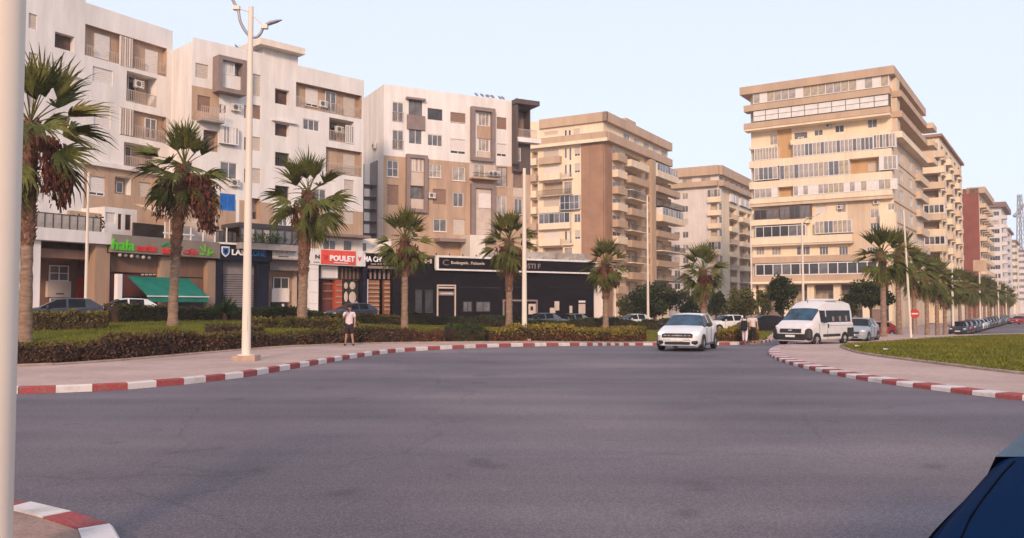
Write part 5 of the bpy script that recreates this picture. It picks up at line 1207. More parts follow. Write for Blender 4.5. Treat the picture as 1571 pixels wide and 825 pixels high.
# avenue palms: smaller in the photograph, crown as one part
def crown_mesh(seed, L, n, nd):
    vs, fs, ms = [], [], []
    for (k, el, az, dz, sc) in frond_list(n, nd, seed):
        me = random.choice(fronds(L)[k]); X = Matrix.Translation((0, 0, dz)) @ Euler((random.uniform(-.4, .4), -R(el), R(az))).to_matrix().to_4x4() @ Matrix.Scale(sc, 4); o = len(vs)
        vs += [tuple(X @ v.co) for v in me.vertices]; fs += [tuple(i + o for i in p.vertices) for p in me.polygons]; ms += [(2 if k == 'dead' else 1 if (p.material_index or me.materials[0] == M['frondy']) else 0) for p in me.polygons]
    me = bpy.data.meshes.new("crown"); me.from_pydata(vs, [], fs)
    for m in ('frond', 'frondy', 'frondd'): me.materials.append(M[m])
    me.polygons.foreach_set("material_index", ms); me.update(); return me
crowns = [crown_mesh(40 + i, 2.2, 30, 6) for i in range(3)]; tr = trunk_mb(5.0, .20, .16, 77).mesh("trunk", M['trunk'], True); bt = boots_mb(5.1, .17, 3.9, 78).mesh("fibre_boots", M['boots'])
for i in range(22):
    t_ = 7.0 * i + (random.uniform(-.8, .8) if i else 0); X, Y = 25.9 + ad.x * t_, 58.7 + ad.y * t_; z0 = zf(X, Y) + .1; hh = random.uniform(.98, 1.12) * (1.06 if i < 2 else 1)
    lab = ("first slim palm of the avenue row, behind the van" if i == 0 else "second slim palm of the avenue row, left of the no entry sign" if i == 1 else ("third", "fourth", "fifth", "sixth", "seventh", "eighth")[i - 2] + " palm of the avenue row, counted from the van" if i < 8 else "slim palm in the far part of the receding avenue row")
    t = thing("palm_tree", lab, "palm tree", (X, Y, z0), random.uniform(0, 6), "palms along the avenue"); t.scale = (1, 1, 1)
    link("trunk", tr, t, (0, 0, 0), (0, 0, 0), (1, 1, hh * 1.0)); link("fibre_boots", bt, t, (0, 0, 0), (0, 0, 0), (1, 1, hh)); link("crown", crowns[i % 3], t, (0, 0, 5.0 * hh))
# ================================================================= trees
def tree(label, px, Y, y0, y1, wpx, m, seed, n=2600, size=.16, cat="tree", ybase=None, group=None, clusters=26):
    X = xat(px, Y); z0 = zf(X, Y); zt, zb_ = at(px, y0, Y).z, at(px, y1, Y).z; w = wpx / FPX * Y / 2; r = np.random.default_rng(seed); rd = random.Random(seed)
    t = thing("round_tree", label, cat, (X, Y, z0), 0, group); hc = (zt + zb_) / 2 - z0; rz = (zt - zb_) / 2
    mb = MB(); th = max(.6, hc - rz * .55); mb.tube([(0, 0, -.1), (.05, 0, th * .5), (0, .04, th)], [.17, .13, .11], 8)
    for i in range(6): a = i * 1.05; mb.tube([(0, 0, th * .8), (w * .35 * math.cos(a), w * .35 * math.sin(a), hc), (w * .6 * math.cos(a), w * .6 * math.sin(a), hc + rz * .4)], [.08, .05, .02], 5)
    mb.obj("trunk", M['bark'], t, smooth=True)
    P = []
    for i in range(clusters):
        d = r.normal(size=3); d /= np.linalg.norm(d); d *= r.random() ** .33 * .82; c = np.array((0, 0, hc)) + d * (w, w, rz); s = r.uniform(.22, .36)
        g = r.normal(size=(n // clusters, 3)); g /= np.linalg.norm(g, axis=1)[:, None]; g *= (r.random(len(g)) ** .4)[:, None] * (w * s * 1.2, w * s * 1.2, rz * s * 1.1)
        P.append(c + g)
    P = np.concatenate(P); P = P[P[:, 2] > .3]; link("crown", np_mesh("crown", leaf_quads(P, size), 4, M[m]), t); return t
tree("dark round tree right of the bakery palm, behind the thin lamp post", 1003, 88, 428, 492, 84, 'tree', 1, 5200, .17, clusters=40)
tree("low dark tree left of the palm behind the white car", 1056, 92, 440, 490, 40, 'tree', 2, 1800)
tree("dark tree between two palms' trunks right of the car's palm", 1098, 90, 442, 490, 36, 'tree', 12, 1800)
tree("olive brown round tree left of the van", 1136, 84, 440, 492, 58, 'treeo', 3, 3200)
tree("tall narrow dark tree just left above the van", 1200, 80, 414, 492, 48, 'tree', 4, 3600)
tree("small reddish olive bush tree by the tower wall, left of the narrow tree", 1172, 95, 440, 490, 26, 'treeo', 9, 1200)
tree("wide dark spreading tree right of the van", 1335, 84, 428, 476, 84, 'tree', 5, 3600, clusters=34)
tree("small dark tree under the tower beside the first avenue palm", 1306, 96, 440, 486, 34, 'treeo', 6, 1500)
tree("bushy dark tree beyond the bakery front's end", 962, 100, 450, 490, 40, 'treeo', 7, 1600)
# spiky yucca by the navy shop
t = thing("yucca_plant", "spiky yucca plant in front of the navy shop, left of the lamp", "plant", (xat(345, 50), 50, zf(xat(345, 50), 50) + .1)); mb = MB()
for i in range(70):
    a = random.uniform(0, 6.28); el = R(random.uniform(5, 80)); L = random.uniform(.7, 1.35); c = Vector((math.cos(a) * math.cos(el), math.sin(a) * math.cos(el), math.sin(el))); s = Vector((-math.sin(a), math.cos(a), 0)) * .035; o = Vector((0, 0, .5)) + c * .1
    mb.add([o - s, o + s, o + c * L * .6 + s, o + c * L - Vector((0, 0, .15 * math.cos(el))), o + c * L * .6 - s], ((0, 1, 2, 3, 4),))
mb.obj("leaves", M['bushg'], t); mb = MB(); mb.tube([(0, 0, 0), (0, 0, .6)], [.14, .1], 8); mb.obj("stem", M['boots'], t)
pz = ground(1131, 526.5); shrub("low_shrub", "low reddish brown shrub by the kerb left of the person in black", (pz.x, pz.y, zf(pz.x, pz.y) + .3), (.55, .45, .38), 'hedger', 500, .07)
# ================================================================= hedges
def hedge(label, pts, width, h, m, dens=260, size=.055, inset=0.0, name="hedge", hvar=.32, m2=None, topmix=.0, dz=.14):
    pts = resample(pts, .5) if len(pts) > 1 else pts; L = len(pts); P = np.array([(p.x, p.y) for p in pts]); T = np.gradient(P, axis=0); T /= np.linalg.norm(T, axis=1)[:, None]; Nn = np.stack([-T[:, 1], T[:, 0]], 1)
    hv = np.array([h * (1 + hvar * (math.sin(i * .37 + len(label)) * .5 + random.uniform(-.5, .5))) for i in range(L)])
    n = int(dens * (L - 1) * .5 * (width + 2 * h)); k = rng.random(n) * (L - 1); i = k.astype(int); f = (k - i)[:, None]; i2 = np.minimum(i + 1, L - 1)
    base = P[i] * (1 - f) + P[i2] * f; nn = Nn[i]; hh = hv[i] * (1 - f[:, 0]) + hv[i2] * f[:, 0]
    u = rng.random(n); per = width + 2 * hh; s = u * per; side = np.where(s < hh, 0, np.where(s < hh + width, 1, 2)); dd = np.abs(rng.normal(size=n)) * .09
    lx = np.where(side == 0, 0 + dd, np.where(side == 1, s - hh, width - dd)); lz = np.where(side == 0, s, np.where(side == 1, hh - dd, per - s)) + rng.normal(size=n) * .05
    xy = base + nn * (lx + inset)[:, None]; z = np.array([zf(a, b) for a, b in xy]) + dz + np.maximum(lz, .02)
    c = np.stack([xy[:, 0], xy[:, 1], z], 1); mi = np.zeros(n, int)
    if m2: mi = ((lz / hh + rng.normal(size=n) * .14) > topmix).astype(int)
    root = link(name, np_mesh(name, leaf_quads(c, size), 4, [M[m]] + ([M[m2]] if m2 else []), mi)); tag(root, label, "hedge")
    mb = MB(); w0, w1 = inset + .1, inset + width - .1
    ring = lambda q: [(P[q][0] + Nn[q][0] * w, P[q][1] + Nn[q][1] * w, zf(*(P[q] + Nn[q] * w)) + dz + zz) for w, zz in ((w0, -.1), (w0, hv[q] - .12), (w1, hv[q] - .12), (w1, -.1))]
    for q in range(L - 1):
        A_, B_ = ring(q), ring(q + 1); mb.add(A_ + B_, ((0, 4, 5, 1), (1, 5, 6, 2), (2, 6, 7, 3)) + (((0, 1, 2, 3),) if q == 0 else ()) + (((4, 7, 6, 5),) if q == L - 2 else ()))
    mb.obj("hedge_core", M['core'], root); return root
def gcut(p0, p1):
    """part of the bed edge between two photograph columns"""
    return [p for p in gl if p0 <= CX + FPX * p.x / p.y <= p1]
hedge("purple brown clipped hedge along the pavement at the left", gcut(-300, 212), 1.0, .66, 'hedgep', 330, .055, .25, m2='hedgem', topmix=1.0)
hedge("purple brown hedge with olive tops around the tall lamp's column", gcut(198, 415), 1.0, .70, 'hedgep', 330, .055, .25, m2='hedgem', topmix=.92)
hedge("olive brown hedge behind the standing man", gcut(398, 640), 1.05, .62, 'hedgep', 300, .055, .25, m2='hedgem', topmix=.8)
hedge("low reddish brown hedge left of the round green bush", gcut(616, 712), 1.0, .55, 'hedger', 300, .055, .25, m2='hedgem', topmix=.95)
hedge("rounded green bush hedge between the reddish and the yellow hedge", gcut(694, 772), 1.5, .78, 'bushg', 300, .06, .2, hvar=.08)
hedge("yellow topped reddish hedge left of the white car", gcut(752, 1010), 1.3, .72, 'hedger', 300, .06, .2, m2='hedgey', topmix=.5)
hedge("yellow topped reddish hedge between the white car and the van", gcut(1040, 1172), 1.3, .78, 'hedger', 300, .06, .2, m2='hedgey', topmix=.45)
def line(*q): return smooth_poly([Vector((xat(px, Y), Y, 0)) for px, Y in q], 4)
hedge("olive orange hedge at the back of the lawn beside the big palm", line((-60, 37.5), (75, 39), (185, 40.5)), 1.2, .72, 'hedgem', 230, .07, m2='hedgey', topmix=1.05)
hedge("dark hedge at the back of the lawn in front of the market", line((185, 45.5), (260, 49), (335, 52), (372, 53)), 1.2, .86, 'hedged', 230, .07, m2='hedgem', topmix=.95)
hedge("dark clipped hedge in front of the navy shop and white portico", line((375, 52), (440, 55), (500, 57.5)), 1.2, .75, 'hedged', 230, .07, m2='bushg', topmix=.8)
hedge("dark hedge in front of the red sign shop and black shop", line((505, 58.5), (560, 60.5), (625, 62.5)), 1.3, .62, 'hedged', 230, .07, m2='hedgem', topmix=.85)
hedge("olive hedge in the middle of the lawn behind the standing man", line((395, 43), (470, 45.5), (560, 48)), 1.2, .52, 'hedgem', 240, .065, m2='hedgem')
hedge("brown tufted hedge on the lawn right of the tall lamp", line((330, 37), (370, 38), (420, 40)), 1.0, .5, 'hedgep', 240, .06, m2='hedgem', topmix=.8)
hedge("dark hedge below the bakery front", line((625, 65), (760, 69), (890, 72)), 1.3, .85, 'hedged', 220, .075)
hedge("dark hedge in front of the round trees, behind the yellow hedge", line((890, 73), (960, 74), (1045, 74)), 1.3, .95, 'hedged', 220, .075)
# ================================================================= lamp posts
def pole(label, px, Y, ytop, r0, r1, name="street_lamp", cat="street lamp", base=None, arms=(), z0=None, group=None, base_dz=.14):
    X = xat(px, Y); zb = zf(X, Y) + base_dz; h = at(px, ytop, Y).z - zb; t = thing(name, label, cat, (X, Y, zb), 0, group)
    mb = MB(); n = 16; mb.tube([(0, 0, -.05), (0, 0, h * .33), (0, 0, h * .66), (0, 0, h)], [r0, r0 + (r1 - r0) * .33, r0 + (r1 - r0) * .66, r1], n); mb.obj("post", M['steel'], t, smooth=True, angle=40)
    if base:
        mb = MB(); w = base; mb.box(-w, w, -w * .8, w * .8, -.02, .16); mb.obj("concrete_base", M['pbase'], t); mb = MB(); mb.tube([(0, 0, .16), (0, 0, .19)], [r0 * 1.9, r0 * 1.9], 16); mb.obj("base_flange", M['steel'], t)
    mb = MB(); mb.box(-.06, .06, -r0 - .004, -r0 + .03, .9, 1.35); mb.obj("service_hatch", M['steel'], t)
    return t, h
def lamp_head(par, loc, rz, tilt=.2, s=1.0):
    mb = MB(); X = [(-.05, .05, .04), (.1, .11, .06), (.3, .15, .075), (.62, .12, .05), (.85, .03, .02)]; o = 0
    for (x, w, t) in X:
        mb.v += [(x * s, -w * s, 0), (x * s, w * s, 0), (x * s, w * .8 * s, t * 1.5 * s), (x * s, -w * .8 * s, t * 1.5 * s)]
    for i in range(len(X) - 1):
        for k in range(4): k2 = (k + 1) % 4; mb.f.append((i * 4 + k, i * 4 + k2, i * 4 + 4 + k2, i * 4 + 4 + k)); mb.m.append(0)
    mb.f += [(0, 1, 2, 3), tuple(range(len(X) * 4 - 1, len(X) * 4 - 5, -1))]; mb.m += [0, 0]
    h = mb.obj("lamp_head", M['galv'], par, loc, (0, -tilt, rz), smooth=True, angle=35); mb = MB(); mb.box(.14 * s, .58 * s, -.09 * s, .09 * s, -.025 * s, -.004); mb.obj("lamp_lens", M['lens'], h); return h
t, h = pole("tall cream street lamp with a curved double arm standing on the left pavement", 379, 25.3, 10, .135, .075, base=.35)
# curved double bracket: a long arm up to the left, a short one to the right
Yp = 25.3; S = Yp / FPX
def lp(px, py): return Vector(((px - 380.5) * S, 0, at(px, py, Yp).z - zf(xat(379, Yp), Yp) - .14))
arm = smooth_poly([lp(*p) for p in ((335, -38), (351, -2), (360, 14), (364, 32), (372, 47), (380, 55), (389, 57), (396, 51), (400, 42), (405, 38))], 4)
mb = MB(); mb.tube(arm, .045, 8); mb.obj("curved_arm", M['galv'], t, smooth=True)
for a_, c_ in (((358, 11), (380, 19)), ((382, 22), (401, 40))): mb = MB(); mb.tube([lp(*a_), lp(*c_)], .02, 6); mb.obj("brace", M['steel'], t)
for p in ((358, 12), (402, 41)): mb = MB(); c = lp(*p); mb.box(c.x - .1, c.x + .1, -.07, .07, c.z - .06, c.z + .06); mb.obj("joint_block", M['steel'], t)
lamp_head(t, lp(404, 39) , 0, .33, .62); lamp_head(t, lp(337, -36), R(180), .5, .62)
mb = MB(); c = lp(362, 157); mb.ball((-.35, -.1, c.z + .25), (.14, .12, .14), 10, 6); 
# near pole at the left edge
X = xat(-8, 5.3); t = thing("street_lamp", "huge pale post close to the camera at the left edge", "street lamp", (X, 5.3, .12)); mb = MB(); mb.tube([(0, 0, 0), (0, 0, 3), (0, 0, 6), (0, 0, 9)], [.135, .132, .128, .12], 40, cap=True); mb.obj("post", M['steel'], t, smooth=True, angle=40)
mb = MB(); mb.tube([(0, 0, 0), (0, 0, .04)], [.24, .24], 24); mb.obj("base_flange", M['steel'], t); mb = MB(); mb.tube([(0, 0, 9), (0, -.4, 9.4), (0, -1.4, 9.5)], .05, 8); mb.obj("curved_arm", M['galv'], t, smooth=True); lamp_head(t, (0, -1.3, 9.5), R(-90), .1)
t, h = pole("tall white lamp post right of the dry skirted palm, in front of the bakery", 804.5, 40.3, 258, .13, .075, base=.3); 
t, h = pole("slim white post behind the hedge in front of the portico with the red door", 132, 47, 264, .095, .07, "lamp_post", "post")
t, h = pole("thin white lamp post in front of the dark round tree", 994, 80, 300, .13, .07)
mb = MB(); mb.tube([(0, 0, h - .2), (-.3, 0, h + .3), (-1.3, 0, h + .5)], .05, 6); mb.obj("curved_arm", M['galv'], t); lamp_head(t, (-1.2, 0, h + .5), R(180), .1)
t, h = pole("short lamp post with bent arm beside the bakery palm", 943.5, 84, 420, .10, .07); mb = MB(); mb.tube([(0, 0, h - .1), (-.2, 0, h + .5), (-.8, 0, h + .9), (-1.4, 0, h + .8)], .045, 6); mb.obj("curved_arm", M['galv'], t); lamp_head(t, (-1.3, 0, h + .8), R(180), -.1)
t, h = pole("lamp post behind the van with its lamp head in front of the tower", 1232, 72, 342, .12, .07); mb = MB(); mb.tube([(0, 0, h - .2), (.3, 0, h + .25), (1.0, 0, h + .6)], .045, 6); mb.obj("curved_arm", M['galv'], t); lamp_head(t, (.9, 0, h + .55), 0, .35, .9)
t, h = pole("slim pale post at the tower's left corner behind the olive tree", 1153, 100, 330, .10, .07, "lamp_post", "post")
t, h = pole("leaning white lamp post beside the no entry sign", 1396, 58, 322, .085, .055)
t.rotation_euler = (0, R(-2.2), 0)
for (px, Y, yt, lab) in ((1461, 92, 392, "lamp post over the first parked avenue cars"), (1503, 112, 408, "lamp post carrying the square tan board"), (1531, 135, 420, "thin lamp post third along the avenue kerb"), (1543, 160, 428, "thin lamp post fourth along the avenue kerb"), (1559, 185, 436, "thin lamp post at the far end of the avenue kerb")):
    t, h = pole(lab, px, Y, yt, .13, .09); mb = MB(); mb.tube([(0, 0, h * .45), (-1.4, 0, h * .52)], .05, 6); mb.obj("side_arm", M['galv'], t); lamp_head(t, (-1.3, 0, h * .52), R(180), .1)
    if px == 1503: mb = MB(); mb.box(-.9, .9, -.2, -.12, h - .7, h + .8); mb.obj("board", M['tan'], t)
for (px, Y, yt, lab) in ((1527, 150, 432, "tan square board on a post far along the avenue"),):
    t, h = pole(lab, px, Y, yt, .1, .08, "notice_board", "sign"); mb = MB(); mb.box(-.9, .9, -.12, .0, h - 1.6, h + .2); mb.obj("board", M['beige'], t)
# no entry sign
X = xat(1402, 60); t = thing("no_entry_sign", "round red no entry sign with a white bar by the avenue", "road sign", (X, 60, zf(X, 60) + .12)); mb = MB(); hz = at(1402, 481, 60).z - zf(X, 60) - .12; mb.tube([(0, 0, 0), (0, 0, hz + .3)], .035, 8); mb.obj("post", M['galv'], t)
def disc(par, name, r, y, z, m, n=28):
    mb = MB(); mb.tube([(0, y, z), (0, y + .02, z)], [r, r], n); return mb.obj(name, M[m], par)
disc(t, "sign_disc", .33, -.07, hz, 'red'); mb = MB(); mb.box(-.24, .24, -.076, -.072, hz - .05, hz + .05); mb.obj("white_bar", M['kwhite'], t)
# distant pylon / crane mast
X = xat(1568, 430); t = thing("pylon", "dark lattice pylon with a slanting arm at the right edge", "pylon", (X, 430, -2)); hz = at(1567, 298, 430).z + 2; mb = MB()
for sx in (-1, 1):
    for sy in (-1, 1): mb.tube([(sx * 2.2, sy * 2.2, 0), (sx * .7, sy * .7, hz)], [.35, .2], 5)
for i in range(14):
    z0, z1 = hz * i / 14, hz * (i + 1) / 14; w0, w1 = 2.2 - 1.5 * i / 14, 2.2 - 1.5 * (i + 1) / 14
    for sy in (-1, 1): mb.tube([(-w0, sy * w0, z0), (w1, sy * w1, z1)], .16, 4); mb.tube([(w0, sy * w0, z0), (-w1, sy * w1, z1)], .16, 4)
mb.obj("lattice_mast", M['galv'], t); mb = MB(); a = at(1556, 332, 430) - Vector((X, 430, -2)); c = at(1578, 306, 430) - Vector((X, 430, -2)); mb.tube([a, c], [.9, .5], 6); mb.obj("slanting_arm", M['galv'], t)

# ================================================================= cars
def loft_car(label, cat, name, col, S, loc, heading, W, wf_default=.9, paintm=None, glass_st=None, pil=(), L=4.1, rear=True, wheel=.31, axles=(.8, 3.35), extras=None, group=None, wsg=None):
    """body lofted through stations (x, zb, zbelt, ztop, wbody, wtop[, wf]); x=0 is the nose; the car looks along -x in its own axes"""
    pm = paintm or paint(name + "_paint", col); t = thing(name, label, cat, loc, 0, group)
    t.rotation_euler = (0, 0, R(-90 - heading + 180)) if 0 else (0, 0, R(270 - heading))
    rings = []
    for st in S:
        x, zb, zs, zr, wb, wt = st[:6]; wf = st[6] if len(st) > 6 else wf_default; d = zr - zs; x -= L / 2
        wi = wb - .06 if d > .25 else wb * .96
        z6 = zs + wf * d; y6 = wi + (wt - wi) * wf if d > .25 else wb * .86
        rings.append([(x, 0, zb), (x, wb * .86, zb), (x, wb * .98, zb + .12), (x, wb, zb + (zs - zb) * .6), (x, wb * .985, zs - .05), (x, wi, zs), (x, y6, z6), (x, y6 - .09 if d > .25 else wb * .7, z6 + (zr - z6) * .75), (x, y6 * .55, zr), (x, 0, zr + .012)])
    n = len(rings); NJ = 10
    gset = {}; a0, a1, r0, r1 = glass_st['ws'][0], glass_st['ws'][1], *glass_st.get('rw', (99, 99))
    V = []; 
    for r_ in rings: V += r_ + [(x, -y, z) for (x, y, z) in r_[1:9]]
    idx = lambda i, j, s: i * 18 + (j if s > 0 or j in (0, 9) else 9 + j)
    body = MB(); body.v = V; ws, rw, side = [], [], []
    for i in range(n - 1):
        for j in range(NJ - 1):
            for s in (1, -1):
                f = (idx(i, j, s), idx(i + 1, j, s), idx(i + 1, j + 1, s), idx(i, j + 1, s)); f = f if s < 0 else f[::-1]
                if a0 <= i < a1 and j >= 6: ws.append(f)
                elif r0 <= i < r1 and j >= 6: rw.append(f)
                elif j == 5 and i in glass_st['side']: side.append(f)
                else: body.f.append(f); body.m.append(0)
    for i, rev in ((0, 1), (n - 1, 0)):
        loop = [idx(i, j, 1) for j in range(10)] + [idx(i, j, -1) for j in range(8, 0, -1)]; body.f.append(tuple(loop if rev else loop[::-1])); body.m.append(0)
    bo = body.obj("body", pm, t, smooth=True, angle=28)
    def gpart(nm, fs, m):
        used = sorted({v for f in fs for v in f}); mp = {v: k for k, v in enumerate(used)}; mb = MB(); mb.v = [V[v] for v in used]; mb.f = [tuple(mp[v] for v in f) for f in fs]; mb.m = [0] * len(fs); return mb.obj(nm, M[m], t, smooth=True, angle=25)
    gpart("windscreen", ws, wsg or 'wscreen'); 
    if rw: gpart("rear_window", rw, 'carglass')
    for s in (1, -1):
        fs = [f for f in side if (V[f[0]][1] > 0) == (s > 0)]
        if fs: gpart("side_window", fs, 'carglass')
    for ax in axles:
        for s in (1, -1):
            y = W / 2 * s; mb = MB(); x = ax - L / 2; k = 24
            prof = [(wheel * .62, .005), (wheel * .92, .01), (wheel, -.03), (wheel, -.17), (wheel * .9, -.2)]
            for (rr, dy) in prof:
                for q in range(k): a = 2 * math.pi * q / k; mb.v.append((rr * math.cos(a), s * dy, rr * math.sin(a)))
            for a_ in range(len(prof) - 1):
                for q in range(k): q2 = (q + 1) % k; mb.f.append((a_ * k + q, a_ * k + q2, (a_ + 1) * k + q2, (a_ + 1) * k + q)); mb.m.append(0)
            wv = mb.obj("wheel", M['tyre'], t, (x, y, wheel), smooth=True, angle=50)
            mb = MB(); q = [(wheel * .64 * math.cos(2 * math.pi * i / 20), s * -.03, wheel * .64 * math.sin(2 * math.pi * i / 20)) for i in range(20)]; mb.add(q, (tuple(range(20)),), 1)
            for i in range(5):
                a = 2 * math.pi * i / 5 + .3; c_, s_ = math.cos(a), math.sin(a); w = wheel * .11
                mb.add([(c_ * .05 - s_ * w, s * .004, s_ * .05 + c_ * w), (c_ * .05 + s_ * w, s * .004, s_ * .05 - c_ * w), (c_ * wheel * .63 + s_ * w * .8, s * .002, s_ * wheel * .63 - c_ * w * .8), (c_ * wheel * .63 - s_ * w * .8, s * .002, s_ * wheel * .63 + c_ * w * .8)], ((0, 1, 2, 3),))
            mb.tube([(0, s * -.02, 0), (0, s * .01, 0)], .06, 10); mb.obj("rim", [M['rim'], M['plastic']], wv)
            # wheel arch
            mb = MB(); k = 20; ro, ri = wheel * 1.2, wheel * .95
            for q in range(k + 1):
                a = math.pi * (q / k) * 1.16 - math.pi * .08
                for (rr, dy) in ((ri, .008), (ro, .014), (ro + .015, -.05), (ri, -.26)): mb.v.append((x + rr * math.cos(a), y + s * dy, wheel + rr * math.sin(a)))
            for q in range(k):
                for e in range(4): e2 = (e + 1) % 4; mb.f.append((q * 4 + e, q * 4 + e2, q * 4 + 4 + e2, q * 4 + 4 + e)); mb.m.append(0)
            mb.obj("wheel_arch", M['plastic'], t)
    return t
def strip(par, name, pts, w, m, up=(0, 0, 1)):
    mb = MB(); mb.tube(pts, w, 5); return mb.obj(name, M[m], par)
def bb(par, name, x0, x1, y0, y1, z0, z1, m, rot=None, bev=0.0):
    mb = MB(); mb.box(-(x1 - x0) / 2, (x1 - x0) / 2, -(y1 - y0) / 2, (y1 - y0) / 2, -(z1 - z0) / 2, (z1 - z0) / 2); o = mb.obj(name, M[m] if isinstance(m, str) else m, par, ((x0 + x1) / 2, (y0 + y1) / 2, (z0 + z1) / 2), rot or (0, 0, 0))
    if bev: md = o.modifiers.new("bevel", 'BEVEL'); md.width = bev; md.segments = 2
    return o
def ell(par, name, c, r, m, rot=(0, 0, 0)):
    mb = MB(); mb.ball((0, 0, 0), r, 14, 8); return mb.obj(name, M[m] if isinstance(m, str) else m, par, c, rot, smooth=True)
SAL = [(0.00, .34, .50, .56, .52, .4), (0.05, .24, .60, .67, .70, .55), (0.20, .20, .70, .77, .82, .66), (0.42, .19, .79, .86, .865, .7), (0.75, .19, .87, .94, .88, .72), (1.12, .19, .93, 1.0, .885, .72), (1.88, .19, .96, 1.43, .89, .60), (2.30, .19, .965, 1.485, .89, .605), (2.40, .19, .97, 1.49, .89, .605), (3.20, .19, .99, 1.47, .885, .595), (3.45, .2, 1.0, 1.44, .88, .58), (3.95, .24, 1.02, 1.10, .84, .62), (4.06, .3, .98, 1.03, .80, .6), (4.12, .36, .7, .78, .74, .55)]
GS = dict(ws=(5, 6), rw=(10, 11), side=(5, 6, 8))
def car_trim(t, L, front='plain', pm=None, dark=False):
    h = -L / 2
    for s in (1, -1):
        ell(t, "headlight", (h + .20, s * .64, .68), (.17, .17, .085), 'headl', (0, .25, -s * .45))
        ell(t, "tail_lamp", (-h - .10, s * .66, .82), (.10, .12, .12), 'tail')
        ell(t, "wing_mirror", (h + 1.42, s * .98, 1.02), (.07, .11, .08), pm or 'plastic')
        strip(t, "door_gap", [(h + 1.42, s * .897, .30), (h + 1.40, s * .897, .9)], .008, 'plastic'); strip(t, "door_gap", [(h + 2.35, s * .897, .30), (h + 2.35, s * .9, .92)], .008, 'plastic'); strip(t, "door_gap", [(h + 3.15, s * .894, .6), (h + 3.3, s * .892, .95)], .008, 'plastic')
        for x in (2.15, 3.05): bb(t, "door_handle", h + x - .09, h + x + .09, s * .895 - .02, s * .895 + .02, .86, .89, pm or 'plastic')
        strip(t, "sill_strip", [(h + 1.2, s * .885, .24), (h + 2.9, s * .885, .24)], .03, 'plastic')
    bb(t, "grille", h - .006, h + .06, -.48, .48, .53, .66, 'plastic', (0, .12, 0)); bb(t, "lower_intake", h - .004, h + .08, -.42, .42, .29, .38, 'plastic')
    bb(t, "number_plate", h - .03, h - .005, -.26, .26, .42, .52, 'plate'); bb(t, "number_plate", -h - .005, -h + .02, -.26, .26, .62, .73, 'plate')
    bb(t, "rear_bumper", -h - .06, -h + .03, -.6, .6, .36, .5, 'plastic')
# the white car on the road
gx = ground(1051, 533); whitep = paint("white_car_paint", (.66, .645, .64), .4, .3)
Yc = 33.2; cx_ = xat(1058, Yc + 1.2)
t = loft_car("white hatchback driving towards the camera in the middle of the road", "car", "white_car", None, SAL, (cx_, Yc + 1.6, zf(cx_, Yc + 1.6)), 203.5, 1.80, paintm=whitep, glass_st=GS, L=4.12); h = -2.06
for s in (1, -1):
    ell(t, "headlight", (h + .19, s * .66, .70), (.13, .16, .075), 'headon', (0, .25, -s * .5)); ell(t, "wing_mirror", (h + 1.42, s * .99, 1.03), (.07, .12, .085), 'plastic'); ell(t, "fog_lamp_recess", (h + .09, s * .66, .37), (.07, .14, .09), 'plastic', (0, 0, -s * .5)); ell(t, "tail_lamp", (-h - .1, s * .66, .85), (.1, .12, .12), 'tail')
    for x in (2.15, 3.05): bb(t, "door_handle", h + x - .09, h + x + .09, s * .895 - .02, s * .895 + .02, .86, .89, whitep)
    strip(t, "door_gap", [(h + 1.42, s * .897, .30), (h + 1.40, s * .897, .9)], .008, 'plastic'); strip(t, "door_gap", [(h + 2.35, s * .897, .30), (h + 2.35, s * .9, .92)], .008, 'plastic'); strip(t, "sill_strip", [(h + 1.2, s * .885, .24), (h + 2.9, s * .885, .24)], .03, 'plastic')
bb(t, "grille", h - .02, h + .10, -.60, .60, .54, .71, 'plastic', (0, .3, 0), .02)
for i in range(7):
    if i != 3: bb(t, "grille_slot", h - .04, h + .0, -.47 + i * .157 - .055, -.47 + i * .157 + .055, .615, .645, 'chrome')
bb(t, "grille_badge", h - .045, h + .0, -.09, .09, .61, .66, 'chrome'); bb(t, "lower_intake", h - .02, h + .1, -.5, .5, .28, .40, 'plastic', None, .03); bb(t, "number_plate", h - .035, h - .01, -.26, .26, .43, .53, 'plate')
bb(t, "skid_trim", h + .0, h + .1, -.55, .55, .225, .255, 'galv'); strip(t, "aerial", [(.5, 0, 1.48), (.62, 0, 1.68)], .012, 'plastic')
for s in (.36, -.30): ell(t, "headrest", (.05, s, 1.12), (.06, .13, .1), 'plastic')
# the white minibus
VAN = [(0.00, .42, .78, .84, .70, .55), (0.07, .30, .98, 1.04, .88, .72), (0.20, .27, 1.10, 1.18, .97, .82), (0.45, .26, 1.20, 1.31, 1.0, .86), (0.72, .26, 1.27, 1.42, 1.01, .86), (1.50, .26, 1.30, 2.08, 1.02, .84, .86), (1.95, .26, 1.30, 2.40, 1.02, .84, .60), (2.08, .26, 1.30, 2.46, 1.02, .85, .57), (2.2, .26, 1.30, 2.48, 1.02, .86, .56), (3.4, .26, 1.30, 2.49, 1.02, .86, .56), (5.0, .28, 1.30, 2.48, 1.02, .86, .56), (5.12, .28, 1.30, 2.46, 1.015, .86, .56), (5.28, .36, 1.28, 2.38, .98, .82, .56)]
Yv = 46.5; xv = xat(1216, Yv); vp = paint("white_van_paint", (.64, .60, .585), .4, .3)
hd = 227.0; fx, fy = math.sin(R(hd)), math.cos(R(hd)); vc = Vector((xv - fx * 2.4, Yv - fy * 2.4, 0)); vc.z = zf(vc.x, vc.y)
t = loft_car("white high roof minibus waiting by the nose of the right island", "minibus", "minibus", None, VAN, vc, hd, 2.05, paintm=vp, glass_st=dict(ws=(4, 5), side=(5, 6, 8, 9)), L=5.28, wheel=.34, axles=(.95, 4.15)); h = -2.64; VT = t; t.scale = (1.03, 1.03, 1.01)
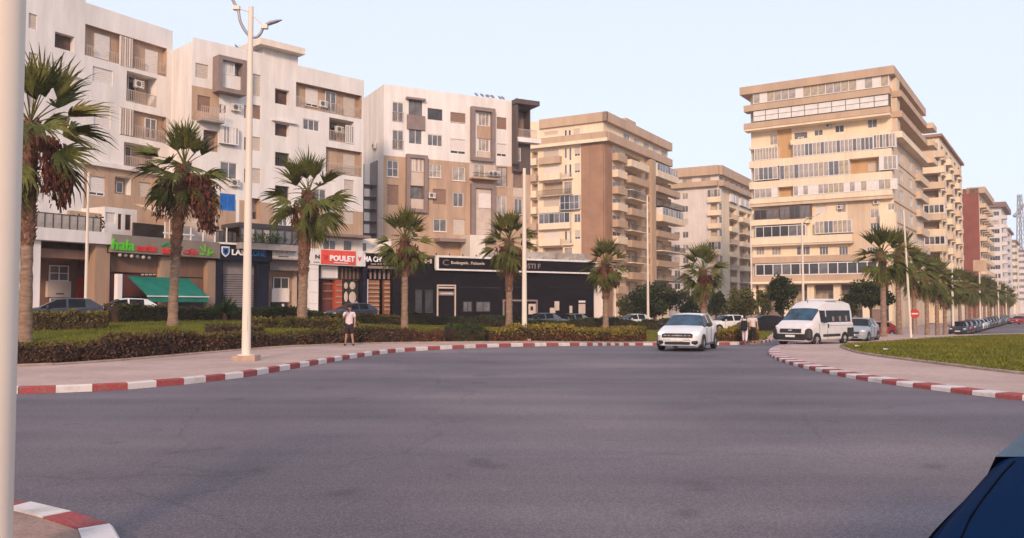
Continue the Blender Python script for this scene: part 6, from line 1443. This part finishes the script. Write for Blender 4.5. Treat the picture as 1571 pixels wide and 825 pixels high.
for s in (1, -1):
    ell(t, "headlight", (h + .30, s * .80, 1.0), (.25, .16, .11), 'headl', (0, .5, -s * .5)); bb(t, "wing_mirror", h + 1.45, h + 1.6, s * 1.2 - .1, s * 1.2 + .1, 1.28, 1.62, 'plastic', None, .03); strip(t, "mirror_arm", [(h + 1.55, s * 1.0, 1.4), (h + 1.52, s * 1.15, 1.42)], .03, 'plastic')
    bb(t, "side_moulding", h + 1.65, h + 3.6, s * 1.025 - .02, s * 1.025 + .02, .52, .66, 'plastic', None, .015); bb(t, "rear_side_panel", h + 4.45, h + 5.22, s * 1.01 - .03, s * 1.01 + .03, .45, .98, 'plastic', None, .02)
    bb(t, "bumper_corner", h + .03, h + .74, s * .83 - .2, s * .83 + .2, .34, .99, 'plastic', (0, .1, -s * .32), .13); ell(t, "fog_lamp", (h + .05, s * .72, .56), (.05, .09, .06), 'headl')
    strip(t, "door_gap", [(h + 1.25, s * 1.02, .5), (h + 1.25, s * 1.01, 1.25)], .009, 'plastic'); strip(t, "door_gap", [(h + 2.14, s * 1.03, .4), (h + 2.14, s * 1.0, 1.3), (h + 2.14, s * .93, 1.95)], .009, 'plastic'); bb(t, "door_handle", h + 2.2, h + 2.26, s * 1.03 - .02, s * 1.03 + .02, 1.0, 1.22, 'plastic'); strip(t, "panel_groove", [(h + 2.2, s * 1.022, 1.12), (h + 5.1, s * 1.018, 1.12)], .01, 'galv')
    for x in (2.95, 3.75, 4.5): bb(t, "curtain", h + x - .12, h + x + .12, s * .93 - .004, s * .93 + .004, 1.36, 1.86, 'mauve', (s * .09, 0, 0))
    ell(t, "tail_lamp", (-h - .03, s * .9, 1.2), (.05, .06, .3), 'tail')
bb(t, "front_bumper", h - .03, h + .45, -.82, .82, .36, .71, 'plastic', None, .06); bb(t, "grille", h - .02, h + .12, -.62, .62, .74, .97, 'plastic', (0, .25, 0), .03); bb(t, "grille_badge", h - .04, h + .0, -.1, .1, .86, .92, 'chrome', (0, .2, 0)); bb(t, "number_plate", h - .05, h - .03, -.27, .27, .52, .64, 'plate'); strip(t, "bonnet_gap", [(h + .13, -.66, 1.09), (h + .11, 0, 1.08), (h + .13, .66, 1.09)], .008, 'galv')
strip(t, "aerial", [(h + 1.9, 0, 2.38), (h + 1.98, 0, 2.62)], .014, 'plastic'); bb(t, "roof_unit", h + 2.9, h + 4.2, -.6, .6, 2.49, 2.62, vp, None, .05); strip(t, "wiper", [(h + 1.04, -.1, 1.42), (h + 1.2, -.6, 1.58)], .014, 'plastic'); strip(t, "wiper", [(h + 1.04, .6, 1.40), (h + 1.2, .1, 1.60)], .014, 'plastic')
# blue car at the bottom right corner, close to the camera
NB = [(0.00, .34, .62, .68, .55, .4), (0.06, .24, .72, .79, .72, .56), (0.22, .20, .80, .88, .82, .66), (0.45, .19, .88, .985, .87, .7), (0.8, .19, .94, 1.10, .885, .72), (1.46, .19, 1.03, 1.27, .89, .74), (2.10, .19, 1.04, 1.54, .9, .60), (2.42, .19, 1.04, 1.58, .9, .605), (2.52, .19, 1.04, 1.585, .9, .605), (3.20, .19, 1.02, 1.5, .89, .595), (3.45, .2, 1.03, 1.47, .88, .58), (3.95, .24, 1.04, 1.12, .84, .62), (4.06, .3, 1.0, 1.05, .80, .6), (4.12, .36, .7, .78, .74, .55)]
bp_ = paint("dark_blue_car_paint", (.002, .014, .050), .06, .0)
NEAR = (3.03, 3.73, 226)
t = loft_car("dark blue car close to the camera, cut off by the bottom right corner", "car", "blue_car", None, NB, (NEAR[0], NEAR[1], 0), NEAR[2], 1.8, paintm=bp_, glass_st=GS, L=4.12); car_trim(t, 4.12, pm=bp_); h = -2.06; t.scale = (.87, .87, .86)
for o_ in list(t.children):
    if o_.name.startswith('body'): md = o_.modifiers.new('subsurf', 'SUBSURF'); md.levels = 2; md.render_levels = 2; o_.data.polygons.foreach_set('use_smooth', [True] * len(o_.data.polygons)); o_.data.attributes.remove(o_.data.attributes['sharp_edge']) if 'sharp_edge' in o_.data.attributes else None
    if o_.name.startswith('headlight'): o_.material_slots[0].link = 'OBJECT'; o_.material_slots[0].material = M['lens']; o_.location.z -= .06; o_.location.x += .06
for o_ in list(t.children):
    if o_.name.startswith(('wing_mirror', 'door_gap')): bpy.data.objects.remove(o_)
bo_ = next(o_ for o_ in t.children if o_.name.startswith('body')); be_ = bo_.evaluated_get(bpy.context.evaluated_depsgraph_get())
def skin_z(x, y):
    ok, lc, nn, _ = be_.ray_cast((x, y, 3.0), (0, 0, -1)); return lc.z if ok else 1.0
for s in (1, -1):
    strip(t, "bonnet_gap", [(h + x_, s * y_, skin_z(h + x_, s * y_) + .001) for x_, y_ in ((.34, .40), (.36, .52), (.40, .58), (.47, .62), (.55, .645), (.75, .665), (.95, .67), (1.1, .67), (1.25, .67), (1.4, .66))], .0045, 'gap')
    strip(t, "fender_trim", [(h + x_, s * y_, skin_z(h + x_, s * y_) + .004) for x_, y_ in ((.42, .79), (.6, .815), (.8, .825), (1.0, .83), (1.2, .83), (1.4, .83))], .010, 'gap')
strip(t, "wiper", [(h + 1.5, -.5, skin_z(h + 1.5, -.5) + .03), (h + 1.6, .1, skin_z(h + 1.6, .1) + .03)], .012, 'plastic')
# parked cars
def simple(label, col, px, Y, heading, name="parked_car", group=None, S=SAL, z=None, scale=1.0, proto={}):
    X = xat(px, Y); loc = (X, Y, zf(X, Y) + .01)
    pm = paint(label.split()[0] + "_car_paint", col, .08, .12)
    if 'p' not in proto:
        t = loft_car(label, "car", name, None, S, loc, heading, 1.8, paintm=pm, glass_st=GS, L=4.12, group=group, wsg='carglass'); car_trim(t, 4.12, pm=pm); proto['p'] = t; proto['m'] = pm; return t
    c = dup(proto['p'], loc, R(270 - heading), label, group)
    if not group and 'group' in c: del c['group']
    if pm != proto['m']:
        for o in c.children:
            if o.name.startswith(("body", "wing_mirror", "door_handle")):
                o.material_slots[0].link = 'OBJECT'; o.material_slots[0].material = pm
    return c
G1 = "cars parked in front of the shops"
simple("bluish grey hatchback parked in front of the red door portico", (.05, .06, .085), 92, 44.5, 236, group=G1, proto=(PR := {}))
simple("white car parked under the green awning, only its roof above the hedge", (.7, .68, .66), 185, 49, 232, group=G1, proto=PR)
simple("dark blue grey car parked in front of the red sign shop, behind the standing man", (.06, .07, .10), 538, 66, 225, group=G1, proto=PR)
simple("slate grey car parked in front of the black bakery, behind the second lamp post", (.10, .115, .14), 826, 76, 240, group=G1, proto=PR)
simple("grey car parked by the bakery entrance with posters", (.16, .165, .18), 872, 82, 240, group=G1, proto=PR)
G2 = "cars parked around the side street beyond the yellow hedge"
simple("white car parked beyond the hedge, just right of the driving white car", (.66, .64, .62), 1113, 74, 250, group=G2, proto=PR)
simple("black car parked under the narrow dark tree, left of the van", (.012, .012, .016), 1166, 72, 262, group=G2, proto=PR)
simple("silver grey car following close behind the van", (.30, .33, .37), 1316, 53.5, 215, group=G2, proto=PR)
simple("dark car parked under the spreading tree, behind the van", (.03, .03, .035), 1322, 86, 205, group=G2, proto=PR)
simple("dark red car parked under the spreading tree beside the first avenue palm", (.30, .03, .035), 1341, 84, 250, group=G2, proto=PR)
simple("white car parked at the end of the dark hedge, left of the thin lamp post", (.6, .58, .56), 968, 84, 240, group=G2, proto=PR)
G3 = "cars parked along the avenue kerb"
cols = [("dark slate hatchback, nearest of the cars parked along the avenue", (.03, .035, .05)), ("dark red hatchback, second of the avenue row", (.16, .025, .03)), ("slate blue car, third of the avenue row", (.06, .075, .11)), ("grey blue car, fourth of the avenue row", (.09, .11, .15)), ("white car after the blue ones in the avenue row", (.62, .62, .62)), ("silver car behind the white one in the avenue row", (.35, .36, .38))]
for i in range(15):
    lab, c = cols[i] if i < 6 else (("seventh", "eighth", "ninth")[i - 6] + " car of the parked avenue row, counted from its near end", (.04, .045, .06)) if i < 9 else ("small dark car in the far part of the avenue row", (.03, .035, .05)) if i % 3 else ("small pale car in the far part of the avenue row", (.3, .3, .31))
    tt = i * 5.7 + random.uniform(-.6, .6); px_, Y_ = CX + FPX * (48.8 + ad.x * tt) / (92 + ad.y * tt), 92 + ad.y * tt
    simple(lab, c, px_, Y_, 213.5, group=G3, proto=PR)
simple("red car turning at the far end of the avenue", (.34, .03, .03), 1562, 150, 240, proto=PR)

# ================================================================= people
def skinned(name, pts, edges, radii, m, parent, root=0, sub=2):
    me = bpy.data.meshes.new(name); me.from_pydata(pts, edges, []); me.materials.append(M[m]); o = link(name, me, parent)
    sk = o.modifiers.new("skin", 'SKIN'); sk.use_smooth_shade = True
    for i, r_ in enumerate(radii): v = me.skin_vertices[0].data[i]; v.radius = (r_, r_) if not hasattr(r_, '__len__') else r_; v.use_root = (i == root)
    sb = o.modifiers.new("subsurf", 'SUBSURF'); sb.levels = sub; sb.render_levels = sub; return o
def chain(o, base, pts, rs, par): pass
def person(label, loc, facing, H, pose, tee, short, skin, hair_long=False, bag=False, trousers=False):
    """figure built looking along -y, feet at z=0, then turned to `facing` (compass degrees)"""
    t = thing("person", label, "person", loc, R(180 - facing)); s = H / 1.72
    J = dict(pel=(0, 0, .93), wst=(0, .0, 1.08), chs=(0, 0, 1.28), shc=(0, .01, 1.42), nck=(0, .0, 1.49), hd0=(0, -.015, 1.57), hd1=(0, -.02, 1.67))
    for sd, k in ((1, 'l'), (-1, 'r')):
        L = pose['leg' + k]; J['hp' + k] = (sd * .095, 0, .90); J['kn' + k] = (sd * .105 + L[0], L[1], .49); J['an' + k] = (sd * .11 + L[2], L[3], .09); J['to' + k] = (sd * .14 + L[2], L[3] - .17, .035); J['sh' + k] = (sd * .185, .01, 1.40)
        A = pose['arm' + k]; J['el' + k] = A[0]; J['wr' + k] = A[1]; J['ha' + k] = A[2]
    N = list(J); I = {n: i for i, n in enumerate(N)}; P = [tuple(c * s for c in J[n]) for n in N]
    E = [('pel', 'wst'), ('wst', 'chs'), ('chs', 'shc'), ('shc', 'nck'), ('nck', 'hd0'), ('hd0', 'hd1')]
    for k in 'lr': E += [('pel', 'hp' + k), ('hp' + k, 'kn' + k), ('kn' + k, 'an' + k), ('an' + k, 'to' + k), ('shc', 'sh' + k), ('sh' + k, 'el' + k), ('el' + k, 'wr' + k), ('wr' + k, 'ha' + k)]
    rad = dict(pel=(.14, .10), wst=(.125, .09), chs=(.14, .10), shc=(.10, .08), nck=.055, hd0=(.075, .085), hd1=(.07, .08))
    for k in 'lr': rad.update({'hp' + k: .085, 'kn' + k: .055, 'an' + k: .038, 'to' + k: .035, 'sh' + k: .058, 'el' + k: .042, 'wr' + k: .028, 'ha' + k: (.038, .018)})
    R_ = [tuple(q * s for q in rad[n]) if hasattr(rad[n], '__len__') else rad[n] * s for n in N]
    skinned("body", P, [(I[a], I[b_]) for a, b_ in E], R_, skin, t)
    # fingers and thumbs
    for sd, k in ((1, 'l'), (-1, 'r')):
        w, hnd = Vector(J['wr' + k]), Vector(J['ha' + k]); d = (hnd - w).normalized(); sdv = d.cross(Vector((0, 1, .3))).normalized(); nrm = d.cross(sdv)
        fp, fe, fr_ = [], [], []
        for q in range(4):
            b0 = hnd + sdv * (.027 - .018 * q); l = (.075, .085, .08, .06)[q]; i0 = len(fp); fp += [tuple((b0) * s), tuple((b0 + d * l * .5 + nrm * .006) * s), tuple((b0 + d * l + nrm * .028) * s)]; fe += [(i0, i0 + 1), (i0 + 1, i0 + 2)]; fr_ += [.010 * s, .009 * s, .007 * s]
            if q: fe.append((0, i0))
        i0 = len(fp); b0 = w * .5 + hnd * .5 + sdv * .03; fp += [tuple(b0 * s), tuple((b0 + sdv * .03 + d * .03) * s), tuple((b0 + sdv * .038 + d * .065) * s)]; fe += [(0, i0), (i0, i0 + 1), (i0 + 1, i0 + 2)]; fr_ += [.011 * s, .010 * s, .008 * s]
        skinned("hand", fp, fe, fr_, skin, t, 0, 1)
    # shirt
    sl = []; pts = ['pel', 'wst', 'chs', 'shc']; SP = [J[n] for n in pts]; SP[0] = (0, 0, .79 if not trousers else .84); SE = [(0, 1), (1, 2), (2, 3)]; SR = [(.185, .135), (.172, .125), (.178, .13), (.13, .10)]
    for k in 'lr': sh, el = Vector(J['sh' + k]), Vector(J['el' + k]); i0 = len(SP); SP += [tuple(sh), tuple(sh.lerp(el, .35)), tuple(sh.lerp(el, .75))]; SE += [(3, i0), (i0, i0 + 1), (i0 + 1, i0 + 2)]; SR += [.082, .076, .070]
    skinned("shirt", [tuple(c * s for c in p) for p in SP], SE, [tuple(q * s for q in r_) if hasattr(r_, '__len__') else r_ * s for r_ in SR], tee, t)
    SP = [(0, 0, 1.03), (0, 0, .88)]; SE = [(0, 1)]; SR = [(.15, .11), (.165, .125)]
    for k in 'lr': hp, kn, an = Vector(J['hp' + k]), Vector(J['kn' + k]), Vector(J['an' + k]); i0 = len(SP); SP += [tuple(hp - Vector((0, 0, .05))), tuple(hp.lerp(kn, .6)), tuple(hp.lerp(kn, 1.02) if not trousers else kn)] + ([tuple(kn.lerp(an, .95))] if trousers else []); SE += [(1, i0), (i0, i0 + 1), (i0 + 1, i0 + 2)] + ([(i0 + 2, i0 + 3)] if trousers else []); SR += [.112, .10, .088] + ([.06] if trousers else [])
    skinned("trousers" if trousers else "shorts", [tuple(c * s for c in p) for p in SP], SE, [tuple(q * s for q in r_) if hasattr(r_, '__len__') else r_ * s for r_ in SR], short, t)
    for k in 'lr': a, b_ = Vector(J['an' + k]), Vector(J['to' + k]); ell(t, "shoe", ((a.x + b_.x) / 2 * s, (a.y + b_.y) / 2 * s, .045 * s), (.052 * s, .145 * s, .05 * s), 'shoe')
    hd = Vector(J['hd0']).lerp(Vector(J['hd1']), .6)
    mb = MB(); c = hd * s; mb.ball((c.x, c.y + .018 * s, c.z + .035 * s), (.092 * s, .102 * s, .10 * s), 14, 8)
    mb.v = [(x, y if not (y < c.y - .045 * s and z < c.z + .06 * s) else c.y - .03 * s, max(z, c.z - (.0 if not hair_long else .16) * s) if y > c.y - .03 * s else z) for x, y, z in mb.v]
    if hair_long: mb.ball((c.x, c.y + .07 * s, c.z - .10 * s), (.085 * s, .05 * s, .16 * s), 10, 6)
    mb.obj("hair", M['hair'], t, smooth=True)
    mb = MB(); mb.ball((c.x, c.y - .115 * s, c.z - .025 * s), (.014 * s, .02 * s, .025 * s), 8, 5)
    for sd in (1, -1): mb.ball((sd * .088 * s, c.y + .01 * s, c.z - .02 * s), (.012 * s, .022 * s, .032 * s), 8, 5)
    mb.obj("nose_and_ears", M[skin], t, smooth=True)
    mb = MB()
    for sd in (1, -1): mb.ball((sd * .032 * s, c.y - .098 * s, c.z + .005 * s), (.013 * s, .008 * s, .007 * s), 8, 4)
    mb.ball((0, c.y - .098 * s, c.z - .065 * s), (.024 * s, .008 * s, .006 * s), 8, 4); mb.obj("eyes_and_mouth", M['hair'], t)
    return t
P0 = ground(535.5, 530, .14); Y = P0.y
pm_ = dict(legl=(.02, 0, .06, .0), legr=(-.01, -.02, -.05, .03), arml=((.25, -.03, 1.14), (.24, -.12, .93), (.23, -.16, .86)), armr=((-.24, -.14, 1.20), (-.09, -.27, 1.42), (-.05, -.24, 1.48)))
man = person("man in pale T-shirt and dark shorts holding a phone to his face", P0, 172, 1.62, pm_, 'tee', 'short', 'skind')
bb(man, "phone", -.075, .005, -.24, -.228, 1.37, 1.52, 'plastic')
def bed_y(px): return min(gl, key=lambda p: abs(CX + FPX * p.x / p.y - px)).y
Yw = bed_y(1142) - 1.3; Pw = Vector((xat(1142, Yw), Yw, 0)); wl_ = dict(legl=(.0, -.12, .0, -.16), legr=(0, .05, 0, .25), arml=((.26, .03, 1.15), (.27, -.06, .93), (.27, -.1, .86)), armr=((-.27, -.02, 1.15), (-.29, -.03, .92), (-.29, -.05, .85)))
w1 = person("person in pale clothes with long dark hair wearing a black backpack, at the kerb", (Pw.x, Pw.y, zf(Pw.x, Pw.y) + .14), 25, 1.62, wl_, 'paleC', 'tee', 'skind', hair_long=True, trousers=True)
tb = thing("backpack", "black backpack on the back of the person in pale clothes", "backpack", (Pw.x, Pw.y, zf(Pw.x, Pw.y) + .14), R(180 - 25)); bb(tb, "bag_body", -.17, .17, .13, .36, .70, 1.26, 'blackc', None, .07); bb(tb, "front_pocket", -.13, .13, .35, .42, .74, 1.0, 'blackc', None, .03)
for sx in (-.12, .12): mb = MB(); mb.tube([(sx, .16, 1.22), (sx, .06, 1.42), (sx, -.13, 1.36), (sx, -.16, 1.1), (sx * 1.3, .1, .9)], .02, 6); mb.obj("shoulder_strap", M['blackc'], tb)
Yw = bed_y(1154) - 1.6; Pw = Vector((xat(1154, Yw), Yw, 0)); w2 = person("person in a pale top and dark trousers walking at the kerb beside the van", (Pw.x, Pw.y, zf(Pw.x, Pw.y) + .14), 200, 1.66, wl_, 'paleC', 'blackc', 'skind', trousers=True)
# litter on the grass
for px, py, l in ((1361, 536, "small white scrap of paper on the island grass"), (1317, 531, "tiny white scrap near the tip of the island grass")):
    p = ground(px, py, .2); mb = MB(); mb.add([(-.16, -.08, .0), (.14, -.1, .03), (.18, .09, .0), (-.1, .1, .05)], ((0, 1, 2), (0, 2, 3))); tag(mb.obj("paper_scrap", M['kwhite'], None, p), l, "litter")

# ================================================================= evening haze over the whole district
hz = bpy.data.materials.new("evening_haze"); hz.use_nodes = True; hn = hz.node_tree.nodes; hn.remove(hn["Principled BSDF"])
pv = hn.new("ShaderNodeVolumePrincipled"); pv.inputs["Color"].default_value = (.93, .90, .92, 1); pv.inputs["Density"].default_value = .00045; pv.inputs["Anisotropy"].default_value = .0
hz.node_tree.links.new(pv.outputs[0], hn["Material Output"].inputs["Volume"])
mb = MB(); mb.box(-2600, 2600, -700, 4100, -3.6, 48); tag(mb.obj("haze", hz), "thin pale evening haze over the avenue", kind="stuff")
